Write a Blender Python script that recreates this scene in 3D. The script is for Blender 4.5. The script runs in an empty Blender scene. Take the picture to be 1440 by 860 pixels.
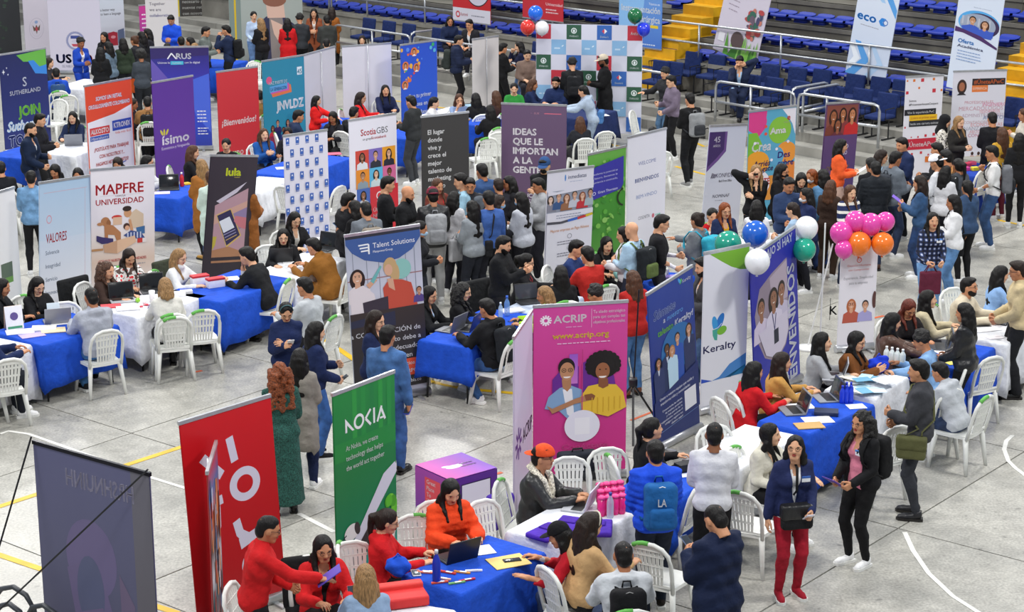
import bpy, bmesh, math, random
import numpy as np
from mathutils import Vector, Matrix

random.seed(7)
SC = bpy.context.scene
COL = SC.collection
# ------------------------------------------------------------------ camera
FPX = 2750.0
PITCH = math.atan(760.0 / FPX)
CH = 7.55
cam_d = bpy.data.cameras.new('camera')
cam = bpy.data.objects.new('camera', cam_d)
COL.objects.link(cam)
cam.location = (0, 0, CH)
cam.rotation_euler = (math.pi / 2 - PITCH, 0, 0)
cam_d.sensor_fit = 'HORIZONTAL'
cam_d.sensor_width = 36.0
cam_d.lens = 36.0 * FPX / 1440.0
cam_d.clip_start = 0.5
cam_d.clip_end = 300
cam_d.dof.use_dof = True
cam_d.dof.focus_distance = 23.0
cam_d.dof.aperture_fstop = 8.0
SC.camera = cam
# ------------------------------------------------------------------ world, lights, exposure
SC.view_settings.view_transform = 'Standard'
SC.view_settings.look = 'None'
SC.view_settings.gamma = 1.0
SC.view_settings.use_curve_mapping = False
SC.view_settings.exposure = 0.2
W = bpy.data.worlds.new('arena_air')
SC.world = W
W.use_nodes = True
W.node_tree.nodes['Background'].inputs[0].default_value = (0.80, 0.88, 1.0, 1)
W.node_tree.nodes['Background'].inputs[1].default_value = 0.40

def lamp(x, y, z, power, size, tx=None, ty=None):
 d = bpy.data.lights.new('ceiling_floodlight', 'AREA')
 d.shape = 'RECTANGLE'
 d.size = size
 d.size_y = size * 0.6
 d.energy = power
 d.color = (1.0, 0.985, 0.95)
 o = bpy.data.objects.new('ceiling_floodlight', d)
 COL.objects.link(o)
 o.location = (x, y, z)
 t = Vector((x if tx is None else tx, y if ty is None else ty, 0))
 o.rotation_euler = (t - o.location).to_track_quat('-Z', 'Y').to_euler()

for lx, ly, lz, lp, tx, ty in ((-13, 16, 15, 2900, -2, 24), (13, 17, 15, 2900, 2, 24), (-12, 38, 15, 3400, -3, 36), (13, 36, 15, 3400, 3, 32),
                               (0, 8, 15, 2300, 0, 19), (0, 27, 16, 2300, 0, 27), (-2, 50, 16, 3000, -4, 42), (-15, 54, 16, 2000, -9, 46)):
 lamp(lx, ly, lz, lp * 0.42, 2.6, tx, ty)

# ------------------------------------------------------------------ geometry of the view -> places on the ground
def at(x, y, z=0.0):
 u = (x - 720.0) / FPX
 v = -(y - 430.0) / FPX
 dy = math.cos(PITCH) + v * math.sin(PITCH)
 dz = -math.sin(PITCH) + v * math.cos(PITCH)
 t = (z - CH) / dz
 return Vector((u * t, dy * t, z))

def lin(c):
 return c / 12.92 if c <= 0.04045 else ((c + 0.055) / 1.055) ** 2.4

def hexc(h):
 h = h.lstrip('#')
 return tuple(lin(int(h[i:i + 2], 16) / 255.0) for i in (0, 2, 4))

# ------------------------------------------------------------------ materials
_M = {}

def mat(kind, hx=None, rough=None):
 key = (kind, hx, rough)
 if key in _M:
  return _M[key]
 m = bpy.data.materials.new(kind + ('_' + hx if hx else ''))
 m.use_nodes = True
 nt = m.node_tree
 N = nt.nodes
 L = nt.links
 b = N['Principled BSDF']
 c = hexc(hx) if hx else (0.5, 0.5, 0.5)
 b.inputs['Base Color'].default_value = (*c, 1)

 def noise(scale, det=3, coord='Object', stretch=None):
  tc = N.new('ShaderNodeTexCoord')
  n = N.new('ShaderNodeTexNoise')
  n.inputs['Scale'].default_value = scale
  n.inputs['Detail'].default_value = det
  if stretch:
   mp = N.new('ShaderNodeMapping')
   mp.inputs['Scale'].default_value = stretch
   L.new(tc.outputs[coord], mp.inputs['Vector'])
   L.new(mp.outputs[0], n.inputs['Vector'])
  else:
   L.new(tc.outputs[coord], n.inputs['Vector'])
  return n

 def tint(n, lo, hi):
  r = N.new('ShaderNodeMapRange')
  r.inputs['To Min'].default_value = lo
  r.inputs['To Max'].default_value = hi
  r.inputs['From Min'].default_value = 0.3
  r.inputs['From Max'].default_value = 0.7
  L.new(n.outputs['Fac'], r.inputs['Value'])
  h = N.new('ShaderNodeHueSaturation')
  h.inputs['Color'].default_value = (*c, 1)
  L.new(r.outputs[0], h.inputs['Value'])
  L.new(h.outputs[0], b.inputs['Base Color'])

 def bump(n, s, d=0.01):
  bp = N.new('ShaderNodeBump')
  bp.inputs['Strength'].default_value = s
  bp.inputs['Distance'].default_value = d
  L.new(n.outputs['Fac'], bp.inputs['Height'])
  L.new(bp.outputs[0], b.inputs['Normal'])

 if kind == 'cloth':
  b.inputs['Roughness'].default_value = 0.85 if rough is None else rough
  b.inputs['Specular IOR Level'].default_value = 0.25
  tint(noise(7), 0.86, 1.12)
  bump(noise(14, 4), 0.55, 0.03)
 elif kind == 'tweed':
  b.inputs['Roughness'].default_value = 0.9
  tint(noise(70, 2), 0.35, 1.9)
  bump(noise(14, 4), 0.5, 0.03)
 elif kind == 'plaid':
  tc = N.new('ShaderNodeTexCoord')
  w1 = N.new('ShaderNodeTexWave'); w1.bands_direction = 'X'; w1.inputs['Scale'].default_value = 4.5
  w2 = N.new('ShaderNodeTexWave'); w2.bands_direction = 'Z'; w2.inputs['Scale'].default_value = 4.5
  L.new(tc.outputs['Object'], w1.inputs['Vector']); L.new(tc.outputs['Object'], w2.inputs['Vector'])
  a = N.new('ShaderNodeMath'); a.operation = 'MULTIPLY'
  L.new(w1.outputs['Fac'], a.inputs[0]); L.new(w2.outputs['Fac'], a.inputs[1])
  cr = N.new('ShaderNodeValToRGB')
  cr.color_ramp.elements[0].color = (0.004, 0.006, 0.02, 1)
  cr.color_ramp.elements[1].color = (0.55, 0.6, 0.75, 1)
  e = cr.color_ramp.elements.new(0.5); e.color = (0.03, 0.06, 0.2, 1)
  L.new(a.outputs[0], cr.inputs[0]); L.new(cr.outputs[0], b.inputs['Base Color'])
  b.inputs['Roughness'].default_value = 0.85
 elif kind == 'stripes':
  tc = N.new('ShaderNodeTexCoord')
  w2 = N.new('ShaderNodeTexWave'); w2.bands_direction = 'Z'; w2.inputs['Scale'].default_value = 2.6
  L.new(tc.outputs['Object'], w2.inputs['Vector'])
  cr = N.new('ShaderNodeValToRGB'); cr.color_ramp.interpolation = 'CONSTANT'
  cr.color_ramp.elements[0].color = (0.01, 0.02, 0.09, 1)
  cr.color_ramp.elements[1].position = 0.72; cr.color_ramp.elements[1].color = (0.75, 0.72, 0.66, 1)
  L.new(w2.outputs['Fac'], cr.inputs[0]); L.new(cr.outputs[0], b.inputs['Base Color'])
  b.inputs['Roughness'].default_value = 0.85
 elif kind in ('spots', 'floral'):
  tc = N.new('ShaderNodeTexCoord')
  v = N.new('ShaderNodeTexVoronoi'); v.inputs['Scale'].default_value = 26 if kind == 'spots' else 16
  L.new(tc.outputs['Object'], v.inputs['Vector'])
  cr = N.new('ShaderNodeValToRGB'); cr.color_ramp.interpolation = 'CONSTANT'
  if kind == 'spots':
   cr.color_ramp.elements[0].color = (0.02, 0.015, 0.01, 1)
   cr.color_ramp.elements[1].position = 0.36; cr.color_ramp.elements[1].color = (0.72, 0.68, 0.6, 1)
  else:
   cr.color_ramp.elements[0].color = (0.75, 0.03, 0.04, 1)
   cr.color_ramp.elements[1].position = 0.33; cr.color_ramp.elements[1].color = (0.8, 0.78, 0.76, 1)
   e = cr.color_ramp.elements.new(0.62); e.color = (0.1, 0.06, 0.05, 1)
  L.new(v.outputs['Distance'], cr.inputs[0]); L.new(cr.outputs[0], b.inputs['Base Color'])
  b.inputs['Roughness'].default_value = 0.85
 elif kind == 'denim':
  b.inputs['Roughness'].default_value = 0.85
  tint(noise(9, 5), 0.62, 1.35)
  bump(noise(16, 4), 0.5, 0.02)
 elif kind == 'leather':
  b.inputs['Roughness'].default_value = 0.38
  tint(noise(9), 0.8, 1.2)
  bump(noise(18, 3), 0.5, 0.02)
 elif kind == 'skin':
  b.inputs['Roughness'].default_value = 0.5
  b.inputs['Specular IOR Level'].default_value = 0.35
  tint(noise(22), 0.95, 1.05)
 elif kind == 'hair':
  b.inputs['Roughness'].default_value = 0.5
  b.inputs['Specular IOR Level'].default_value = 0.3
  n = noise(60, 3, 'Object', (1.6, 1.6, 0.18))
  tint(n, 0.5, 1.7)
  bump(n, 0.55, 0.012)
 elif kind == 'curls':
  b.inputs['Roughness'].default_value = 0.6
  n = noise(55, 3)
  tint(n, 0.35, 1.8)
  bump(n, 0.9, 0.02)
 elif kind == 'plastic':
  b.inputs['Roughness'].default_value = 0.4 if rough is None else rough
  tint(noise(5), 0.93, 1.05)
 elif kind == 'metal':
  b.inputs['Metallic'].default_value = 0.75
  b.inputs['Roughness'].default_value = 0.35
  tint(noise(12), 0.9, 1.1)
 elif kind == 'rubber_balloon':
  b.inputs['Roughness'].default_value = 0.18
  b.inputs['Specular IOR Level'].default_value = 0.6
  b.inputs['Coat Weight'].default_value = 0.3
  tint(noise(3), 0.94, 1.06)
 elif kind == 'glass':
  b.inputs['Roughness'].default_value = 0.05
  b.inputs['Alpha'].default_value = 0.35
 elif kind == 'clear':
  b.inputs['Roughness'].default_value = 0.1
  b.inputs['Alpha'].default_value = 0.55 if rough is None else rough
 elif kind == 'paper':
  b.inputs['Roughness'].default_value = 0.6
  tint(noise(30), 0.97, 1.03)
 elif kind == 'vinyl':
  b.inputs['Roughness'].default_value = 0.40
  tint(noise(1.6), 0.96, 1.03)
  bump(noise(2.2, 2, 'Object', (1, 1, 0.5)), 0.35, 0.03)
 elif kind == 'print':
  a = N.new('ShaderNodeAttribute')
  a.attribute_name = 'ink'
  L.new(a.outputs['Color'], b.inputs['Base Color'])
  b.inputs['Roughness'].default_value = 0.45
  bump(noise(2.2, 2, 'Object', (1, 1, 0.5)), 0.35, 0.03)
 elif kind == 'screen':
  a = N.new('ShaderNodeTexCoord')
  b.inputs['Roughness'].default_value = 0.12
  b.inputs['Base Color'].default_value = (*c, 1)
  b.inputs['Emission Color'].default_value = (*c, 1)
  b.inputs['Emission Strength'].default_value = 0.35
 elif kind == 'concrete':
  b.inputs['Roughness'].default_value = 0.85
  tint(noise(1.7, 8), 0.72, 1.2)
  bump(noise(20, 6), 0.3, 0.01)
 elif kind == 'paint':
  b.inputs['Roughness'].default_value = 0.5
  tint(noise(4, 7), 0.82, 1.1)
 elif kind == 'terrazzo':
  tc = N.new('ShaderNodeTexCoord')
  n1 = noise(0.45, 6); n2 = noise(5, 6); n3 = noise(36, 3)
  mp = []
  for n, lo, hi in ((n1, 0.84, 1.1), (n2, 0.84, 1.1), (n3, 0.72, 1.2)):
   r = N.new('ShaderNodeMapRange')
   r.inputs['From Min'].default_value = 0.3; r.inputs['From Max'].default_value = 0.7
   r.inputs['To Min'].default_value = lo; r.inputs['To Max'].default_value = hi
   L.new(n.outputs['Fac'], r.inputs['Value']); mp.append(r)
  # sparse dark scuffs
  n4 = noise(9, 9)
  r4 = N.new('ShaderNodeMapRange'); r4.inputs['From Min'].default_value = 0.66; r4.inputs['From Max'].default_value = 0.72
  r4.inputs['To Min'].default_value = 1.0; r4.inputs['To Max'].default_value = 0.55
  L.new(n4.outputs['Fac'], r4.inputs['Value']); mp.append(r4)
  prev = mp[0].outputs[0]
  for r in mp[1:]:
   mu = N.new('ShaderNodeMath'); mu.operation = 'MULTIPLY'
   L.new(prev, mu.inputs[0]); L.new(r.outputs[0], mu.inputs[1]); prev = mu.outputs[0]
  oi = N.new('ShaderNodeObjectInfo')
  ro = N.new('ShaderNodeMapRange'); ro.inputs['To Min'].default_value = 0.95; ro.inputs['To Max'].default_value = 1.04
  L.new(oi.outputs['Random'], ro.inputs['Value'])
  mu = N.new('ShaderNodeMath'); mu.operation = 'MULTIPLY'
  L.new(prev, mu.inputs[0]); L.new(ro.outputs[0], mu.inputs[1])
  h = N.new('ShaderNodeHueSaturation'); h.inputs['Color'].default_value = (*c, 1)
  L.new(mu.outputs[0], h.inputs['Value']); L.new(h.outputs[0], b.inputs['Base Color'])
  rr = N.new('ShaderNodeMapRange'); rr.inputs['To Min'].default_value = 0.22; rr.inputs['To Max'].default_value = 0.5
  L.new(n2.outputs['Fac'], rr.inputs['Value']); L.new(rr.outputs[0], b.inputs['Roughness'])
  b.inputs['Specular IOR Level'].default_value = 0.5
 _M[key] = m
 return m

# ------------------------------------------------------------------ objects
def tag(o, label=None, cat=None, group=None, kind=None):
 if label: o['label'] = label
 if cat: o['category'] = cat
 if group: o['group'] = group
 if kind: o['kind'] = kind
 return o

def empty(name, loc=(0, 0, 0), rz=0.0, label=None, cat=None, group=None, kind=None):
 o = bpy.data.objects.new(name, None)
 o.empty_display_size = 0.1
 COL.objects.link(o)
 o.location = loc
 o.rotation_euler = (0, 0, rz)
 return tag(o, label, cat, group, kind)

def link(name, me, parent=None, loc=None, rot=None):
 o = bpy.data.objects.new(name, me)
 COL.objects.link(o)
 if parent is not None:
  o.parent = parent
 if loc is not None: o.location = loc
 if rot is not None: o.rotation_euler = rot
 return o

def mesh_np(name, V, F, mats, midx=None, smooth=True):
 """V (n,3), F list/array of quads or mixed list"""
 me = bpy.data.meshes.new(name)
 V = np.asarray(V, dtype=np.float32)
 if isinstance(F, np.ndarray):
  k = F.shape[1]
  me.vertices.add(len(V)); me.vertices.foreach_set('co', V.ravel())
  me.loops.add(F.size); me.loops.foreach_set('vertex_index', F.astype(np.int32).ravel())
  me.polygons.add(len(F)); me.polygons.foreach_set('loop_start', np.arange(0, F.size, k, dtype=np.int32))
  me.polygons.foreach_set('loop_total', np.full(len(F), k, dtype=np.int32))
 else:
  me.from_pydata(V.tolist(), [], F)
 for m in mats: me.materials.append(m)
 if midx is not None:
  me.polygons.foreach_set('material_index', np.asarray(midx, dtype=np.int32))
 if smooth:
  me.polygons.foreach_set('use_smooth', np.ones(len(me.polygons), dtype=bool))
 me.update(calc_edges=True)
 return me

class MB:
 """collects boxes, tubes and plates, then builds ONE mesh"""

 def __init__(s):
  s.v = []; s.f = []; s.m = []

 def add(s, V, F, mi=0):
  n = len(s.v)
  s.v += [tuple(p) for p in V]
  s.f += [tuple(i + n for i in f) for f in F]
  s.m += [mi] * len(F)

 def box(s, c, d, rz=0.0, mi=0, M=None, top=1.0):
  x, y, z = d[0] / 2, d[1] / 2, d[2] / 2
  V = []
  for k, (a, b, e) in enumerate(((-1, -1, -1), (1, -1, -1), (1, 1, -1), (-1, 1, -1), (-1, -1, 1), (1, -1, 1), (1, 1, 1), (-1, 1, 1))):
   t = top if e > 0 else 1.0
   p = Vector((a * x * t, b * y * t, e * z))
   if M is not None:
    p = M @ p
   elif rz:
    p = Matrix.Rotation(rz, 3, 'Z') @ p
   V.append(p + Vector(c))
  s.add(V, [(0, 3, 2, 1), (4, 5, 6, 7), (0, 1, 5, 4), (1, 2, 6, 5), (2, 3, 7, 6), (3, 0, 4, 7)], mi)
  return s

 def tube(s, pts, r, n=8, mi=0, r2=None, flat=1.0):
  pts = [Vector(p) for p in pts]
  rings = []
  for i, p in enumerate(pts):
   a = pts[max(i - 1, 0)]; b = pts[min(i + 1, len(pts) - 1)]
   t = (b - a).normalized()
   up = Vector((0, 0, 1)) if abs(t.z) < 0.95 else Vector((0, 1, 0))
   x = t.cross(up).normalized(); y = x.cross(t).normalized()
   rr = r if r2 is None else r + (r2 - r) * i / (len(pts) - 1)
   rings.append([p + x * math.cos(2 * math.pi * k / n) * rr + y * math.sin(2 * math.pi * k / n) * rr * flat for k in range(n)])
  V = [q for rg in rings for q in rg]
  F = []
  for i in range(len(pts) - 1):
   for k in range(n):
    F.append((i * n + k, i * n + (k + 1) % n, (i + 1) * n + (k + 1) % n, (i + 1) * n + k))
  F.append(tuple(range(n - 1, -1, -1)))
  F.append(tuple((len(pts) - 1) * n + k for k in range(n)))
  s.add(V, F, mi)
  return s

 def lathe(s, prof, c=(0, 0, 0), n=16, mi=0):
  V = []; F = []
  for r, z in prof:
   for k in range(n):
    a = 2 * math.pi * k / n
    V.append((c[0] + r * math.cos(a), c[1] + r * math.sin(a), c[2] + z))
  for i in range(len(prof) - 1):
   for k in range(n):
    F.append((i * n + k, i * n + (k + 1) % n, (i + 1) * n + (k + 1) % n, (i + 1) * n + k))
  F.append(tuple(range(n - 1, -1, -1)))
  F.append(tuple((len(prof) - 1) * n + k for k in range(n)))
  s.add(V, F, mi)
  return s

 def mesh(s, name, mats, smooth=False):
  me = bpy.data.meshes.new(name)
  me.from_pydata([tuple(p) for p in s.v], [], s.f)
  for m in (mats if isinstance(mats, (list, tuple)) else [mats]): me.materials.append(m)
  me.polygons.foreach_set('material_index', s.m)
  if smooth:
   me.polygons.foreach_set('use_smooth', [len(f) <= 4 for f in s.f])
  me.update()
  return me

 def build(s, name, mats, parent=None, smooth=False, loc=None, rot=None):
  return link(name, s.mesh(name, mats, smooth), parent, loc, rot)

def roundbox(name, dim, r, m, parent=None, loc=None, rot=None, seg=2):
 me = RB.get((dim, r, m.name))
 if me is None:
  bm = bmesh.new()
  bmesh.ops.create_cube(bm, size=1.0)
  bmesh.ops.scale(bm, vec=dim, verts=bm.verts)
  bmesh.ops.bevel(bm, geom=bm.edges[:], offset=r, segments=seg, profile=0.6, affect='EDGES')
  me = bpy.data.meshes.new(name)
  bm.to_mesh(me); bm.free()
  me.materials.append(m)
  me.polygons.foreach_set('use_smooth', [True] * len(me.polygons))
  RB[(dim, r, m.name)] = me
 return link(name, me, parent, loc, rot)

RB = {}

# ------------------------------------------------------------------ distance fields and surface nets
class Field:
 def __init__(s, lo, hi, cell):
  s.cell = cell
  s.lo = np.array(lo, dtype=np.float32)
  n = np.ceil((np.array(hi) - s.lo) / cell).astype(int) + 1
  s.ax = [s.lo[i] + cell * np.arange(n[i], dtype=np.float32) for i in range(3)]
  s.D = np.full(tuple(n), 0.3, dtype=np.float32)

 def _sub(s, lo, hi):
  sl = []
  for i in range(3):
   a = int(max(0, math.floor((lo[i] - s.lo[i]) / s.cell)))
   b = int(min(len(s.ax[i]), math.ceil((hi[i] - s.lo[i]) / s.cell) + 1))
   if b <= a: return None, None
   sl.append(slice(a, b))
  g = (s.ax[0][sl[0]][:, None, None], s.ax[1][sl[1]][None, :, None], s.ax[2][sl[2]][None, None, :])
  return tuple(sl), g

 def _mix(s, sl, d, k, sub=False):
  o = s.D[sl]
  if sub:
   s.D[sl] = np.maximum(o, -d)
   return
  if k > 0:
   h = np.clip(0.5 + 0.5 * (o - d) / k, 0, 1)
   s.D[sl] = o * (1 - h) + d * h - k * h * (1 - h)
  else:
   s.D[sl] = np.minimum(o, d)

 def cone(s, a, b, ra, rb, k=0.02, sub=False):
  a = np.array(a, dtype=np.float32); b = np.array(b, dtype=np.float32)
  m = max(ra, rb) + k + 2.5 * s.cell + 0.02
  sl, g = s._sub(np.minimum(a, b) - m, np.maximum(a, b) + m)
  if sl is None: return s
  ab = b - a
  L2 = float(ab @ ab) + 1e-9
  px, py, pz = g[0] - a[0], g[1] - a[1], g[2] - a[2]
  t = np.clip((px * ab[0] + py * ab[1] + pz * ab[2]) / L2, 0, 1)
  d = np.sqrt((px - t * ab[0]) ** 2 + (py - t * ab[1]) ** 2 + (pz - t * ab[2]) ** 2) - (ra + (rb - ra) * t)
  s._mix(sl, d, k, sub)
  return s

 def ell(s, c, r, k=0.02, sub=False, rx=0.0):
  c = np.array(c, dtype=np.float32)
  R = max(r) + k + 2.5 * s.cell + 0.02
  sl, g = s._sub(c - R, c + R)
  if sl is None: return s
  x, y, z = g[0] - c[0], g[1] - c[1], g[2] - c[2]
  if rx:
   ca, sa = math.cos(rx), math.sin(rx)
   y, z = y * ca + z * sa, -y * sa + z * ca
  q = np.sqrt((x / r[0]) ** 2 + (y / r[1]) ** 2 + (z / r[2]) ** 2)
  s._mix(sl, (q - 1) * min(r), k, sub)
  return s

 def rbox(s, c, h, r, k=0.01, sub=False):
  c = np.array(c, dtype=np.float32)
  R = max(h) + k + 2.5 * s.cell + 0.02
  sl, g = s._sub(c - R, c + R)
  if sl is None: return s
  q = [np.abs(g[i] - c[i]) - (h[i] - r) for i in range(3)]
  d = np.sqrt(np.maximum(q[0], 0) ** 2 + np.maximum(q[1], 0) ** 2 + np.maximum(q[2], 0) ** 2) + np.minimum(np.maximum(q[0], np.maximum(q[1], q[2])), 0) - r
  s._mix(sl, d, k, sub)
  return s

 def grid(s):
  return s.ax[0][:, None, None], s.ax[1][None, :, None], s.ax[2][None, None, :]

 def clip(s, fn):
  """keep where fn<0"""
  s.D = np.maximum(s.D, fn(*s.grid()))
  return s

 def wob(s, amp, fr, seed=0.0):
  x, y, z = s.grid()
  s.D = s.D + amp * (np.sin(fr * z + 2.1 * fr * x * 0.35 + seed) * np.sin(fr * 0.8 * x + seed * 1.7 + fr * 0.4 * y) + 0.5 * np.sin(fr * 1.9 * z + fr * 1.1 * y + seed * 3))
  return s

 def mesh(s):
  D = s.D.copy()
  D[0] = D[-1] = 0.3; D[:, 0] = D[:, -1] = 0.3; D[:, :, 0] = D[:, :, -1] = 0.3
  S = D < 0
  nx, ny, nz = D.shape
  c = S[:-1, :-1, :-1].astype(np.int8)
  tot = sum(S[a:nx - 1 + a, b:ny - 1 + b, e:nz - 1 + e].astype(np.int8) for a in (0, 1) for b in (0, 1) for e in (0, 1))
  act = (tot > 0) & (tot < 8)
  I, J, K = np.nonzero(act)
  idx = np.full(act.shape, -1, dtype=np.int32)
  idx[I, J, K] = np.arange(len(I))
  acc = np.zeros((len(I), 3), dtype=np.float32); cnt = np.zeros(len(I), dtype=np.float32)
  for axis in range(3):
   for a in (0, 1):
    for b in (0, 1):
     o0 = [0, 0, 0]; o1 = [0, 0, 0]
     oth = [i for i in range(3) if i != axis]
     o0[oth[0]] = o1[oth[0]] = a
     o0[oth[1]] = o1[oth[1]] = b
     o1[axis] = 1
     d0 = D[I + o0[0], J + o0[1], K + o0[2]]
     d1 = D[I + o1[0], J + o1[1], K + o1[2]]
     m = (d0 < 0) != (d1 < 0)
     t = np.where(m, d0 / np.where(m, d0 - d1, 1), 0)
     p = np.empty((len(I), 3), dtype=np.float32)
     p[:] = o0
     p[:, axis] = t
     acc[m] += p[m]; cnt[m] += 1
  V = (np.stack([I, J, K], 1) + acc / np.maximum(cnt, 1)[:, None]) * s.cell + s.lo
  F = []
  for axis in range(3):
   a, b = [(1, 2), (2, 0), (0, 1)][axis]
   s0 = [slice(1, -1)] * 3; s1 = [slice(1, -1)] * 3
   s0[axis] = slice(0, -1); s1[axis] = slice(1, None)
   A = S[tuple(s0)]; B = S[tuple(s1)]
   for flip, msk in ((False, A & ~B), (True, ~A & B)):
    P = np.stack(np.nonzero(msk), 1)
    if not len(P): continue
    base = P.copy()
    base[:, a] += 1; base[:, b] += 1
    q = []
    for da, db in ((-1, -1), (0, -1), (0, 0), (-1, 0)):
     r = base.copy(); r[:, a] += da; r[:, b] += db
     q.append(idx[r[:, 0], r[:, 1], r[:, 2]])
    q = np.stack(q, 1)
    if flip: q = q[:, ::-1]
    F.append(q)
  F = np.concatenate(F) if F else np.zeros((0, 4), dtype=np.int32)
  F = F[(F >= 0).all(1)]
  return V.astype(np.float32), F
# ------------------------------------------------------------------ people
def v3(*a): return np.array(a, dtype=np.float64)

def rotx(a):
 c, s = math.cos(a), math.sin(a)
 return np.array(((1, 0, 0), (0, c, -s), (0, s, c)))

def roty(a):
 c, s = math.cos(a), math.sin(a)
 return np.array(((c, 0, s), (0, 1, 0), (-s, 0, c)))

def rotz(a):
 c, s = math.cos(a), math.sin(a)
 return np.array(((c, -s, 0), (s, c, 0), (0, 0, 1)))

def ico(c, r, n=1):
 """small ellipsoid as a 6x4 ball"""
 V = [(0, 0, 1), (0, 0, -1)]
 F = []
 m = 8
 for j, z in enumerate((0.6, 0, -0.6)):
  q = math.sqrt(1 - z * z)
  for k in range(m): V.append((q * math.cos(2 * math.pi * k / m), q * math.sin(2 * math.pi * k / m), z))
 for k in range(m):
  k2 = (k + 1) % m
  F.append((0, 2 + k, 2 + k2, 0)[:3] + (2 + k2,))
  for j in (0, 1): F.append((2 + j * m + k, 2 + (j + 1) * m + k, 2 + (j + 1) * m + k2, 2 + j * m + k2))
  F.append((1, 2 + 2 * m + k2, 2 + 2 * m + k, 2 + 2 * m + k))
 V = np.array(V) * np.array(r) + np.array(c)
 F = [f for f in F]
 return V, np.array(F)

_T = {}

def head_t(lod, fem):
 key = ('head', lod, fem)
 if key in _T: return _T[key]
 f = Field((-.11, -.13, -.17), (.11, .14, .14), .0085 if lod else .0125)
 jw = 0.0 if fem else 0.005
 f.ell((0, -.012, .027), (.075, .094, .088), 0)
 f.ell((0, .018, -.03), (.062 + jw, .073, .083), .03)
 f.cone((-.018 - jw, .058, -.093), (.018 + jw, .058, -.093), .022, .022, .03)
 f.cone((0, .080, .012), (0, .101, -.028), .008, .0135, .012)
 f.ell((-.011, .092, -.03), (.009, .01, .008), .008); f.ell((.011, .092, -.03), (.009, .01, .008), .008)
 f.cone((-.035, .072, .02), (.035, .072, .02), .009, .009, .02)
 for s in (-1, 1):
  f.ell((s * .031, .098, .002), (.017, .017, .012), 0, True)
  f.ell((s * .077, -.002, -.012), (.011, .021, .032), .008)
  f.ell((s * .036, .06, -.035), (.022, .022, .022), .02)
 f.cone((0, -.018, -.06), (0, -.035, -.17), .052, .054, .03)
 V, F = f.mesh()
 M = np.zeros(len(F), dtype=np.int32)
 Vs = [V]; Fs = [F]; Ms = [M]; n = len(V)
 fine = [((s * .031, .071, .002), (.0145, .011, .0085), 5) for s in (-1, 1)]
 fine += [((s * .031, .0795, .0015), (.0075, .004, .0075), 2) for s in (-1, 1)]
 fine += [((s * .032, .083, .021), (.019, .006, .0045 if fem else .006), 4) for s in (-1, 1)]
 fine += [((0, .089, -.053), (.023, .009, .0055), 3), ((0, .089, -.064), (.019, .009, .0065), 3)]
 if lod: fine += [((s * .031, .0785, .0105), (.0165, .0055, .0028), 4) for s in (-1, 1)]
 for c, r, mi in fine:
  v, q = ico(c, r)
  Vs.append(v); Fs.append(q + n); Ms.append(np.full(len(q), mi)); n += len(v)
 _T[key] = (np.concatenate(Vs), np.concatenate(Fs), np.concatenate(Ms))
 return _T[key]

def hand_t(kind, lod):
 key = ('hand', kind, lod)
 if key in _T: return _T[key]
 g = 1.0 if lod else 1.15
 f = Field((-.06, -.035, -.09), (.085, .20, .04), .0062 if lod else .0088)
 f.rbox((0, .045, 0), (.038, .046, .0145), .013, 0)
 f.cone((0, -.03, 0), (0, .015, 0), .026, .027, .02)
 curl = {'relax': (.35, .5, .4), 'grip': (.9, 1.1, .8), 'flat': (.08, .12, .1), 'type': (.35, .75, .4)}[kind]
 for i, (x, ln, yb) in enumerate(((.029, .072, .084), (.010, .082, .088), (-.010, .076, .085), (-.029, .060, .078))):
  p = v3(x, yb, 0)
  a = 0
  spread = x * 1.6 if kind == 'flat' else x * .5
  r = (.0088, .0092, .0088, .0076)[i] * g
  for j, (fr, c) in enumerate(zip((.45, .32, .23), curl)):
   a += c * (1 + .08 * i)
   q = p + ln * fr * v3(spread * 6 * .15, math.cos(a), -math.sin(a))
   f.cone(p, q, r, r * .9, .002 if j else .006)
   p = q; r *= .92
 p = v3(.030, .022, -.004)
 for q, r0, r1 in ((v3(.055, .05, -.014), .014, .0115), (v3(.062, .078, -.022 if kind != 'grip' else -.035), .0112, .0095), (v3(.060 if kind != 'grip' else .042, .10, -.03 if kind != 'grip' else -.048), .0095, .008)):
  f.cone(p, q, r0 * g, r1 * g, .006); p = q
 _T[key] = f.mesh()
 return _T[key]

HAIRP = {}

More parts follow.
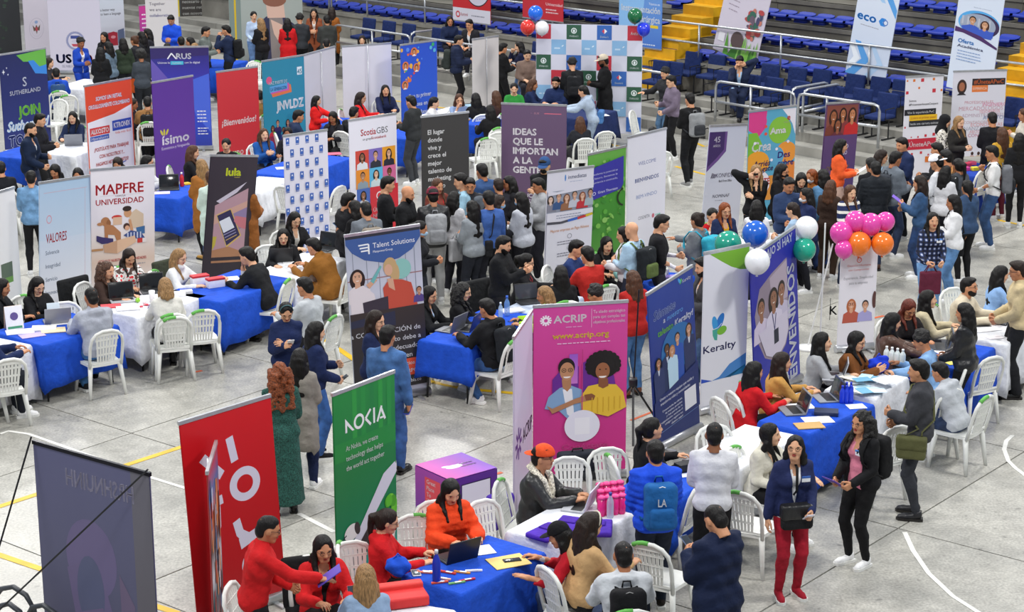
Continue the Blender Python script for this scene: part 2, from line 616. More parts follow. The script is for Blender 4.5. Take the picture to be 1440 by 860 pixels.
def hair_t(style, lod):
 key = ('hair', style, lod)
 if key in _T: return _T[key]
 f = Field((-.22, -.27, -.62), (.22, .20, .26), .013 if lod else .0175)
 rnd = random.Random(len(style) * 7)

 def line(a, b, e):  # front hairline height as function of y
  f.clip(lambda x, y, z: -(z - (a + b * y + e * np.abs(x))) + 0 * x)
 curl = style in ('curly', 'afro', 'curlyshort')
 if style in ('short', 'buzz', 'side'):
  g = {'short': 1.0, 'buzz': .93, 'side': 1.04}[style]
  f.ell((0, -.012, .03), (.083 * g, .103 * g, .097 * g), 0)
  if style != 'buzz':
   f.ell((.01, .045, .088 + .006 * (style == 'side')), (.058, .05, .03), .02)
  f.ell((0, -.06, -.03), (.068, .055, .065), .02)
  line(-.022 if style != 'buzz' else -.014, 1.2, -.12)
 elif style == 'curlyshort':
  f.ell((0, -.012, .035), (.092, .108, .10), 0)
  for k in range(34):
   a = rnd.uniform(0, 6.28); e = rnd.uniform(0.0, 1.4)
   f.ell((.086 * math.cos(a) * math.cos(e), -.012 + .098 * math.sin(a) * math.cos(e), .035 + .095 * math.sin(e)), (.022, .022, .022), .012)
  line(-.03, 1.0, 0)
 elif style == 'afro':
  f.ell((0, -.03, .03), (.125, .125, .12), 0)
  for k in range(46):
   a = rnd.uniform(0, 6.28); e = rnd.uniform(-.5, 1.4)
   f.ell((.12 * math.cos(a) * math.cos(e), -.03 + .12 * math.sin(a) * math.cos(e), .03 + .115 * math.sin(e)), (.026, .026, .026), .015)
  f.ell((0, .13, -.05), (.072, .11, .095), .0, True)
  line(-.06, .5, 0)
 else:
  # cap of hair with a centre part
  f.ell((0, -.015, .03), (.084, .103, .095), 0)
  f.ell((0, -.045, -.02), (.082, .075, .09), .03)
  f.ell((0, .165, .0), (.064, .124, .165), .0, True)
  f.clip(lambda x, y, z: np.where(z > .02, -1.0, (y - .045) * 1.0) + 0 * x)
  if style in ('pony', 'bun', 'tied'):
   f.clip(lambda x, y, z: -(z - (-.06 + .75 * y)) + 0 * x)
  L = {'long': -.40, 'front': -.34, 'wavy': -.36, 'curly': -.36, 'bob': -.13, 'mid': -.24}.get(style)
  if L is not None:
   w = {'wavy': .10, 'curly': .12}.get(style, .075)
   if style != 'front':
    f.cone((-w + .03, -.07, -.03), (-w + .01, -.115, L), .045, .030, .03)
    f.cone((w - .03, -.07, -.03), (w - .01, -.115, L), .045, .030, .03)
    f.cone((0, -.08, -.03), (0, -.125, L - .02), .05, .034, .03)
   for s in (-1, 1):
    if style in ('front', 'wavy', 'curly') or (style == 'long' and s > 0):
     f.cone((s * .074, -.005, .02), (s * .084, .02, -.14), .022, .028, .02)
     f.cone((s * .084, .02, -.14), (s * .072, .118, L * .82), .028, .014, .02)
    else:
     f.cone((s * .074, -.01, 0), (s * .082, -.02, max(L, -.15)), .026, .03, .02)
    f.cone((s * .082, -.02, -.08), (s * .09, -.06, -.17), .035, .035, .02) if L < -.15 else None
   if style == 'curly':
    for k in range(70):
     z = rnd.uniform(L, .06); a = rnd.uniform(3.0, 6.4)
     R = .10 + .035 * min(1, (.1 - z) / .3)
     f.ell((R * math.cos(a), -.04 + .10 * math.sin(a), z), (.026, .026, .03), .014)
  if style == 'pony':
   f.cone((0, -.10, .04), (0, -.15, .0), .028, .038, .02)
   f.cone((0, -.15, .0), (.01, -.15, -.26), .038, .016, .02)
  if style == 'bun':
   f.ell((0, -.11, .07), (.045, .042, .042), .012)
  if style == 'tied':
   f.cone((0, -.09, -.05), (0, -.125, -.33), .035, .018, .03)
 if not curl:
  f.wob(.003, 46)
 else:
  f.wob(.006, 70)
 V, F = f.mesh()
 # the part line on long hair sits slightly lower
 _T[key] = (V, F)
 return _T[key]

def shoe_t(kind):
 key = ('shoe', kind)
 if key in _T: return _T[key]
 f = Field((-.07, -.10, -.02), (.07, .24, .26), .011)
 heel = kind == 'heel'
 z0 = .045 if not heel else .06
 f.cone((0, .0, z0 + .005), (0, .12, .036), .040, .034, .02)
 f.cone((0, .12, .036), (0, .165, .032), .036, .030, .02)
 f.cone((0, -.02, z0 + .02), (0, -.01, .09), .040, .040, .02)
 if kind in ('boot', 'heel'):
  f.cone((0, -.01, .08), (0, -.01, .20), .043, .048, .02)
 f.clip(lambda x, y, z: (.012 - z) + 0 * x + 0 * y)
 if kind in ('sneaker', 'shoe'):
  f.clip(lambda x, y, z: (z - .105) + 0 * x + 0 * y)
 V, F = f.mesh()
 # sole
 prof = [(-.036, -.068), (.036, -.068), (.047, -.02), (.041, .05), (.049, .12), (.040, .178), (.0, .206), (-.040, .178), (-.049, .12), (-.041, .05), (-.047, -.02)]
 n = len(prof)
 h = .03 if kind != 'heel' else .016
 SV = [(x, y, 0) for x, y in prof] + [(x, y, h) for x, y in prof]
 SF = [tuple(range(n - 1, -1, -1)), tuple(range(n, 2 * n))] + [(i, (i + 1) % n, n + (i + 1) % n, n + i) for i in range(n)]
 if heel:
  m = MB(); m.box((0, -.04, .03), (.03, .03, .07)); b = len(SV)
  SV += [tuple(p) for p in m.v]; SF += [tuple(i + b for i in q) for q in m.f]
 _T[key] = (V, F, SV, SF)
 return _T[key]

def ik(a, t, l1, l2, pole):
 a = np.array(a, float); t = np.array(t, float)
 d = t - a; L = np.linalg.norm(d)
 mx = (l1 + l2) * .995
 if L > mx: t = a + d / L * mx; d = t - a; L = mx
 if L < abs(l1 - l2) + .02: L = abs(l1 - l2) + .02
 u = d / np.linalg.norm(d)
 x = (l1 * l1 - l2 * l2 + L * L) / (2 * L)
 h = math.sqrt(max(l1 * l1 - x * x, 0))
 p = np.array(pole, float); p = p - (p @ u) * u
 n = np.linalg.norm(p); p = p / n if n > 1e-6 else np.array((0, -1, 0))
 return a + u * x + p * h, t

# wrist targets: (outward, forward, height) ; heights measured from the pelvis centre ; hint of the back of the hand ; hand shape
ARM = {
 'down': ((.25, .02, -.13), 'out', 'relax'),
 'down2': ((.22, .08, -.11), 'out', 'relax'),
 'hold': ((.07, .27, .17), 'out', 'grip'),
 'phone': ((.07, .27, .26), 'out', 'grip'),
 'low': ((.11, .24, .04), 'out', 'grip'),
 'face': ((.07, .19, .50), 'out', 'grip'),
 'ear': ((.13, .08, .58), 'out', 'grip'),
 'hip': ((.22, .02, .06), 'out', 'relax'),
 'reach': ((.16, .47, .20), 'up', 'flat'),
 'give': ((.10, .46, .28), 'up', 'flat'),
 'wave': ((.30, .36, .22), 'up', 'flat'),
 'back': ((.06, -.15, .02), 'out', 'relax'),
 'table': ((.14, .38, .25), 'up', 'relax'),
 'table2': ((.20, .36, .25), 'up', 'type'),
 'type': ((.09, .40, .26), 'up', 'type'),
 'clasp': ((.03, .33, .29), 'out', 'relax'),
 'lap': ((.10, .24, .11), 'up', 'relax'),
 'cross': ((-.07, .20, .26), 'out', 'relax'),
 'chin': ((.05, .22, .49), 'out', 'grip'),
 'side': ((.34, .16, .10), 'up', 'flat'),
 'strap': ((.10, .16, .34), 'out', 'grip'),
}

def build_body(sit, fem, lean, twist, hyaw, hpitch, htilt, la, ra, lod, top, bot, legs, fat, cellk=1.0):
 """returns meshes (numpy) in the local frame: forward +Y, floor at z=0"""
 sw = (.142 if fem else .168) * (1 + .3 * (fat - 1)); hw = .085
 pz = .55 if sit else .94
 P = v3(0, 0, pz)
 Rt = rotz(twist) @ rotx(-lean)
 Rc = rotz(twist) @ rotx(-lean * .9)
 T = lambda x, y, z: P + Rt @ v3(x, y, z)
 Nk = T(0, 0, .50)
 Hc = Nk + Rc @ v3(0, .022, .135) if lean < .5 else Nk + rotz(twist) @ rotx(-lean * .6) @ v3(0, .03, .13)
 Rh = rotz(twist + hyaw) @ rotx(-(lean * .35 + hpitch)) @ roty(htilt)
 sh = {s: T(s * sw, -.005, .425) for s in (-1, 1)}
 arms = {}
 for s, a in ((-1, la), (1, ra)):
  spec = ARM[a] if isinstance(a, str) else a
  (ox, fy, hz), hint, hk = spec
  tgt = P + rotz(twist) @ v3(s * ox, fy + (math.sin(lean) * .35 if a not in ('down', 'back') else math.sin(lean) * .2), hz)
  if sit and a in ('table', 'table2', 'type', 'clasp'): pass
  el, wr = ik(sh[s], tgt, .275, .245, rotz(twist) @ v3(s * .55, -.7, -.75))
  arms[s] = (el, wr, hint, hk)
 # legs: list of (hip, knee, ankle, foot yaw)
 LG = {}
 for s in (-1, 1):
  hip = P + v3(s * hw, 0, -.03)
  if sit:
   spec = {'sit': ((s * .11, .40, .09), 0), 'tuck': ((s * .13, .22, .09), 0), 'out': ((s * .15, .62, .09), 0)}
   if legs == 'crossed':
    tgt, yw = (((.02, .66, .28), 0) if s > 0 else ((-.07, .38, .09), 0))
   elif legs == 'stride':
    tgt, yw = (((.14, .5, .09), 0) if s > 0 else ((-.13, .12, .10), 0))
   else:
    tgt, yw = spec.get(legs, spec['sit'])
   kn, an = ik(hip, tgt, .43, .43, v3(s * .12, .6, 1.0))
  else:
   if legs == 'walk': off = (.20 if s > 0 else -.22)
   elif legs == 'step': off = (.13 if s > 0 else -.10)
   else: off = .02 * s
   wd = .10 if legs != 'wide' else .17
   tgt = (s * wd, off, .09)
   kn, an = ik(hip, tgt, .43, .42, v3(s * .05, 1, 0))
  LG[s] = (hip, kn, an)
 out = {}
 fr = fat

 def torso(f, inf, k=.06):
  q = inf
  f.cone(T(-.065, -.01, 0), T(.065, -.01, 0), (.112 if fem else .102) * fr + q, (.112 if fem else .102) * fr + q, .0)
  f.cone(T(-.05, 0, .15), T(.05, 0, .15), (.086 if fem else .098) * fr + q, (.086 if fem else .098) * fr + q, k)
  f.cone(T(-.075, 0, .31), T(.075, 0, .31), (.098 if fem else .112) * fr + q, (.098 if fem else .112) * fr + q, k)
  f.cone(T(-sw + .06, -.012, .40), T(sw - .06, -.012, .40), .066 + q, .066 + q, k)
  if fem:
   f.ell(T(-.07, .065, .32), (.06 + q, .06 + q, .06 + q), .03)
   f.ell(T(.07, .065, .32), (.06 + q, .06 + q, .06 + q), .03)
  elif fat > 1.1:
   f.ell(T(0, .06, .13), (.13 + q, .11 + q, .12 + q), .05)
  for s in (-1, 1):
   f.cone(T(s * (sw - .03), -.01, .415), T(0, -.01, .495), .044 + q * .6, .045 + q * .5, .03)

 def arm(f, inf, frac=1.0, k=.02, gap=0.0):
  for s in (-1, 1):
   el, wr, _, _ = arms[s]
   f.cone(sh[s], el, .048 + inf * .85, .040 + inf, k)
   if frac > 0:
    f.cone(el, el + (wr - el) * frac, .041 + inf, .041 + inf - (.041 - .029) * frac, .012)

 def leg(f, inf, k=.012, flare=0.0, top=True):
  for s in (-1, 1):
   hip, kn, an = LG[s]
   f.cone(hip, kn, (.096 if fem else .088) * fr + inf, .060 + inf, k)
   e = an + v3(0, 0, -.02)
   m = kn + (an - kn) * .3 + (v3(0, -.012, 0))
   f.cone(kn, m, .060 + inf, .059 + inf + flare * .3, .015)
   f.cone(m, e, .059 + inf + flare * .3, .036 + inf + flare, .02)

 allp = [P, Hc, Nk] + [x for s in (-1, 1) for x in arms[s][:2]] + [x for s in (-1, 1) for x in LG[s]]
 lo = np.min(allp, 0) - .22; hi = np.max(allp, 0) + .22
 lo[2] = 0.0
 ck = (.021 if lod else .029) * cellk
 # inner body
 f = Field(lo, hi, .028 if lod else .035)
 torso(f, -.004)
 f.cone(T(0, -.012, .46), Hc + Rh @ v3(0, -.02, -.05), .053, .05, .03)
 arm(f, 0.0, 1.0)
 leg(f, -.004)
 V, F = f.mesh()
 Fm = np.zeros(len(F), dtype=np.int32)
 cen = V[F].mean(1)
 loc = (cen - P) @ Rt
 neck = loc[:, 2] < (.47 if not fem else .455)
 if top.get('vneck', True):
  neck &= ~((loc[:, 1] > .02) & (loc[:, 2] > .33 + 2.2 * np.abs(loc[:, 0])))
 onarm = np.abs(loc[:, 0]) > sw + .01
 Fm[neck & (loc[:, 2] > -.15) & ~onarm] = 1
 parts = [(V, F, Fm)]
 hV, hF, hM = head_t(lod, fem)
 parts.append((hV @ Rh.T + Hc, hF, hM))
 for s in (-1, 1):
  el, wr, hint, hk = arms[s]
  y = (wr - el) / np.linalg.norm(wr - el)
  hz = {'out': v3(s, 0, .0), 'up': v3(0, .3, 1), 'in': v3(-s, 0, 0)}[hint]
  hz = rotz(twist) @ hz
  hz = hz - (hz @ y) * y; hz /= np.linalg.norm(hz)
  x = np.cross(y, hz)
  B = np.stack([x, y, hz], 1)
  gV, gF = hand_t(hk, lod)
  if s > 0:
   gV = gV * v3(-1, 1, 1); gF = gF[:, ::-1]
  parts.append((gV @ B.T + wr, gF, np.zeros(len(gF), dtype=np.int32)))
 n = 0; VV = []; FF = []; MM = []
 for a, b, c in parts:
  VV.append(a); FF.append(b + n); MM.append(c); n += len(a)
 out['body'] = (np.concatenate(VV), np.concatenate(FF), np.concatenate(MM))
 # upper garment
 inf = top['inf']
 f = Field(lo, hi, ck)
 torso(f, inf)
 if top['hem'] < -.15:
  if sit:
   for s in (-1, 1): f.cone(P + v3(s * .08, 0, -.02), P + v3(s * .10, .30, -.03), .10 + inf, .085 + inf, .03)
  else:
   h = top['hem'] + .05
   f.cone(P + v3(-.06, 0, 0), P + v3(-.075, -.01, h), .115 + inf, .12 + inf, .03)
   f.cone(P + v3(.06, 0, 0), P + v3(.075, -.01, h), .115 + inf, .12 + inf, .03)
 arm(f, inf * .9, top['sleeve'])
 if top.get('hood'):
  f.cone(T(-.06, -.09, .46), T(.06, -.09, .46), .05, .05, .03)
  f.cone(T(-.09, -.03, .475), T(-.05, .05, .45), .03, .024, .02)
  f.cone(T(.09, -.03, .475), T(.05, .05, .45), .03, .024, .02)
 if top.get('collar'):
  for s in (-1, 1):
   f.cone(T(0, -.065, .51), T(s * .06, -.03, .50), .02, .02, .01)
   f.cone(T(s * .06, -.03, .50), T(s * .05, .05, .44), .02, .016, .01)
 if top.get('scarf'):
  for k in range(8):
   a0 = 2 * math.pi * k / 8; a1 = 2 * math.pi * (k + 1) / 8
   f.cone(T(.075 * math.cos(a0), .075 * math.sin(a0), .49 + .02 * math.sin(a0 * 2)), T(.075 * math.cos(a1), .075 * math.sin(a1), .49 + .02 * math.sin(a1 * 2)), .035, .035, .01)
 f.wob(top.get('wob', .0045), top.get('wf', 26), fat * 3 + lean * 5)
 if top.get('puff'):
  x, y, z = f.grid()
  f.D = f.D + .009 * (1 - np.abs(np.sin(z * 48)) * 2)
 Rt32 = Rt

 def cl(x, y, z):
  X, Y, Z = x - P[0], y - P[1], z - P[2]
  lx = X * Rt32[0, 0] + Y * Rt32[1, 0] + Z * Rt32[2, 0]
  ly = X * Rt32[0, 1] + Y * Rt32[1, 1] + Z * Rt32[2, 1]
  lz = X * Rt32[0, 2] + Y * Rt32[1, 2] + Z * Rt32[2, 2]
  d = -(lz - top['hem']) if top['hem'] >= -.15 else -(Z - top['hem']) + 0 * lz
  if sit:
   d = np.where((ly > .13) & (np.abs(lx) < .26) & (Z < .07) & (Z > -.2), .02, d) if top['hem'] >= -.15 else d
  # arms are not cut by the hem
  far = (np.abs(lx) > sw + .02) | (ly > .17) | (ly < -.2)
  d = np.where(far, -.05, d)
  if top.get('open'):
   w = top['open']
   wd = w * np.clip((lz - .02) / .40, top.get('olow', .15), 1.0)
   d = np.maximum(d, np.where((ly > .03) & (ly < .26) & (lz > -.2) & (lz < .56), wd - np.abs(lx), -.05))
  if not (top.get('hood') or top.get('scarf') or top.get('collar')):
   d = np.maximum(d, lz - (.50 - .35 * np.clip(ly, -.02, .2) * (1 if not fem else 1.5)))
  return d
 f.clip(cl)
 out['top'] = f.mesh()
 # lower garment
 f = Field(lo, hi, ck)
 bi = bot['inf']
 if bot.get('skirt'):
  L = bot['skirt']
  f.cone(P + v3(-.05, 0, .08), P + v3(.05, 0, .08), .10, .10, 0)
  f.cone(P + v3(-.06, 0, 0), P + v3(.06, 0, 0), .125 * fr, .125 * fr, .04)
  if sit:
   leg(f, .03)
   f.clip(lambda x, y, z: (.25 - z) + 0 * x + 0 * y)
  else:
   for a in np.linspace(0, 2 * math.pi, 9)[:-1]:
    f.cone(P + v3(.06 * math.cos(a), .05 * math.sin(a), -.03), v3(.13 * math.cos(a), .12 * math.sin(a), pz - L - .05), .115, .10, .03)
   f.clip(lambda x, y, z: (pz - L - z) + 0 * x + 0 * y)
 else:
  f.cone(T(-.062, -.01, -.01), T(.062, -.01, -.01), (.112 if fem else .103) * fr + .008, (.112 if fem else .103) * fr + .008, 0)
  f.cone(T(-.05, 0, .07), T(.05, 0, .07), .095 * fr + .006, .095 * fr + .006, .04)
  leg(f, bi, .014, bot.get('flare', 0))
  f.clip(lambda x, y, z: (z - (pz + (.12 if sit else max(top['hem'], -.15) + .07 if top['hem'] > -.3 else .0))) + 0 * x + 0 * y)
  f.clip(lambda x, y, z: (.055 - z) + 0 * x + 0 * y)
 f.wob(.003, 30, fat)
 out['bottom'] = f.mesh()
 J = dict(P=P, Rt=Rt, Hc=Hc, Rh=Rh, Nk=Nk, arms=arms, legs=LG, T=T, sw=sw, twist=twist, hyaw=hyaw)
 return out, J

TOPS = {
 'shirt': dict(inf=.010, hem=-.08, sleeve=.93),
 'tee': dict(inf=.012, hem=-.08, sleeve=.0),
 'knit': dict(inf=.018, hem=-.08, sleeve=.98, wob=.006),
 'blazer': dict(inf=.020, hem=-.13, sleeve=.96, open=.055, collar=True),
 'jacket': dict(inf=.026, hem=-.10, sleeve=.97, collar=True, wob=.007),
 'ojacket': dict(inf=.026, hem=-.10, sleeve=.97, collar=True, open=.05, wob=.007),
 'hoodie': dict(inf=.026, hem=-.09, sleeve=.98, hood=True, wob=.007),
 'puffer': dict(inf=.040, hem=-.10, sleeve=.96, hood=True, puff=True),
 'coat': dict(inf=.026, hem=-.42, sleeve=.97, collar=True, wob=.006),
 'ocoat': dict(inf=.026, hem=-.42, sleeve=.97, collar=True, open=.05),
 'cardigan': dict(inf=.020, hem=-.12, sleeve=.97, open=.105, olow=.85),
 'vest': dict(inf=.024, hem=-.09, sleeve=-1, open=.045),
 'scarf': dict(inf=.020, hem=-.10, sleeve=.96, scarf=True),
 'gown': dict(inf=.045, hem=-.60, sleeve=.9, collar=True, wob=.012),
}
BOTS = {'pants': dict(inf=.012), 'slim': dict(inf=.003), 'jeans': dict(inf=.012), 'wide': dict(inf=.022, flare=.03), 'skirt': dict(inf=.01, skirt=.45), 'long': dict(inf=.01, skirt=.80), 'suit': dict(inf=.018, flare=.012)}
SKINS = ['C98F6B', 'B97F5C', 'D6A17E', 'A86E4C', 'E0B08E', 'C2855F']
HAIRC = {'k': '0D0A09', 'd': '21150F', 'b': '4A2E1D', 'l': '8A6A45', 'r': '7A3C18', 'g': '55504B', 'a': '5B2416'}
_BC = {}
_MC = {}
PEOPLE = []

def mcache(key, fn):
 if key not in _MC: _MC[key] = fn()
 return _MC[key]

def person(hx, hy, rot, pose, top, bot, hair, label, L='hold', R='hold', h=None, lean=None, look=0, pitch=12, tilt=0, legs=None,
           shirt='E8E8E8', shoe='sneaker:E6E6E6', skin=None, glasses=False, cap=None, mask=None, fat=1.0, fem=None, z0=0.0, twist=0, extra=(), group=None, chair=True, zc=0.0, beard=False, badge=None, lod=None):
 """hx, hy: where the crown of the head shows in the photograph; rot: 0 faces away, 90 faces left, 180 faces the camera, 270 faces right"""
 tk, tc = top.split(':')[:2]
 tm = top.split(':')[2] if top.count(':') > 1 else 'cloth'
 bk, bc = bot.split(':')[:2]
 hs, hc = (hair.split(':') + ['k'])[:2]
 if fem is None: fem = hs in ('long', 'front', 'wavy', 'curly', 'bob', 'mid', 'pony', 'bun', 'tied')
 sit = pose == 'sit'
 if h is None: h = 1.63 if fem else 1.73
 if lean is None: lean = .14 if sit else .05
 if legs is None: legs = 'sit' if sit else 'stand'
 sc = h / 1.72
 ppm = FPX / at(hx, hy, z0 + (1.3 if sit else 1.65)).length
 lod = (1 if ppm > 112 else 0) if lod is None else lod
 td = dict(TOPS[tk]); bd = dict(BOTS[bk])
 key = (sit, fem, round(lean, 2), twist, look, pitch, tilt, str(L), str(R), lod, tk, bk, legs, fat)
 if key not in _BC:
  _BC[key] = build_body(sit, fem, lean, math.radians(twist), math.radians(look), math.radians(pitch), math.radians(tilt), L, R, lod, td, bd, legs, fat)
  out, J = _BC[key]
 out, J = _BC[key]
 rt = math.radians(rot)
 top_l = (J['Hc'] + J['Rh'] @ v3(0, 0, .125)) * sc
 tz = top_l[2] + z0
 w = at(hx, hy, tz)
 off = rotz(rt) @ np.array((top_l[0], top_l[1], 0))
 base = (w.x - off[0], w.y - off[1], z0)
 e = empty('person', base, rt, label, 'person', group)
 e.scale = (sc, sc, sc)
 rr = random.Random(int(hx * 7 + hy * 13))
 sk = SKINS[rr.randrange(len(SKINS))] if skin is None else skin
 skm = mat('skin', sk)
 hcol = HAIRC.get(hc, hc)
 hm = mat('curls' if hs in ('curly', 'afro', 'curlyshort') else 'hair', hcol)
 tmat = mat(tm, tc); bmat = mat('denim' if bk == 'jeans' else 'cloth', bc)
 shm = mat('cloth', shirt)
 # meshes are shared between people in the same pose; materials are set on the object
 k1 = ('m',) + key

 def mk(nm, data, n, midx=None):
  return mcache(k1 + (nm,), lambda: mesh_np(nm, data[0], data[1], [None] * n, midx))

 def put(nm, me, ms, par=e):
  o = link(nm, me, par)
  for i, m in enumerate(ms):
   o.material_slots[i].link = 'OBJECT'
   o.material_slots[i].material = m
  return o
 bo = out['body']
 put('body', mk('body', bo, 6, bo[2]), [skm, shm, mat('plastic', '1A100C'), mat('skin', 'A8483F' if fem else '9A5A4A'), hm, mat('plastic', 'DDD8D2')])
 put({'blazer': 'blazer', 'jacket': 'jacket', 'ojacket': 'jacket', 'hoodie': 'hoodie', 'puffer': 'jacket', 'coat': 'coat', 'ocoat': 'coat', 'vest': 'vest', 'cardigan': 'cardigan', 'shirt': 'shirt', 'tee': 'shirt', 'knit': 'sweater', 'scarf': 'jacket', 'gown': 'coat'}[tk],
  mk('garment', out['top'], 1), [tmat])
 put('skirt' if bk in ('skirt', 'long') else 'trousers', mk('trousers', out['bottom'], 1), [bmat])
 # hair
 Hc, Rh = J['Hc'], J['Rh']
 Mh = Matrix([list(Rh[0]) + [Hc[0]], list(Rh[1]) + [Hc[1]], list(Rh[2]) + [Hc[2]], [0, 0, 0, 1]])
 if hs != 'bald' and hs != 'hijab':
  def mkh():
   V, F = hair_t(hs, lod)
   A = V @ Rh.T
   Ry = rotz(math.radians(twist + look)) @ rotx(-lean * .25)
   B = V @ Ry.T
   t = np.clip((-V[:, 2] - .03) / .16, 0, 1)[:, None]
   # below the neck the hair hangs straight down
   piv = v3(0, -.03, -.05)
   B = B + (Rh @ piv - Ry @ piv)
   return mesh_np('hair', A * (1 - t) + B * t + Hc, F, [None])
  put('hair', mcache(k1 + ('hair', hs), mkh), [hm])
 if hs == 'hijab':
  def mkj():
   f = Field((-.2, -.25, -.3), (.2, .2, .2), .014)
   f.ell((0, -.015, .025), (.09, .112, .105), 0); f.cone((0, -.03, -.06), (0, -.02, -.2), .085, .12, .04)
   f.ell((0, .13, -.02), (.055, .09, .075), 0, True)
   V, F = f.mesh(); return mesh_np('headscarf', V, F, [None])
  o = put('headscarf', mcache(('hijab',), mkj), [mat('cloth', hcol)]); o.matrix_local = Mh
 if beard:
  def mkb():
   f = Field((-.1, -.05, -.15), (.1, .13, .03), .0095)
   f.ell((0, .02, -.045), (.070, .076, .078), 0); f.cone((-.02, .058, -.095), (.02, .058, -.095), .027, .027, .02)
   f.ell((0, .085, -.035), (.05, .05, .034), 0, True); f.clip(lambda x, y, z: (z + .03 - .0 * x) + 0 * y); f.clip(lambda x, y, z: (.0 - y) + 0 * x + 0 * z)
   f.ell((0, .105, -.058), (.021, .03, .009), 0, True)
   V, F = f.mesh(); return mesh_np('beard', V, F, [None])
  o = put('beard', mcache(('beard',), mkb), [hm]); o.matrix_local = Mh
 if glasses:
  def mkg():
   m = MB()
   for s in (-1, 1):
    pts = [(s * .031 + .021 * math.cos(a), .092, .0 + .017 * math.sin(a)) for a in np.linspace(0, 2 * math.pi, 11)]
    m.tube(pts, .0022, 5)
    m.tube([(s * .053, .09, .004), (s * .079, .03, .006), (s * .08, -.01, .0)], .0022, 4)
   m.tube([(-.010, .094, .003), (.010, .094, .003)], .0022, 4)
   return m.mesh('glasses', [None], True)
  o = put('glasses', mcache(('glasses',), mkg), [mat('plastic', '1B1512')]); o.matrix_local = Mh
 if mask:
  def mkm():
   f = Field((-.1, -.0, -.13), (.1, .14, .02), .0095)
   f.ell((0, .03, -.05), (.062, .078, .052), 0); f.ell((0, .09, -.045), (.03, .03, .03), .02)
   f.clip(lambda x, y, z: (.015 - y) + 0 * x + 0 * z)
   V, F = f.mesh(); return mesh_np('face_mask', V, F, [None])
  o = put('face_mask', mcache(('mask',), mkm), [mat('cloth', mask)]); o.matrix_local = Mh
 if cap:
  def mkc():
   f = Field((-.13, -.15, -.02), (.13, .24, .17), .011)
   f.ell((0, -.012, .035), (.092, .112, .105), 0)
   f.clip(lambda x, y, z: (.028 - z) + 0 * x + 0 * y)
   V, F = f.mesh(); return mesh_np('cap', V, F, [None])
  back = cap.endswith('back'); cc = cap.split(':')[0]
  o = put('cap', mcache(('cap',), mkc), [mat('cloth', cc)])
  o.matrix_local = Mh @ (Matrix.Rotation(math.pi, 4, 'Z') if back else Matrix())

  def mkr():
   f = Field((-.11, .03, 0), (.11, .22, .08), .009)
   f.ell((0, .10, .035), (.078, .085, .012), 0); f.clip(lambda x, y, z: (.06 - y) + 0 * x + 0 * z)
   V, F = f.mesh(); return mesh_np('brim', V, F, [None])
  b = put('brim', mcache(('brim',), mkr), [mat('cloth', cc)], o)
 if hs in ('pony', 'bun') and rr.random() < .4:
  pass
 # shoes
 if shoe:
  sk_, scol = shoe.split(':')
  for s in (-1, 1):
   hip, kn, an = J['legs'][s]
   V, F, SV, SF = shoe_t(sk_)
   me = mcache(('shoe', sk_), lambda: mesh_np('shoe', V, F, [None]))
   yaw = -s * .12
   lift = max(0.0, an[2] - .095)
   Ms = Matrix.Translation((an[0], an[1] + .0, lift)) @ Matrix.Rotation(yaw, 4, 'Z') @ Matrix.Rotation(.5 if lift > .1 else 0, 4, 'X')
   o = put('shoe', me, [mat('leather' if sk_ in ('boot', 'heel', 'shoe') else 'cloth', scol)])
   o.matrix_local = Ms
   so = link('sole', mcache(('sole', sk_), lambda: mesh_np('sole', SV, SF, [None], None, False)), o)
   so.material_slots[0].link = 'OBJECT'; so.material_slots[0].material = mat('plastic', 'E4E4E0' if sk_ == 'sneaker' else '1A1716')
 if badge:
  m = MB()
  p = J['T'](-.075 if fem else -.09, .0, .33)
  fr = .135 if fem else .135
  q = J['P'] + J['Rt'] @ v3(-.085, fr + td['inf'] - .01, .35)
  o = roundbox('name_badge', (.085, .006, .06), .002, mat('paper', 'F2F4F8'), e)
  o.location = q; o.rotation_euler = (-lean, 0, 0)
  t = roundbox('badge_band', (.086, .007, .022), .002, mat('paper', badge), o); t.location = (0, .0008, .02)
 J2 = dict(J); J2['e'] = e; J2['sc'] = sc; J2['rt'] = rt; J2['sit'] = sit; J2['base'] = base
 PEOPLE.append(J2)
 if sit and chair:
  pass
 for x in extra:
  wear(J2, x, label)
 return J2

def world_of(J, p):
 q = rotz(J['rt']) @ (np.array(p) * J['sc'])
 return Vector((J['base'][0] + q[0], J['base'][1] + q[1], J['base'][2] + q[2]))

def lowered(label):
 return label

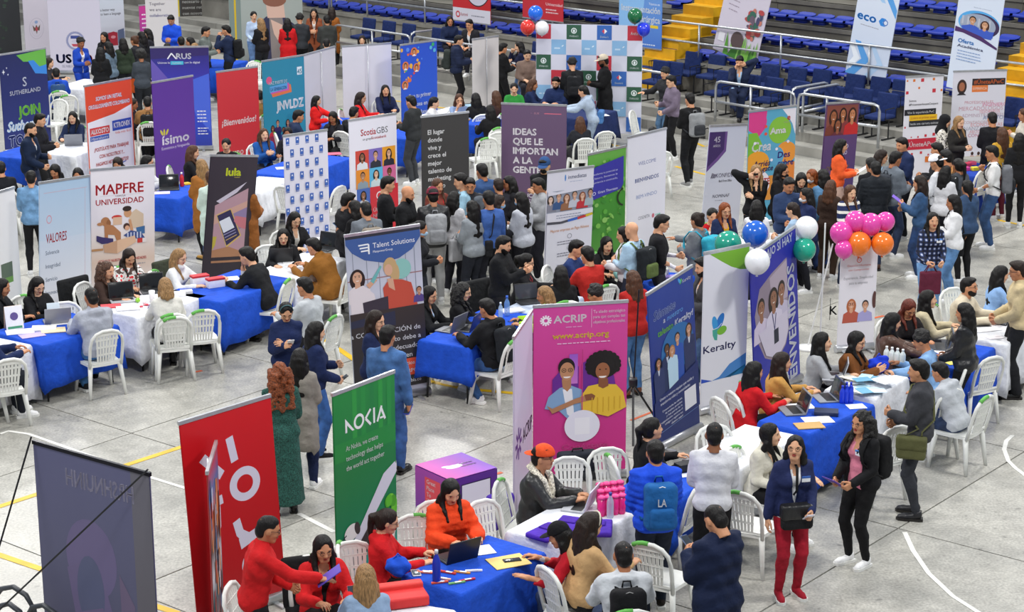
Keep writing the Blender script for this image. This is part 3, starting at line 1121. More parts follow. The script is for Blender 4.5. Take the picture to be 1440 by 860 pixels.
def wear(J, x, plabel):
 """things a person carries; every one a thing of its own"""
 kind, col = x.split(':')[:2]
 rest = x.split(':')[2:]
 e = J['e']
 if kind == 'lanyard':
  m = MB(); inf = .02
  T = J['T']
  for s in (-1, 1):
   m.tube([T(s * .05, -.06, .50), T(s * .065, .02, .495), T(s * .05, .125, .38), T(0, .15, .22)], .006, 5)
  o = m.build('lanyard', mat('cloth', col), e)
  b = roundbox('id_card', (.07, .006, .10), .002, mat('paper', 'EEF0F2'), o); b.location = T(0, .155, .17)
  return
 if kind == 'headband':
  m = MB()
  pts = [(.08 * math.cos(a), .02, .03 + .1 * math.sin(a)) for a in np.linspace(0, math.pi, 12)]
  m.tube(pts, .008, 6)
  o = m.build('headband', mat('cloth', col), e, True)
  Hc, Rh = J['Hc'], J['Rh']
  o.matrix_local = Matrix([list(Rh[0]) + [Hc[0]], list(Rh[1]) + [Hc[1]], list(Rh[2]) + [Hc[2]], [0, 0, 0, 1]])
  return
 rt = J['rt'] + J['twist']
 if kind == 'backpack':
  p = world_of(J, J['P'] + J['Rt'] @ v3(0, -.13, .20))
  t = empty('backpack', p, rt, rest[0] if rest else 'backpack', 'backpack')
  lean = math.asin(max(-1, min(1, J['Rt'][2, 1] * -1))) if True else 0
  t.rotation_euler = (-math.acos(max(-1, min(1, J['Rt'][2, 2]))), 0, rt)

  def mk():
   f = Field((-.22, -.26, -.3), (.22, .08, .32), .014)
   f.rbox((0, -.09, 0), (.15, .085, .22), .06, 0); f.wob(.004, 22)
   V, F = f.mesh(); return mesh_np('bag', V, F, [None])

  def mkp():
   f = Field((-.22, -.30, -.3), (.22, .0, .1), .013)
   f.rbox((0, -.18, -.09), (.115, .04, .095), .035, 0)
   V, F = f.mesh(); return mesh_np('pocket', V, F, [None])
  c2 = rest[1] if len(rest) > 1 else col
  for nm, fn, cc in (('bag_body', mk, col), ('front_pocket', mkp, c2)):
   o = link(nm, mcache(('bp', nm), fn), t)
   o.material_slots[0].link = 'OBJECT'; o.material_slots[0].material = mat('cloth', cc)
  m = MB(); m.tube([(-.04, -.02, .21), (-.03, -.02, .26), (.03, -.02, .26), (.04, -.02, .21)], .008, 6)
  m.build('top_handle', mat('cloth', col), t, True)
  for s in (-1, 1):
   m = MB()
   m.tube([(s * .07, .0, .19), (s * .10, .08, .275), (s * .115, .19, .265), (s * .125, .275, .17), (s * .14, .27, .06), (s * .155, .17, -.06), (s * .14, .0, -.15)], .026, 6, flat=.35)
   m.build('shoulder_strap', mat('cloth', c2), t, True)
  m = MB(); m.tube([(-.14, -.12, .07), (-.10, -.155, .17), (0, -.16, .205), (.10, -.155, .17), (.14, -.12, .07)], .004, 5)
  m.build('zipper', mat('plastic', '8A8A8A' if rest and 'white' not in rest[0] else 'F0F0F0'), t, True)
  J['bag'] = t
  return t
 if kind == 'shoulder_bag':
  side = float(rest[1]) if len(rest) > 1 else 1
  hz = float(rest[2]) if len(rest) > 2 else -.05
  fy = float(rest[3]) if len(rest) > 3 else 0.0
  p = world_of(J, J['P'] + rotz(J['twist']) @ v3(side * .2, fy, hz))
  t = empty('shoulder_bag', p, rt + math.pi / 2 * (0 if abs(fy) > .12 else 1), rest[0], 'bag')

  def mk():
   f = Field((-.22, -.1, -.2), (.22, .1, .2), .012)
   f.rbox((0, 0, 0), (.15, .05, .12), .03, 0); f.wob(.004, 25)
   V, F = f.mesh(); return mesh_np('bag_body', V, F, [None])

  def mkf():
   f = Field((-.22, -.12, -.15), (.22, .12, .2), .012)
   f.rbox((0, 0, .05), (.157, .06, .075), .03, 0)
   V, F = f.mesh(); return mesh_np('flap', V, F, [None])
  for nm, fn in (('bag_body', mk), ('flap', mkf)):
   o = link(nm, mcache(('sb', nm), fn), t)
   o.material_slots[0].link = 'OBJECT'; o.material_slots[0].material = mat('leather' if nm == 'flap' and 'leather' in rest[0] else 'cloth', col)
  # strap up to the far shoulder
  m = MB()
  inv = t.matrix_basis.inverted() if False else None
  Mw = Matrix.Translation(p) @ Matrix.Rotation(t.rotation_euler.z, 4, 'Z')
  Mi = Mw.inverted()
  T = J['T']
  ps = [T(side * .19, .0, .08), T(side * .10, .15, .24), T(-side * .10, .10, .45), T(-side * .11, -.02, .49), T(-side * .08, -.12, .40), T(side * .10, -.15, .15), T(side * .19, -.04, .05)]
  m.tube([Mi @ p2 for p2 in [Mw @ Vector((.1, 0, .1))] + [world_of(J, q) for q in ps] + [Mw @ Vector((-.1, 0, .1))]], .013, 6, flat=.5)
  m.build('strap', mat('cloth', col), t, True)
  return t
 if kind in ('phone', 'paper', 'folder', 'tablet'):
  s = 1 if (len(rest) < 2 or rest[1] == 'R') else -1
  el, wr, _, _ = J['arms'][s]
  d = (wr - el) / np.linalg.norm(wr - el)
  p = world_of(J, wr + d * .10 + v3(-s * .02, 0, .03))
  dim = {'phone': (.075, .15, .009), 'paper': (.21, .29, .004), 'folder': (.16, .23, .008), 'tablet': (.18, .25, .009)}[kind]
  nm = {'phone': 'smartphone', 'paper': 'leaflet', 'folder': 'folder', 'tablet': 'tablet'}[kind]
  lb = rest[0]
  o = empty(nm, p, rt, lb, nm if nm != 'smartphone' else 'phone')
  o.rotation_euler = (.6, 0, rt)
  if kind in ('phone', 'tablet'):
   roundbox('case', dim, .004, mat('plastic', col), o)
   sc = roundbox('screen', (dim[0] * .9, dim[1] * .93, .002), .0005, mat('screen', '2A3038'), o); sc.location = (0, 0, dim[2] / 2 + .0004)
  else:
   bpy.data.objects.remove(o)
   o = roundbox(nm, dim, .001, mat('paper', col), None); o.location = p; o.rotation_euler = (.6, 0, rt)
   tag(o, lb, 'leaflet' if kind == 'paper' else 'folder')
  return
 if kind == 'handbag':
  s = 1 if (len(rest) < 2 or rest[1] == 'R') else -1
  el, wr, _, _ = J['arms'][s]
  d = (wr - el) / np.linalg.norm(wr - el)
  p = world_of(J, wr + d * .09 + v3(0, 0, -.24))
  t = empty('tote_bag', p, rt, rest[0], 'bag')
  roundbox('bag_body', (.30, .09, .33), .03, mat('cloth', col), t)
  for q in (-.03, .03):
   m = MB(); m.tube([(-.08, q, .16), (-.03, q * .4, .25), (.03, q * .4, .25), (.08, q, .16)], .007, 6)
   m.build('handle', mat('cloth', col), t, True)
  return
# ------------------------------------------------------------------ floor
A39 = math.radians(39)
NA = Vector((math.sin(A39), math.cos(A39), 0))
NB = Vector((-math.cos(A39), math.sin(A39), 0))
floor = MB().box((0, 32, -.06), (70, 64, .08)).build('floor', mat('concrete', '6E6C66'))
tag(floor, kind='structure')
us = [14.07 + 3.0 * k for k in range(-5, 11)]
ws = [8.72 - 3.5 * k for k in range(6, 0, -1)] + [8.72, 13.64] + [13.64 + 3.5 * k for k in range(1, 11)]
O0 = Vector((6.09, 38.33, 0)); D0 = Vector((0.690, -0.7236, 0)); N0 = Vector((0.7236, 0.690, 0))
sm = mat('terrazzo', 'AFADA5')
for i in range(len(us) - 1):
 for j in range(len(ws) - 1):
  g = .009
  c = [NA * (us[i] + g) + NB * (ws[j] + g), NA * (us[i + 1] - g) + NB * (ws[j] + g), NA * (us[i + 1] - g) + NB * (ws[j + 1] - g), NA * (us[i] + g) + NB * (ws[j + 1] - g)]
  m = sum(c, Vector()) / 4
  if m.y < 10 or abs(m.x) > m.y * .34 + 3 or (m - O0).dot(N0) > 1.0 or m.y > 62: continue
  q = MB()
  V = [p - m + Vector((0, 0, z)) for z in (-.02, 0) for p in c]
  q.add(V, [(0, 1, 2, 3), (7, 6, 5, 4), (1, 0, 4, 5), (2, 1, 5, 6), (3, 2, 6, 7), (0, 3, 7, 4)])
  q.build('slab', sm, floor, loc=m)

def flat_line(pts, w, hx, name='painted_line'):
 P = [at(x, y, 0) for x, y in pts]
 V = []; F = []
 for i, p in enumerate(P):
  a = P[max(i - 1, 0)]; b = P[min(i + 1, len(P) - 1)]
  t = (b - a).normalized(); n = Vector((-t.y, t.x, 0)) * w / 2
  V += [p + n + Vector((0, 0, .002)), p - n + Vector((0, 0, .002)), p + n + Vector((0, 0, .0045)), p - n + Vector((0, 0, .0045))]
 for i in range(len(P) - 1):
  a, b = i * 4, i * 4 + 4
  F += [(a + 2, a + 3, b + 3, b + 2), (a, a + 2, b + 2, b), (a + 3, a + 1, b + 1, b + 3)]
 m = MB(); m.add(V, F)
 m.build(name, mat('paint', hx), floor)

Y1, W1, O1 = 'E2B616', 'E6E5DF', 'E0642E'
flat_line([(-10, 715), (250, 630), (330, 604)], .085, Y1)
flat_line([(-10, 777), (58, 800), (250, 862)], .085, Y1)
flat_line([(430, 464), (459, 480), (480, 493), (500, 507), (540, 522), (600, 535), (650, 546), (725, 553)], .09, Y1)
flat_line([(950, 234), (990, 245), (1062, 255)], .08, Y1)
flat_line([(972, 198), (990, 206), (1003, 203)], .09, Y1)
flat_line([(1392, 307), (1450, 319)], .08, Y1)
flat_line([(530, 138), (625, 152), (660, 158)], .08, Y1)
flat_line([(858, 203), (878, 207)], .08, Y1)
flat_line([(925, 545), (1000, 555)], .08, Y1)
flat_line([(0, 610), (12, 606), (40, 610), (215, 672), (330, 708)], .05, W1)
flat_line([(1424, 612), (1415, 620), (1412, 632), (1418, 648), (1428, 658), (1444, 670)], .05, W1)
flat_line([(1272, 748), (1284, 774), (1306, 806), (1340, 838), (1384, 866)], .05, W1)
flat_line([(420, 722), (470, 748)], .06, W1)
flat_line([(1229, 447), (1243, 444)], .05, O1, 'orange_mark')
flat_line([(691, 668), (706, 664)], .05, O1, 'orange_mark')
flat_line([(274, 523), (284, 521)], .05, O1, 'orange_mark')
flat_line([(887, 591), (920, 578)], .04, 'C9643E', 'orange_mark')
MB().add  # noqa

# ------------------------------------------------------------------ grandstand
stand = MB()
ANG = math.atan2(D0.y, D0.x)
RS = Matrix.Rotation(ANG, 3, 'Z')

def S(t, s, z=0.0):
 return O0 + D0 * t + N0 * s + Vector((0, 0, z))

def sbox(mb, t0, t1, s0, s1, z0, z1, mi=0):
 c = S((t0 + t1) / 2, (s0 + s1) / 2, (z0 + z1) / 2)
 mb.box(c, (t1 - t0, s1 - s0, z1 - z0), M=RS, mi=mi)

TL_, TR_ = -34.0, 13.0
sbox(stand, TL_, TR_, .0, 16, -.1, .02)
root = stand.build('concrete_grandstand', mat('concrete', '8F8E88'))
tag(root, kind='structure')
prof = [(0.0, .42, .19), (.42, 1.25, .38), (1.25, 2.0, .53)]
for k in range(11): prof.append((2.0 + .78 * k, 2.0 + .78 * (k + 1), 1.2 + .42 * k))
for i, (s0, s1, zt) in enumerate(prof):
 for t0 in np.arange(TL_, TR_, 5.875):
  m = MB()
  sbox(m, t0 + .006, t0 + 5.869, s0, 2.0 if i < 3 else s1 + .78, 0, zt)
  if i >= 3: sbox(m, t0 + .006, t0 + 5.869, s0 - .05, s0 + .1, zt - .09, zt)
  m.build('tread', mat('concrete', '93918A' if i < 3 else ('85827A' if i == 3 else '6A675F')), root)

def project(p):
 d = Vector(p) - Vector((0, 0, CH))
 f = d.y * math.cos(PITCH) - d.z * math.sin(PITCH)
 u = d.x; v = d.y * math.sin(PITCH) + d.z * math.cos(PITCH)
 return 720 + FPX * u / f, 430 - FPX * v / f

def t_of(x, y, z):
 p = at(x, y, z) - O0
 return p.dot(D0), p.dot(N0)

# yellow stairs cutting through the tiers
ST = []
for xa, xb, yy in ((936, 1018, 40), (1408, 1470, 100)):
 ta = t_of(xa, yy, 1.75)[0]; tb = t_of(xb, yy, 1.75)[0]
 if yy == 100: tb = ta + 1.6
 ST.append((ta, tb))
 e = MB()
 sbox(e, ta, tb, 1.98, 2.02, 1.18, 1.2)
 e = e.build('yellow_stairway', mat('paint', 'D9A514')); tag(e, kind='structure')
 for k in range(20):
  m = MB(); z = 1.2 + .21 * (k + 1)
  sbox(m, ta, tb, 1.62 + .39 * k if k else 1.9, 2.4 + .39 * k, z - .40, z)
  m.build('step', mat('paint', 'D9A514'), e)
 m = MB()
 sbox(m, ta, tb, 1.55, 2.0, .53, .98); sbox(m, ta, tb, 1.75, 2.0, .9, 1.2)
 m.build('step', mat('paint', 'D9A514'), e)

# blue plastic seats on the tiers
sb = mat('plastic', '15309A', .55)

def seat_mesh():
 m = MB()
 V = []; n = 7
 for j, (y, z) in enumerate(((-.21, .10), (-.19, .16), (.0, .14), (.15, .15), (.19, .17), (.205, .215), (.215, .22), (.225, .21), (.21, .15), (.17, .11), (0, .10), (-.18, .09))):
  for k in range(n):
   x = -.225 + .45 * k / (n - 1)
   e = abs(x) / .225
   V.append((x * (1 - (.1 if z > .4 else 0)), y, z + (.012 * e * e if z < .2 else -.02 * e ** 4)))
 F = []
 J = 12
 for j in range(J):
  for k in range(n - 1):
   a, b = j * n + k, ((j + 1) % J) * n + k
   F.append((a, a + 1, b + 1, b))
 m.add(V, F)
 m.box((0, 0, .05), (.30, .2, .10))
 return m.mesh('stadium_seat', [sb], True)

SM = seat_mesh()
ORD = ['first', 'second', 'third', 'fourth', 'fifth', 'sixth', 'seventh', 'eighth', 'ninth', 'tenth', 'eleventh', 'twelfth', 'thirteenth', 'fourteenth', 'fifteenth', 'sixteenth', 'seventeenth', 'eighteenth', 'nineteenth', 'twentieth']
for q in ('twenty', 'thirty', 'forty', 'fifty', 'sixty'): ORD += ([] if q == 'twenty' else [q[:-1] + 'ieth']) + [q + '-' + w for w in ORD[:9]]
ns = 0
for k in range(0, 6):
 t = TL_ + .3; nr = 0
 s = 2.0 + .78 * k + .30; zt = 1.2 + .42 * k
 while t < TR_ - .3:
  p = S(t, s, zt)
  x, y = project(S(t, s, zt + .4))
  ok = -15 < x < 1455 and -14 < y and not any(a - .28 < t < b + .28 for a, b in ST) and not (x < 425)
  if ok and ns < 292:
   o = link('stadium_seat', SM, None, p, (0, 0, ANG))
   tag(o, 'blue plastic seat, %s visible from the left in the %s tier row above the rail' % (ORD[nr], ORD[k]), 'seat', 'blue plastic seats on the tiers')
   ns += 1; nr += 1
  t += .52

def rail(points, name, label, posts, hs=(.85, .42), r=.028, group=None, hx='B9BCC0', z0=.38):
 """points: (t,s) line; bars at heights hs, posts at fractions"""
 e = empty(name, S(points[0][0], points[0][1], z0), 0, label, 'railing', group)
 o = e.location.copy()
 mt = mat('metal', hx)
 for h in hs:
  P = [S(t, s, z0 + h) - o for t, s in points]
  m = MB()
  if h == hs[0]:
   a, b = P[0].copy(), P[-1].copy()
   da = (P[1] - P[0]).normalized(); db = (P[-2] - P[-1]).normalized()
   P = [a - Vector((0, 0, h)), a - Vector((0, 0, .12)), a - Vector((0, 0, .03)) + da * .03, a + da * .13] + P[1:-1] + [b + db * .13, b - Vector((0, 0, .03)) + db * .03, b - Vector((0, 0, .12)), b - Vector((0, 0, h))]
  m.tube(P, r, 8)
  m.build('rail_bar', mt, e, True)
 for t, s in posts:
  m = MB(); m.tube([S(t, s, z0) - o, S(t, s, z0 + hs[0]) - o], r * .9, 8)
  m.build('post', mt, e, True)

def tz(x, y, z): return t_of(x, y, z)[0]

zt = 1.23
rail([(tz(993, 116, zt), .1), (tz(1113, 131, zt), .1)], 'guard_rail', 'grey tubular rail in front of the seated man in a suit', [(tz(1050, 122, zt), .1)])
rail([(tz(1117, 132, zt), .1), (tz(1241, 147, zt), .1)], 'guard_rail', 'grey tubular rail behind the purple and orange banners on the right', [(tz(1162, 137, zt), .1)])
rail([(tz(760, 82, zt), .1), (tz(928, 107, zt), .1)], 'guard_rail', 'grey tubular rail running behind the logo wall to the man in glasses', [(tz(840, 95, zt), .1)])
rail([(tz(557, 54, zt), .1), (tz(752, 80, zt), .1)], 'guard_rail', 'grey tubular rail behind the tall blue banner with round photos', [(tz(640, 65, zt), .1)])
rail([(tz(440, 38, zt), .1), (tz(553, 53, zt), .1)], 'guard_rail', 'grey tubular rail left of the blue banner with round photos', [(tz(500, 45, zt), .1)])
for a, nm in ((1113, 'grey stair rail going up beside the seated man in a suit'), (1117, 'grey stair rail going up behind the colourful creative banner'), (553, 'grey stair rail going up left of the blue banner')):
 t = tz(a, 131 if a > 1000 else 54, zt)
 t += .16 if a == 1117 else -.1
 rail([(t, .12), (t, 1.3)], 'stair_rail', nm, [], z0=.45)
for a, b in ((TL_ + 1, -18), (-17.9, 12.5)):
 rail([(a, 1.97), (b, 1.97)], 'tier_rail', {-17.9: 'long grey rail along the tier wall crossing both yellow stairways'}.get(a, 'grey rail on the tier wall behind the banners at the far left'),
         [(x, 1.97) for x in np.arange(a + 1.5, b - .5, 2.3)], hs=(.84, .42), r=.026, z0=1.2)

# ------------------------------------------------------------------ padded chairs on the platform
def padded_chair(px, py, z, label):
 p = at(px, py, z + .86)
 e = empty('padded_chair', (p.x, p.y, z), ANG + math.pi + .0, label, 'chair', 'dark blue padded chairs on the grandstand platform')
 um = mat('cloth', '1B2C5E')
 b = roundbox('backrest', (.47, .08, .46), .035, um, e, (0, -.2, .66), (.12, 0, 0), 3)
 b = roundbox('seat', (.47, .45, .08), .035, um, e, (0, .02, .44), (-.04, 0, 0), 3)
 for s in (-1, 1):
  m = MB(); m.tube([(s * .25, -.18, .62), (s * .25, -.17, .40), (s * .25, .18, .42), (s * .25, .2, .62), (s * .25, -.1, .63)], .012, 6)
  m.build('armrest', mat('plastic', '17181B'), e)
  m = MB(); m.tube([(s * .2, 0, .40), (s * .2, 0, .02)], .016, 6); m.box((s * .2, 0, .012), (.05, .4, .024))
  m.build('leg', mat('plastic', '17181B'), e)
 return e

for i_, (px, py) in enumerate(((913, 68), (933, 71), (967, 76), (1000, 80), (1075, 93), (1113, 98), (1148, 101), (1195, 108), (1230, 112), (1261, 116), (1421, 141), (1455, 146))):
 padded_chair(px, py, .53, 'dark blue padded chair, %s from the left in the rear platform row' % ORD[i_])
for i_, (px, py) in enumerate(((921, 88), (940, 90), (1080, 112), (1117, 117), (1165, 124), (1205, 128), (1240, 134), (1012, 103), (1048, 108))):
 padded_chair(px, py, .38, 'dark blue padded chair behind the front rail, %s' % ['at the logo backdrop corner', 'behind the mauve grey jacket', 'right of the seated suit', 'above the colourful verbs banner', 'left of the purple banner', 'right behind the purple banner', 'at the rounded rail end on the right', 'left of the seated suit', 'under the seated suit'][i_])
for i_, (px, py) in enumerate(((538, 32), (566, 36), (510, 28), (608, 42), (633, 45), (661, 49), (750, 62), (775, 66))):
 padded_chair(px, py, .50, 'dark blue padded chair on the left platform, %s' % ['left of the rail end', 'by the rounded rail end', 'at the ring binder poster', 'left of the navy jacket', 'under the navy jacket', 'under the black vest', 'behind the navy blazer', 'beside the logo backdrop'][i_])

# ------------------------------------------------------------------ white plastic chair
def chair_parts():
 wm = mat('plastic', 'E4E5E0', .38)
 P = []
 # seat
 m = MB()
 prof = [(-.20, -.20), (0, -.215), (.20, -.20), (.225, .05), (.215, .20), (.12, .235), (0, .24), (-.12, .235), (-.215, .20), (-.225, .05)]
 n = len(prof)
 V = [(x, y, .40) for x, y in prof] + [(x, y, .435) for x, y in prof] + [(x * .8, y * .8, .428) for x, y in prof]
 F = [tuple(range(n - 1, -1, -1)), tuple(range(2 * n, 3 * n))]
 for o in (0, n):
  F += [(o + i, o + (i + 1) % n, o + n + (i + 1) % n, o + n + i) for i in range(n)]
 m.add(V, F)
 P.append(('seat', m.mesh('seat', [wm]), wm))
 for sx in (-1, 1):
  for sy in (-1, 1):
   m = MB()
   a = Vector((sx * .19, sy * .18, .42)); b = Vector((sx * .235, sy * .235, 0))
   m.tube([a, (a + b) / 2, b], .033, 6, r2=.02)
   P.append(('leg', m.mesh('leg', [wm], True), wm))
 # back frame: arch
 m = MB()
 pts = []
 for x, z in ((-.205, .40), (-.212, .55), (-.212, .68), (-.195, .78), (-.14, .845), (-.06, .875), (.06, .875), (.14, .845), (.195, .78), (.212, .68), (.212, .55), (.205, .40)):
  pts.append((x, -.205 - (z - .42) * .24, z))
 m.tube(pts, .021, 8)
 P.append(('back_frame', m.mesh('back_frame', [wm], True), wm))
 m = MB()
 for k in range(-3, 4):
  q = k * .034
  V = []
  for z, w in ((.45, .022), (.60, .026), (.74, .030), (.845 - (k * .034) ** 2 * 2, .034)):
   x = q * (1 + (z - .45) * .75)
   for dx in (-w / 2, w / 2):
    for dy in (-.005, .005): V.append((x + dx, -.205 - (z - .42) * .24 + dy, z))
  F = []
  for j in range(3):
   a = j * 4
   F += [(a, a + 2, a + 6, a + 4), (a + 3, a + 1, a + 5, a + 7), (a + 1, a, a + 4, a + 5), (a + 2, a + 3, a + 7, a + 6)]
  m.add(V, F)
 for z, w in ((.455, .40), (.56, .25), (.66, .27), (.76, .30), (.835, .31)):
  m.box((0, -.205 - (z - .42) * .24, z), (w, .011, .022 if z < .8 else .05))
 P.append(('back_slats', m.mesh('back_slats', [wm]), wm))
 return P

CP = chair_parts()
TAPE = MB().tube([(x, -.205 - (z - .42) * .24, z + .003) for x, z in ((-.15, .838), (-.10, .862), (-.05, .876), (.01, .876))], .0225, 8).mesh('green_tape', [mat('paper', '5FAE4C')], True)
CHAIRS = []

def white_chair(x, y, rz, label, group=None, tape=False, z=0.0):
 e = empty('plastic_chair', (x, y, z), rz, label, 'chair', group)
 for nm, me, _ in CP: link(nm, me, e)
 if tape: link('green_tape', TAPE, e)
 CHAIRS.append(e)
 return e

def chair_px(px, py, rot, label, tape=False, group=None):
 p = at(px, py, .88)
 r = math.radians(rot)
 return white_chair(p.x - .31 * math.sin(r), p.y + .31 * math.cos(r), r, label, group, tape)

# ------------------------------------------------------------------ tables and cloths
def table(corners, col, label, drop=.16, tl=None, folds=True):
 P = [at(x, y, .75) for x, y in corners]
 c = sum(P, Vector()) / 4
 ex = ((P[1] - P[0]) + (P[2] - P[3])); ey = ((P[3] - P[0]) + (P[2] - P[1]))
 Lx = ex.length / 2; Ly = ey.length / 2
 ang = math.atan2(ex.y, ex.x)
 ex = Vector((math.cos(ang), math.sin(ang), 0)); n = Vector((-ex.y, ex.x, 0))
 Ly = max(abs(ey.dot(n)) / 2, .6)
 c.z = 0
 t = empty('folding_table', c, ang, 'folding table beneath the ' + ' '.join(label.split()[:11]), 'table', 'folding tables under cloths')
 roundbox('tabletop', (Lx - .03, Ly - .03, .035), .008, mat('plastic', 'D8D8D4'), t, (0, 0, .715))
 for sx in (-1, 1):
  for sy in (-1, 1):
   m = MB(); m.tube([(sx * (Lx / 2 - .12), sy * (Ly / 2 - .08), .70), (sx * (Lx / 2 - .08), sy * (Ly / 2 - .06), 0)], .014, 6)
   m.build('leg', mat('plastic', '1A1A1C'), t, True)
 # cloth
 rr = random.Random(int(corners[0][0] * 3 + corners[0][1]))
 per = []
 N1, N2 = max(6, int(Lx / .09)), max(5, int(Ly / .09))
 for i in range(N1): per.append((-Lx / 2 + Lx * i / N1, -Ly / 2, 0, -1))
 for i in range(N2): per.append((Lx / 2, -Ly / 2 + Ly * i / N2, 1, 0))
 for i in range(N1): per.append((Lx / 2 - Lx * i / N1, Ly / 2, 0, 1))
 for i in range(N2): per.append((-Lx / 2, Ly / 2 - Ly * i / N2, -1, 0))
 n = len(per)
 V = []; F = []
 ph = rr.uniform(0, 6)
 levels = [0, .03, .2, .45, .75, 1.0]
 top = .742
 for li, l in enumerate(levels):
  for i, (x, y, nx, ny) in enumerate(per):
   cor = 0
   if i in (0, N1, N1 + N2, 2 * N1 + N2): nx, ny = (x / abs(x)), (y / abs(y)); cor = 1
   s = i * .09
   w = .012 + (.02 * math.sin(s * 9 + ph) + .015 * math.sin(s * 17 + 2 * ph)) * l * (1 if folds else .4) + .03 * l + (.04 * l if cor else 0)
   if li == 0: w = .0
   z = top + .008 - (.008 if li else 0) - l * (top - drop) + (.02 * math.sin(s * 2.3 + ph) * l) - (.05 * l if cor else 0)
   V.append((x + nx * w, y + ny * w, max(z, .015)))
 for li in range(len(levels) - 1):
  for i in range(n):
   a, b = li * n + i, li * n + (i + 1) % n
   F.append((b, a, a + n, b + n))
 F.append(tuple(range(n)))
 m = MB(); m.add(V, F)
 o = m.build('tablecloth', mat('cloth', col), None, True, loc=c, rot=(0, 0, ang))
 sd = o.modifiers.new('thickness', 'SOLIDIFY'); sd.thickness = .004; sd.offset = -1
 tag(o, label, 'tablecloth')
 return c, ang, Lx, Ly

def on_table(px, py, z=.752):
 return at(px, py, z)

def laptop(px, py, rot, label, col='8C8F94', scr='1A1D22', lid='A9ACB0', z=.752):
 """rot: direction the user of the laptop looks, same convention as people"""
 p = on_table(px, py, z)
 e = empty('laptop', p, math.radians(rot), label, 'laptop')
 roundbox('keyboard_deck', (.33, .23, .016), .004, mat('plastic', col), e, (0, 0, .008))
 k = roundbox('keys', (.28, .11, .003), .001, mat('plastic', '232427'), e, (0, .03, .017))
 l = roundbox('lid', (.33, .012, .22), .004, mat('plastic', lid), e, (0, .145, .115), (-.3, 0, 0))
 roundbox('screen', (.31, .002, .19), .0005, mat('screen', scr), l, (0, -.0065, 0))
 return e

def papers(px, py, rot, label, col='F2F1EC', dim=(.21, .30, .004), name='paper_sheet', cat='paper', z=.753, group=None):
 p = on_table(px, py, z + dim[2] / 2)
 o = roundbox(name, dim, min(.001, dim[2] * .3), mat('paper', col), None, p, (0, 0, math.radians(rot)))
 return tag(o, label, cat, group)

def bottle(px, py, label, col='2038C8', capc='F0F0F0', h=.25, r=.035, kind='clear', z=.752, name='water_bottle', cat='bottle', group=None):
 p = on_table(px, py, z)
 e = empty(name, p, 0, label, cat, group)
 m = MB(); m.lathe([(r * .9, 0), (r, .01), (r, h * .62), (r * .85, h * .7), (r * .38, h * .85), (r * .38, h * .9)], n=12)
 m.build('bottle_body', mat(kind, col), e, True)
 m = MB(); m.lathe([(r * .45, h * .88), (r * .45, h), (r * .3, h)], n=10)
 m.build('bottle_cap', mat('plastic', capc), e, True)
 return e

# ------------------------------------------------------------------ balloons
def balloon(px, py, ppx, col, label, depth_pt, group=None, text=None, tcol='FFFFFF'):
 """depth_pt: world point whose distance the balloon shares; ppx diameter in photo pixels"""
 d = (at(px, py, 0) - Vector((0, 0, CH)))
 d.normalize()
 fwd = Vector((0, math.cos(PITCH), -math.sin(PITCH)))
 dep = (depth_pt - Vector((0, 0, CH))).dot(fwd)
 p = Vector((0, 0, CH)) + d * (dep / d.dot(fwd))
 r = ppx / FPX * dep / 2
 m = MB()
 prof = []
 for k in range(15):
  a = math.pi * k / 14
  z = -math.cos(a); q = math.sin(a)
  if z < 0: q *= 1 - .10 * z * z; z *= 1.12
  prof.append((max(q, .001) * r, z * r))
 m.lathe(prof, n=24)
 o = m.build('balloon', mat('rubber_balloon', col), None, True, p)
 k = MB(); k.lathe([(r * .03, -r * 1.12), (r * .12, -r * 1.22), (r * .09, -r * 1.24)], n=8); k.build('knot', mat('rubber_balloon', col), o)
 tag(o, label, 'balloon', group)
 return o, p, r
# ------------------------------------------------------------------ flat print on banners
_TX = {}

def text_geo(s, bold, shear):
 bold = bold / 1.0
 key = (s, bold, shear)
 if key in _TX: return _TX[key]
 cu = bpy.data.curves.new('t', 'FONT')
 cu.body = s
 cu.size = 1.0
 cu.resolution_u = 2
 cu.shear = shear
 cu.align_x = 'LEFT'
 o = bpy.data.objects.new('t', cu)
 me = o.to_mesh()
 n = len(me.vertices)
 V = np.empty(n * 3, dtype=np.float32); me.vertices.foreach_get('co', V)
 V = V.reshape(-1, 3)[:, :2]
 F = [tuple(p.vertices) for p in me.polygons]
 o.to_mesh_clear()
 bpy.data.objects.remove(o); bpy.data.curves.remove(cu)
 if n == 0: V = np.zeros((1, 2)); F = []
 if bold >= 1 and F:
  d = .011 * bold
  V = np.concatenate([V + o_ for o_ in ((-d, 0), (d, 0), (0, d), (0, -d))])
  F = [tuple(i + k * n for i in f) for k in range(4) for f in F]
 w0, w1 = V[:, 0].min(), V[:, 0].max()
 _TX[key] = (V - (w0, 0), F, w1 - w0)
 return _TX[key]

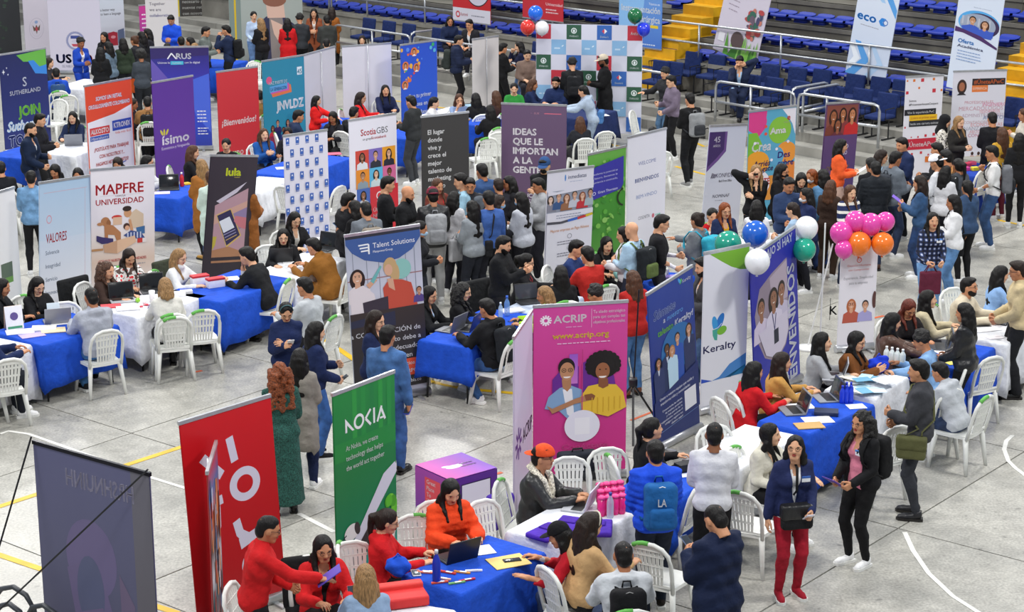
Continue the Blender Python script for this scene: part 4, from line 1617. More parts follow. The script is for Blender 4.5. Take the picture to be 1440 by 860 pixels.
class Art:
 """x 0..100 across, y downwards in the same unit"""

 def __init__(s, w, h):
  s.w, s.h = w, h
  s.H = 100 * h / w
  s.V = []; s.F = []; s.C = []; s.z = 0
  s.my = (1, 0)

 def put(s, pts, faces, cols):
  s.z += 1
  n = len(s.V)
  k = s.w / 100.0
  yy = -(.0075 + s.z * .00022)
  mk, mb = s.my
  pts = [(x, y * mk + mb) for x, y in pts]
  for x, y in pts:
   s.V.append(((min(max(x, .3), 99.7) - 50) * k, yy, s.h - min(max(y, .4), s.H - .4) * k))
  for f in faces: s.F.append(tuple(i + n for i in f))
  if len(cols) == 1: cols = cols * len(pts)
  s.C += cols

 def poly(s, pts, col):
  s.put(pts, [tuple(range(len(pts) - 1, -1, -1))] if s._ccw(pts) else [tuple(range(len(pts)))], [hexc(col)])

 @staticmethod
 def _ccw(p):
  a = 0
  for i in range(len(p)):
   x0, y0 = p[i]; x1, y1 = p[(i + 1) % len(p)]
   a += x0 * y1 - x1 * y0
  return a < 0 if False else a > 0

 def rect(s, x0, y0, x1, y1, col, col2=None, horiz=False):
  c = hexc(col)
  if col2 is None: s.put([(x0, y1), (x1, y1), (x1, y0), (x0, y0)], [(0, 1, 2, 3)], [c])
  else:
   d = hexc(col2)
   s.put([(x0, y1), (x1, y1), (x1, y0), (x0, y0)], [(0, 1, 2, 3)], [d, d, c, c] if not horiz else [c, d, d, c])

 def grad(s, y0, y1, cols, x0=0, x1=100):
  for i in range(len(cols) - 1):
   s.rect(x0, y0 + (y1 - y0) * i / (len(cols) - 1), x1, y0 + (y1 - y0) * (i + 1) / (len(cols) - 1), cols[i], cols[i + 1])

 def ell(s, x, y, rx, ry, col, n=20, a0=0, a1=360, rot=0):
  R = math.radians(rot)
  full = a1 - a0 >= 360
  A = [math.radians(a0 + (a1 - a0) * k / (n if full else n - 1)) for k in range(n)]
  P = [(x + rx * math.cos(a) * math.cos(R) - ry * math.sin(a) * math.sin(R), y + rx * math.cos(a) * math.sin(R) + ry * math.sin(a) * math.cos(R)) for a in A]
  s.poly(P, col)

 def ring(s, x, y, r0, r1, col, n=24, a0=0, a1=360, asp=1.0):
  A = [math.radians(a0 + (a1 - a0) * k / n) for k in range(n + 1)]
  P = [(x + r0 * math.cos(a), y + r0 * asp * math.sin(a)) for a in A] + [(x + r1 * math.cos(a), y + r1 * asp * math.sin(a)) for a in A]
  s.put(P, [(k, k + 1, n + 2 + k, n + 1 + k) for k in range(n)], [hexc(col)])

 def line(s, pts, w, col):
  for (x0, y0), (x1, y1) in zip(pts[:-1], pts[1:]):
   L = math.hypot(x1 - x0, y1 - y0) or 1
   nx, ny = -(y1 - y0) / L * w / 2, (x1 - x0) / L * w / 2
   s.poly([(x0 + nx, y0 + ny), (x1 + nx, y1 + ny), (x1 - nx, y1 - ny), (x0 - nx, y0 - ny)], col)

 def text(s, x, y, size, txt, col, al='C', bold=1, sh=0.0, fit=None, rot=0, outline=None):
  """y is the baseline, size the capital height"""
  V, F, w = text_geo(txt, bold, sh)
  k = size / .70
  kx = k
  if fit: kx = fit / max(w, .01)
  if outline:
   V2, F2, w2 = text_geo(txt, bold + 2.2, sh)
   s._txt(V2, F2, x - (w2 - w) * kx * .5 * (0 if al == 'C' else 1), y, kx, k, w2 if al == 'C' else w, outline, al, rot)
  s._txt(V, F, x, y, kx, k, w, col, al, rot)

 def _txt(s, V, F, x, y, kx, k, w, col, al, rot):
  ox = {'C': -w * kx / 2, 'L': 0, 'R': -w * kx}[al]
  R = math.radians(rot)
  P = []
  for a, b in V:
   px, py = a * kx + ox, -b * k
   P.append((x + px * math.cos(R) - py * math.sin(R), y + px * math.sin(R) + py * math.cos(R)))
  s.put(P, F, [hexc(col)])

 def bars(s, x, y, w, n, gap, h, col, al='L', rnd=5):
  r = random.Random(int(x * 7 + y * 3 + n))
  for i in range(n):
   ww = w * r.uniform(.72, 1)
   x0 = x if al == 'L' else x - ww / 2
   cx = x0
   while cx < x0 + ww - 1:
    q = r.uniform(2.2, 6.5)
    s.rect(cx, y + i * gap - h * .5, min(cx + q, x0 + ww), y + i * gap + h * .5, col)
    cx += q + 1.1

 def bust(s, x, y, k, skin, hair, cloth, fem=False, body=True, under=None, smile=True):
  """x,y centre of the face, k half face width"""
  if fem:
   s.ell(x, y + .5 * k, 1.45 * k, 2.1 * k, hair)
  if body:
   s.poly([(x - 2.6 * k, y + 5.2 * k), (x - 2.3 * k, y + 2.6 * k), (x - .8 * k, y + 1.8 * k), (x + .8 * k, y + 1.8 * k), (x + 2.3 * k, y + 2.6 * k), (x + 2.6 * k, y + 5.2 * k)], cloth)
   if under: s.poly([(x - .55 * k, y + 1.8 * k), (x + .55 * k, y + 1.8 * k), (x + .1 * k, y + 4.6 * k), (x - .1 * k, y + 4.6 * k)], under)
  s.poly([(x - .45 * k, y + .9 * k), (x + .45 * k, y + .9 * k), (x + .55 * k, y + 2.1 * k), (x, y + 2.5 * k), (x - .55 * k, y + 2.1 * k)], skin)
  s.ell(x, y - .25 * k, 1.1 * k, 1.35 * k, hair)
  s.ell(x, y + .12 * k, .9 * k, 1.2 * k, skin)
  if k > 1.6:
   for q in (-1, 1):
    s.ell(x + q * .36 * k, y - .08 * k, .13 * k, .09 * k, '2A1A14', 8)
    s.rect(x + q * .36 * k - .2 * k, y - .36 * k, x + q * .36 * k + .2 * k, y - .27 * k, '2A1A14')
   s.ell(x, y + .62 * k, .32 * k, .16 * k, 'F4EDE8' if smile else 'A4584A', 10, 0, 180)

 def mesh(s):
  me = bpy.data.meshes.new('artwork')
  me.from_pydata(s.V, [], s.F)
  at_ = me.color_attributes.new('ink', 'FLOAT_COLOR', 'POINT')
  C = np.ones((len(s.V), 4), dtype=np.float32); C[:, :3] = np.array(s.C)
  at_.data.foreach_set('color', C.ravel())
  me.materials.append(mat('print'))
  me.update()
  return me

BANNERS = []

def banner(label, TL, TR, base='E8E6EE', art=None, H=2.0, w=None, back=False, style='rollup', ref='c', z0=0.0, fold=0, rail_hx='C4C6CA', depth=None, group=None, lean=0.0, tilt=0):
 A = at(TL[0], TL[1], H + z0); B = at(TR[0], TR[1], H + z0)
 d = B - A
 W_ = d.length if w is None else w
 ang = math.atan2(d.y, d.x)
 c = (A + B) / 2 if ref == 'c' else (A + d.normalized() * W_ / 2 if ref == 'l' else B - d.normalized() * W_ / 2)
 c.z = z0
 W_ = max(W_, .3)
 nm = {'rollup': 'roll_up_banner', 'x': 'tension_banner', 'wall': 'backdrop_wall', 'hung': 'hanging_banner'}[style]
 e = empty(nm, c, ang, label, 'banner', group)
 e.rotation_euler = (lean, 0, ang)
 h0 = .07 if style == 'rollup' else (.12 if style == 'x' else .0)
 p = MB(); p.box((0, 0, (H + h0) / 2), (W_, .010, H - h0))
 p = p.build('panel', mat('vinyl', base), e)
 if art is not None and not back:
  a = Art(W_, H)
  art(a)
  link('artwork', a.mesh(), p)
 sy = -1 if back else 1
 mt = mat('metal', rail_hx)
 if style in ('rollup', 'x', 'hung'):
  m = MB(); m.box((0, 0, H + .008), (W_ + .01, .028, .034)); m.build('top_rail', mt, e)
 if style == 'rollup':
  m = MB()
  m.tube([(-W_ / 2 - .02, 0, .05), (W_ / 2 + .02, 0, .05)], .055, 8)
  m.build('base_cassette', mt, e, True)
  for x in (-W_ * .35, W_ * .35):
   m = MB(); m.box((x, 0, .012), (.05, .36, .02)); m.build('foot', mt, e)
  m = MB(); m.tube([(0, sy * .05, .05), (0, sy * .035, H)], .009, 6); m.build('support_pole', mt, e, True)
 elif style == 'x':
  for s in (-1, 1):
   m = MB(); m.tube([(s * (W_ / 2 - .02), sy * .02, H + .02), (0, sy * .14, H * .46), (-s * .30, sy * .10, .0)], .009, 6); m.build('support_pole', mat('plastic', '1B1B1E'), e, True)
  m = MB(); m.tube([(0, sy * .14, H * .46), (0, sy * .62, 0)], .009, 6); m.build('support_pole', mat('plastic', '1B1B1E'), e, True)
 elif style == 'wall':
  for s in (-1, 1):
   m = MB(); m.box((s * (W_ / 2 - .03), .05, H / 2), (.04, .04, H)); m.build('frame_post', mt, e)
   m = MB(); m.box((s * (W_ / 2 - .03), .02, .015), (.06, .5, .03)); m.build('foot', mt, e)
 elif style == 'hung':
  m = MB(); m.box((0, 0, h0), (W_ + .01, .025, .03)); m.build('bottom_rail', mt, e)
  for s in (-1, 1):
   m = MB(); m.tube([(s * W_ * .3, .05, 0 if z0 < .6 else -.0), (s * W_ * .3, .03, H)], .012, 6); m.build('support_pole', mt, e, True)
 if tilt:
  sh = tilt / (FPX / (A - Vector((0, 0, CH))).length) / max(abs(d.x / d.length), .3)
  th = math.atan2(sh, H)
  e.location += d.normalized() * sh
  for ch in e.children:
   if ch.name.split('.')[0] in ('panel', 'top_rail', 'support_pole'): ch.rotation_euler = (0, -th, 0)
 BANNERS.append((e, W_, H))
 return e
# ------------------------------------------------------------------ banners, front rows first
def a_acrip(a):
 a.rect(0, 0, 100, a.H, 'D6489C', 'C8287F')
 a.my = (0.91, 2)
 for k in range(12):
  t = math.pi * k / 6
  a.line([(13 + 2 * math.cos(t), 14 + 2 * math.sin(t)), (13 + 6.2 * math.cos(t), 14 + 6.2 * math.sin(t))], 1.7, 'F4ECF4')
 a.text(21, 17.5, 8.6, 'ACRIP', 'F6F0F6', 'L', 2, fit=35)
 a.bars(34, 23, 22, 1, 3, .7, 'E8B8DC')
 a.rect(61, 3, 61.5, 25, 'E8B8DC')
 a.text(63, 8.5, 3.6, 'Tu aliado estratégico', 'F4E6F2', 'L', fit=34)
 a.text(63, 14.5, 3.6, 'para que cumplas tus', 'F4E6F2', 'L', fit=34)
 a.text(63, 20.5, 3.6, 'objetivos profesionales', 'F4E6F2', 'L', fit=34)
 a.text(50, 36, 6.6, 'www.acrip.org', 'F5D94A', 'C', 2, fit=60)
 a.bars(25, 42, 58, 1, 3, 1.0, 'F0C8E4')
 a.poly([(20, 84), (38, 62), (48, 70), (48, 112), (20, 100)], '6A2A90')
 a.poly([(52, 66), (72, 58), (86, 84), (90, 110), (52, 106)], '6A2A90')
 a.rect(38, 55, 47, 90, '9A5AC8', 'C878C8')
 # man
 a.poly([(12, 118), (16, 104), (28, 94), (40, 92), (52, 98), (54, 108), (54, 130), (42, 138), (28, 122)], '86A8CE')
 a.poly([(31, 96), (41, 96), (44, 134), (36, 126)], 'EDEDF2')
 a.poly([(30, 84), (40, 84), (40, 94), (36, 99), (31, 94)], 'B5805C')
 a.ell(35, 70, 9, 11, '1E1512'); a.ell(35.5, 75, 7.6, 10.8, 'C08A66')
 a.ell(35.5, 81, 4, 1.9, 'F6EEEA', 10, 0, 180)
 for q in (32.2, 39): a.ring(q, 73.5, 1.9, 2.6, '33261F', 12)
 for q in (32.2, 39): a.ell(q, 73.5, .9, .7, '22140E', 8)
 # woman
 a.ell(74, 70, 17.5, 16, '17100E')
 for k in range(14):
  t = math.radians(150 + k * 18); a.ell(74 + 16 * math.cos(t), 70 + 14.5 * math.sin(t), 3.6, 3.4, '17100E', 10)
 a.poly([(50, 106), (58, 94), (70, 92), (88, 94), (96, 104), (99.5, 122), (80, 132), (62, 126), (52, 132)], 'E8BE3C')
 a.poly([(69, 86), (79, 86), (80, 95), (74, 98), (69, 95)], '8A5436')
 a.ell(73.5, 77, 7.6, 10, '9C6240'); a.ell(73.5, 83, 4.2, 2.2, 'F6EEEA', 10, 0, 180)
 for q in (70.5, 77): a.ell(q, 75, 1, .8, '1C100A', 8)
 a.poly([(14, 114), (20, 118), (44, 108), (58, 104), (62, 107), (60, 111), (44, 114), (20, 124)], 'B5805C')
 a.poly([(54, 104), (62, 103), (66, 106), (64, 111), (56, 111)], '8A5436')
 for k in range(6): a.rect(62 + k * 6, 108, 63 + k * 6, 128 - k, 'D6A82C')
 a.rect(51.3, 50, 52.3, 124, 'C03A80')
 a.ell(52, 141, 19, 19, 'E9E7F4', 32)
 a.rect(44, 131, 60, 151, 'F2F1F8')
 a.text(55, 168, 6, 'Conéctate', 'D85AA0', 'C', 1, fit=50)
 a.text(58, 178, 7, 'con nosotros', 'D85AA0', 'C', 1, fit=56)

def a_nokia(a):
 a.grad(0, 95, ['1F8A3E', '177A40'])
 a.grad(95, a.H, ['177A40', '0E7A52', '1196A0'])
 for k in range(7): a.rect(k * 14 + 30, 0, k * 14 + 37, 70, ['2A9A40', '229040', '1B8240'][k % 3])
 a.rect(0, 55, 100, 76, '1F8A3E')
 w = 'EDEFF2'
 # wordmark with open letters
 a.poly([(18, 33), (18, 46), (21, 46), (21, 38), (29, 46), (32.5, 46), (18, 30)], w)
 a.ring(40, 38.5, 5.4, 8.4, w)
 a.line([(59, 30), (50.5, 38.5), (59, 47)], 3, w)
 a.line([(64.5, 30), (64.5, 47)], 3, w)
 a.line([(75.5, 32), (82.5, 47)], 3, w); a.line([(69.5, 47), (77, 31)], 3, w); a.line([(74, 44), (81, 44)], 2.2, w)
 a.text(18, 66, 5.6, 'At Nokia, we create', w, 'L', 1, fit=52)
 a.text(18, 77, 5.6, 'technology that helps', w, 'L', 1, fit=60)
 a.text(18, 88, 5.6, 'the world act together', w, 'L', 1, fit=62)
 a.poly([(97, 99.6), (99.5, 103), (99.5, 112), (40, 172), (16, 212), (2, 222), (2, 210), (20, 178), (78, 108)], 'D5D3E6')
 for i, t in enumerate((0, 30, 60, -30, 90, 120, 15, 75, 45, 105)):
  R = math.radians(-t); a.ell(88 + 7 * math.cos(R), 150 + 9 * math.sin(R), 5.5, 7, ['5CB82A', '7ED03A', '4AA024'][i % 3], 12)
 a.poly([(90, 150), (96, 150), (97, 172), (90, 172)], '6CC030')
 a.ell(24, 158, 12, 9, 'E6E2E6', 24, rot=-15); a.ell(33, 156, 4.4, 7.5, '3A2B30', 18, rot=-15)
 a.poly([(28, 182), (62, 150), (72, 158), (42, 194), (26, 196)], '33262B')
 a.ell(20, 186, 12, 14, 'DEDAE0'); a.ell(30, 190, 7, 9, '8A8088')
 a.ell(72, 166, 10, 8, 'DEDAE0', rot=60); a.ring(20, 172, 13, 14.5, '20303A', 20, 120, 250)
 a.poly([(20, 205), (40, 195), (46, 222), (20, 222)], 'CFCBD6')

def a_claro(a):
 a.grad(0, a.H, ['D5141F', 'C4101C', 'B80D18'])
 w = 'DCD9EC'
 a.ring(64, 77, 9, 17, w, 36)
 a.poly([(47, 28), (55, 26), (59, 51), (51, 53)], w)
 a.poly([(17, 42), (24, 36), (43, 58), (37, 65)], w)
 a.poly([(28, 82), (38, 80), (39, 89), (28, 91)], w)
 a.poly([(52, 130), (84, 121), (86, 131), (54, 141)], w); a.poly([(47, 112), (55, 109), (58, 122), (66, 128), (56, 134), (50, 126)], w)
 a.ring(70, 160, 8, 17, w, 30); a.poly([(54, 172), (88, 162), (90, 171), (56, 181)], w)

def a_multi(a):
 a.grad(0, a.H, ['C8202A', '2A6AA8', 'D86A2A', '3A2A2A', 'D8D8E0', '206A78', '8A2A2A', 'D87A3A'])
 for k in range(40):
  r = random.Random(k); y = r.uniform(10, a.H - 20); x = r.uniform(0, 90)
  a.rect(x, y, x + 8, y + 26, r.choice(['C85A2A', '2A1A1A', 'D8D8E8', '3A6A9A', 'A82A2A', 'E89A5A']))

def a_talent(a):
 a.grad(0, a.H * .52, ['A8B0C0', 'C8CCDC', 'D8DAE6'])
 a.my = (0.93, 0)
 for x in (8, 26, 42, 60, 78, 90): a.rect(x, 0, x + 1, a.H * .5, '8890A0')
 a.rect(0, 62, 100, 63.5, 'A07878')
 a.poly([(0, 2), (100, 2), (100, 14), (88, 30), (70, 40), (48, 43), (24, 36), (8, 24), (0, 12)], '3E5F9E')
 a.rect(0, 0, 100, 5, '30343E')
 w = 'F2F4F8'
 a.text(36, 21, 7, 'Talent Solutions', w, 'L', .5, fit=56)
 a.text(36, 27.5, 3.2, 'ManpowerGroup', w, 'L', .8, fit=26)
 for k in range(3):
  x, y = 17 + k * 1.5, 15 + k * 4.2
  a.line([(x, y), (30.5 - k * 0.2, y - .3), (30.5, y + 13 - k * 4)], 2.0, w)
 # woman left with laptop
 a.bust(13, 58, 7, 'D8A88C', '2A1C1A', 'E8E0E4', True)
 a.poly([(2, 76), (20, 70), (34, 84), (40, 120), (2, 124)], 'E6DEE2')
 a.poly([(24, 70), (36, 62), (39, 66), (28, 76)], 'D8A88C')
 a.poly([(30, 66), (44, 46), (46, 48), (34, 70)], '6FB8B8')
 a.ell(72, 55, 13, 14, '8FC8C0')
 # blonde woman in coral
 a.ell(57, 50, 9, 13, 'C8A878'); a.ell(63, 60, 6, 14, 'C8A878')
 a.poly([(46, 78), (52, 70), (60, 68), (72, 70), (84, 76), (92, 112), (80, 116), (78, 108), (48, 112)], 'C8523E')
 a.poly([(52, 66), (60, 66), (62, 84), (54, 78)], 'D8A88C')
 a.ell(54.5, 54, 5.5, 8, 'DCAE92')
 a.poly([(18, 94), (52, 90), (52, 122), (20, 126)], '3A3440')
 a.bust(94, 88, 3.2, 'C08868', '2A1C1A', '5A4A8A')
 a.grad(108, a.H, ['3A3230', '2B2A2C', '2B2A2C'])
 a.poly([(0, 128), (30, 126), (60, 132), (60, 112), (0, 118)], '2A3048')
 for k, t in enumerate(['80% · La CONTRATACIÓN de', 'talento debe a', 'adecuados', 'en']):
  a.text(93 if k < 3 else 80, 142 + k * 12.5, 6.6, t, w, 'R', 1)
 a.rect(12, 182, 92, 206, 'D8502E'); a.ell(92, 194, 6, 12, 'D8502E')
 a.text(92, 191, 5.2, 'Servicios de', w, 'R', 1); a.text(88, 202, 5.2, 'tercerizados de RPO.', w, 'R', 1)
 a.text(90, 216, 5, 'manpowergroupcolombia.co', w, 'R', .6, fit=70) if a.H > 212 else a.text(93, a.H - 3, 4, 'colombia.co', w, 'R', .6)

def a_sumate(a):
 a.grad(0, a.H, ['2B4296', '283C8C', '24357C', '1D2C68'])
 a.my = (0.86, 0)
 for k in range(5): a.line([(0, 190 - k * 16), (100, 40 + k * 8)], 1.2, '2E4FA4')
 w = 'E8ECF8'
 a.ell(72, 10, 2.2, 4, '58B848', rot=30); a.ell(69, 8, 2, 4.4, '4AA0E0', rot=-30)
 a.text(76, 14, 5, 'Keralty', w, 'L', 1, fit=19)
 a.text(10, 42, 13, 'Súmate', '2B4296', 'L', 1, .2, fit=48, outline='B8C8F0')
 a.text(30, 53, 7.5, 'a', w, 'L', 2, .15); a.text(38, 53, 7.5, 'nuestro', '78B0F0', 'L', 2, .15, fit=36)
 a.text(17, 68, 9, 'talento', '7CC850', 'L', 2, .15, fit=34); a.text(54, 68, 9, 'Keralty!', w, 'L', 2, .15, fit=42)
 a.ell(58, 100, 36, 34, '2A6AA8', 28)
 for x, y, k, sk, hr, cl, fe, un in ((84, 84, 5.2, 'C8967A', '3A2A22', '2A3460', True, 'D8DCE8'), (58, 86, 5, 'C8967A', '2A1E1A', '2E54B0', False, None), (34, 92, 5, '6A4632', '1A1210', '26345E', False, 'C8D0E0'),
                                 (14, 104, 4.6, 'B88264', '1E1614', '2E3A6A', True, 'C8D0E0'), (44, 98, 4.6, 'CC9C7E', 'B07848', 'BCDCF0', True, None)):
  a.bust(x, y, k, sk, hr, cl, fe, True, un)
  a.poly([(x - 2.5 * k, y + 4 * k), (x + 2.5 * k, y + 4 * k), (x + 2.2 * k, y + 13 * k), (x - 2.2 * k, y + 13 * k)], cl)
 a.poly([(0, 158), (100, 138), (100, a.H), (0, a.H)], '1F2E6C')
 a.text(50, 160, 4, 'Únete a nuestro equipo que cuida y', w, 'C', .8, fit=76, rot=0)
 a.text(46, 167, 4, 'transforma vidas y comunidades', w, 'C', .8, fit=66)
 a.rect(66, 170, 92, 200, 'E4E6F0')
 for k in range(6): a.text(60, 178 + k * 5.2, 3.0, ['Conoce todas las ofertas', 'de empleo, postúlate', 'y haz parte de la', 'organización, escanea el', 'código y registra tus', 'datos aquí'][k], w, 'R', .8, fit=[44, 38, 36, 48, 40, 26][k])
 a.rect(6, 206, 94, 206.6, '7898D8')

def a_keralty(a):
 a.rect(0, 0, 100, a.H, 'E4E5EE')
 a.my = (0.8, 0)
 pts = [(12, 3), (99, 3), (99, 49), (80, 46), (60, 37), (38, 22)]
 a.poly(pts, '7AB335')
 a.ell(38, 146, 7.5, 18, '2C78C8', 20, rot=22); a.ell(27, 148, 6, 16, '3E9AD8', 20, rot=-10)
 a.poly([(22, 160), (34, 158), (33, 184), (27, 182), (23, 172)], '4AA898'); a.ell(43, 165, 11, 8.5, '78B83A', 20, rot=-25)
 a.line([(22, 160), (34, 158), (42, 150)], 1.2, 'E4E5EE')
 a.text(3, 206, 15, 'Keralty', '22246A', 'L', 1, fit=72)
 a.poly([(99, 224), (99, a.H), (24, a.H), (40, 262), (62, 240)], '4A86C8')
 a.poly([(99, 248), (99, a.H), (52, a.H), (66, 268)], '1E6FA0')
 a.poly([(0, 258), (0, a.H), (24, a.H)], '2E54C0')

def a_trabajo(a):
 a.grad(0, a.H, ['2A2AA8', '2226A0', '2A34B0'])
 w = 'ECEEF8'
 a.text(8, 12, 9, 'TRABAJO SÍ HAY', w, 'L', 2, fit=84)
 for k in range(1):
  P = [(6, 66), (18, 40), (44, 32), (78, 26), (78, 108), (70, 122), (50, 134), (24, 120), (10, 96)]
  a.poly(P, '9A8A9A')
  a.poly([(40, 36), (78, 28), (78, 70), (44, 70)], 'B8A8B8')
 for x, y, k, cl in ((20, 62, 7, 'D8CCE4'), (64, 58, 7, 'CCC4DC'), (46, 60, 7.4, 'DCD4E8')):
  a.bust(x, y, k, '9A6A50', '241814', cl, x == 46)
 a.poly([(12, 88), (74, 84), (76, 106), (68, 120), (50, 130), (26, 118)], 'D8D0E4')
 a.line([(42, 76), (46, 96), (50, 78)], 1.4, '2A2A6A'); a.rect(44, 96, 54, 112, '20243A')
 a.text(92, 186, 15.5, 'BIENVENIDOS', w, 'L', 2, rot=-90, fit=150)
 a.text(46, 150, 9, 'Trabajo', w, 'C', 2)
 a.text(46, 164, 7, 'con propósito', w, 'C', 1)

def a_pinkstand(a):
 a.rect(0, 0, 100, a.H, 'E6E4EE')
 a.ring(50, 36, 5, 7, 'D04A4A'); a.ring(50, 34, 2.4, 3.6, 'D04A4A')
 a.text(50, 52, 5.5, 'Gestión Humana', 'C8504E', 'C', .8, fit=64); a.text(50, 63, 5.5, 'con Compromiso', 'C8504E', 'C', .8, fit=56)
 a.text(50, 84, 7, 'Experiencia, Simplicidad', '8E8E96', 'C', .4, .1, fit=80); a.text(50, 97, 7, 'para tu empresa', '8E8E96', 'C', .4, .1, fit=50)
 a.bust(34, 148, 9, 'D8A084', 'B86A42', 'B85A4A', True, True)
 a.bust(72, 152, 8, 'D09C80', '2A2228', 'A8A4D8', False)
 a.ell(96, 140, 6, 22, '5A3A38')
 for q in (29, 39): a.ring(q, 147, 3, 3.8, '6A2A2A', 14)

def a_mapfre(a):
 a.grad(0, 70, ['E9E4EA', 'E4DEE6'])
 a.grad(70, a.H, ['E4DEE6', 'E6DAD6', 'DCC4B4', 'E2D6D2', 'E8E2E8'])
 r = 'CC2A35'
 a.text(45, 36, 14.5, 'MAPFRE', r, 'C', 1.6, fit=75)
 a.my = (.8, -8.4)
 a.rect(14, 58, 77, 58.4, 'C8B8C0'); a.text(46, 61, 3, 'CON LA', '9A7A86', 'C')
 a.text(45, 74, 10, 'UNIVERSIDAD', r, 'C', 1.2, fit=75)
 a.ell(40, 98, 8, 4, 'C83A32'); a.rect(34, 98, 48, 112, 'D8B498')
 # man
 a.poly([(58, 96), (70, 86), (82, 96), (82, 122), (64, 120)], 'D2BBA2'); a.ell(57, 92, 6, 8, 'C8946C'); a.ell(56, 84, 7, 5, '33241E'); a.poly([(62, 104), (66, 124), (62, 130), (58, 104)], 'C8946C')
 a.poly([(70, 120), (84, 118), (84, 132), (72, 132)], '3E6A9A')
 # dog
 a.ell(22, 104, 7, 8, 'B07850'); a.ell(14, 108, 5, 3, 'B88258'); a.ell(27, 108, 3.6, 7, '94603C')
 a.poly([(20, 108), (34, 112), (46, 126), (46, 142), (40, 142), (36, 130), (26, 128), (26, 140), (21, 138)], 'B07850')
 # child, cushion, box
 a.ell(55, 116, 5, 6, '4A2E26'); a.ell(56, 119, 3.6, 4.4, 'D8A484')
 a.poly([(50, 132), (62, 124), (78, 130), (84, 140), (62, 140)], '3C4E86')
 for k in range(5): a.rect(56 + k * 5, 128, 58 + k * 5, 139, 'C8CCE0')
 a.poly([(8, 128), (18, 132), (34, 136), (34, 144), (16, 144), (8, 138)], '3B3266')
 a.poly([(18, 146), (40, 140), (40, 164), (20, 160)], 'C49A7C'); a.poly([(40, 140), (68, 134), (70, 146), (40, 164)], 'DCB698')
 a.rect(72, 140, 80, 148, 'C83A32'); a.rect(80, 140, 86, 148, 'E8DEDE')
 a.rect(-6 + 6, 152, 18, 156, 'B8885C')
 a.text(10, 178, 4.6, '¡CONOCE NUESTRAS OPORTUNIDADES', r, 'L', 1, fit=76)
 a.bars(34, 186, 52, 3, 5, 1.4, '8A8A98')

def a_valores(a):
 a.rect(0, 0, 100, a.H, 'A9C4DE', 'DCE0EA')
 a.rect(0, a.H * .4, 100, a.H, 'C6D2E4', 'E8E6EC')
 a.rect(8, 12, 92, 12.6, 'C8A8B8'); a.rect(88, 12, 88.6, 140, 'C8A8B8')
 a.ring(18, 44, 4, 5, 'D88A9A')
 a.text(12, 72, 11, 'VALORES', 'C83A48', 'L', 1, fit=40)
 for k, t in enumerate(['Solvencia', 'Integridad', 'Servicio', 'Innovación', 'Equipo multicultural']):
  a.text(11, 86 + k * 16, 5, t, '5A6A82', 'L', .4)

def a_green_left(a):
 a.rect(0, 0, 100, a.H, 'E6E6E8')
 a.text(96, 172, 20, 'COLABORAR', '2E8A48', 'R', 2)
 a.text(96, 182, 5.5, 'COLOMBIA', '9A9AA0', 'R', .4, fit=60)
 a.rect(60, 96, 84, 116, '5A6A5A')
 a.rect(60, 116, 84, 124, '6A9A4A')

def a_lula(a):
 a.grad(0, a.H, ['332A36', '2E2632', '2A222C'])
 a.my = (0.75, 0)
 a.text(50, 36, 14, 'lula', 'D8E030', 'C', 3, fit=32)
 a.rect(52, 39, 64, 40, 'A8A040')
 P = [(16, 92), (44, 66), (82, 46), (84, 60), (84, 190), (16, 190)]
 a.poly([(16, 92), (84, 60), (84, 190), (16, 190)], 'B08C98')
 a.poly([(18, 84), (80, 48), (60, 68), (26, 88)], 'C4BCCC')
 a.poly([(16, 110), (84, 84), (84, 100), (16, 128)], 'C49A8E')
 a.poly([(50, 110), (84, 96), (84, 130), (50, 150)], '8A78A0')
 a.poly([(20, 110), (50, 98), (76, 150), (46, 172)], 'C8A860')
 a.poly([(22, 111), (49, 100), (73, 149), (46, 168)], '2A2450')
 a.poly([(27, 122), (48, 113), (60, 134), (38, 144)], 'D8DCE8')
 a.poly([(60, 112), (84, 116), (84, 138), (70, 134), (58, 122)], 'C0707A')
 for k in range(3): a.line([(38 + k * 3, 148 + k * 5), (62 + k * 2, 138 + k * 5)], 1.4, 'C8A860' if k == 2 else '9A98C0')
 a.poly([(16, 176), (50, 170), (84, 182), (84, 200), (16, 200)], 'A87858')
 a.poly([(16, 150), (24, 150), (22, 166), (16, 176)], 'B8A840')
 a.rect(16, 196, 84, a.H, '2A222C')

def a_flags(a):
 a.rect(0, 0, 100, a.H, 'DCDBEA')
 for r_ in range(11):
  for c in range(5):
   x = 9 + c * 22 + (10 if r_ % 2 else 0) - (r_ * .8); y = 12 + r_ * 22 - c * 0
   if x > 95 or x < 3: continue
   a.rect(x - 4, y - 8, x + 4, y + 4, '3C63B4'); a.poly([(x - 2, y - 2), (x, y - 6), (x + 2, y - 2)], 'E8ECF6'); a.rect(x - 4, y + 5, x + 4, y + 6.4, '3C63B4')

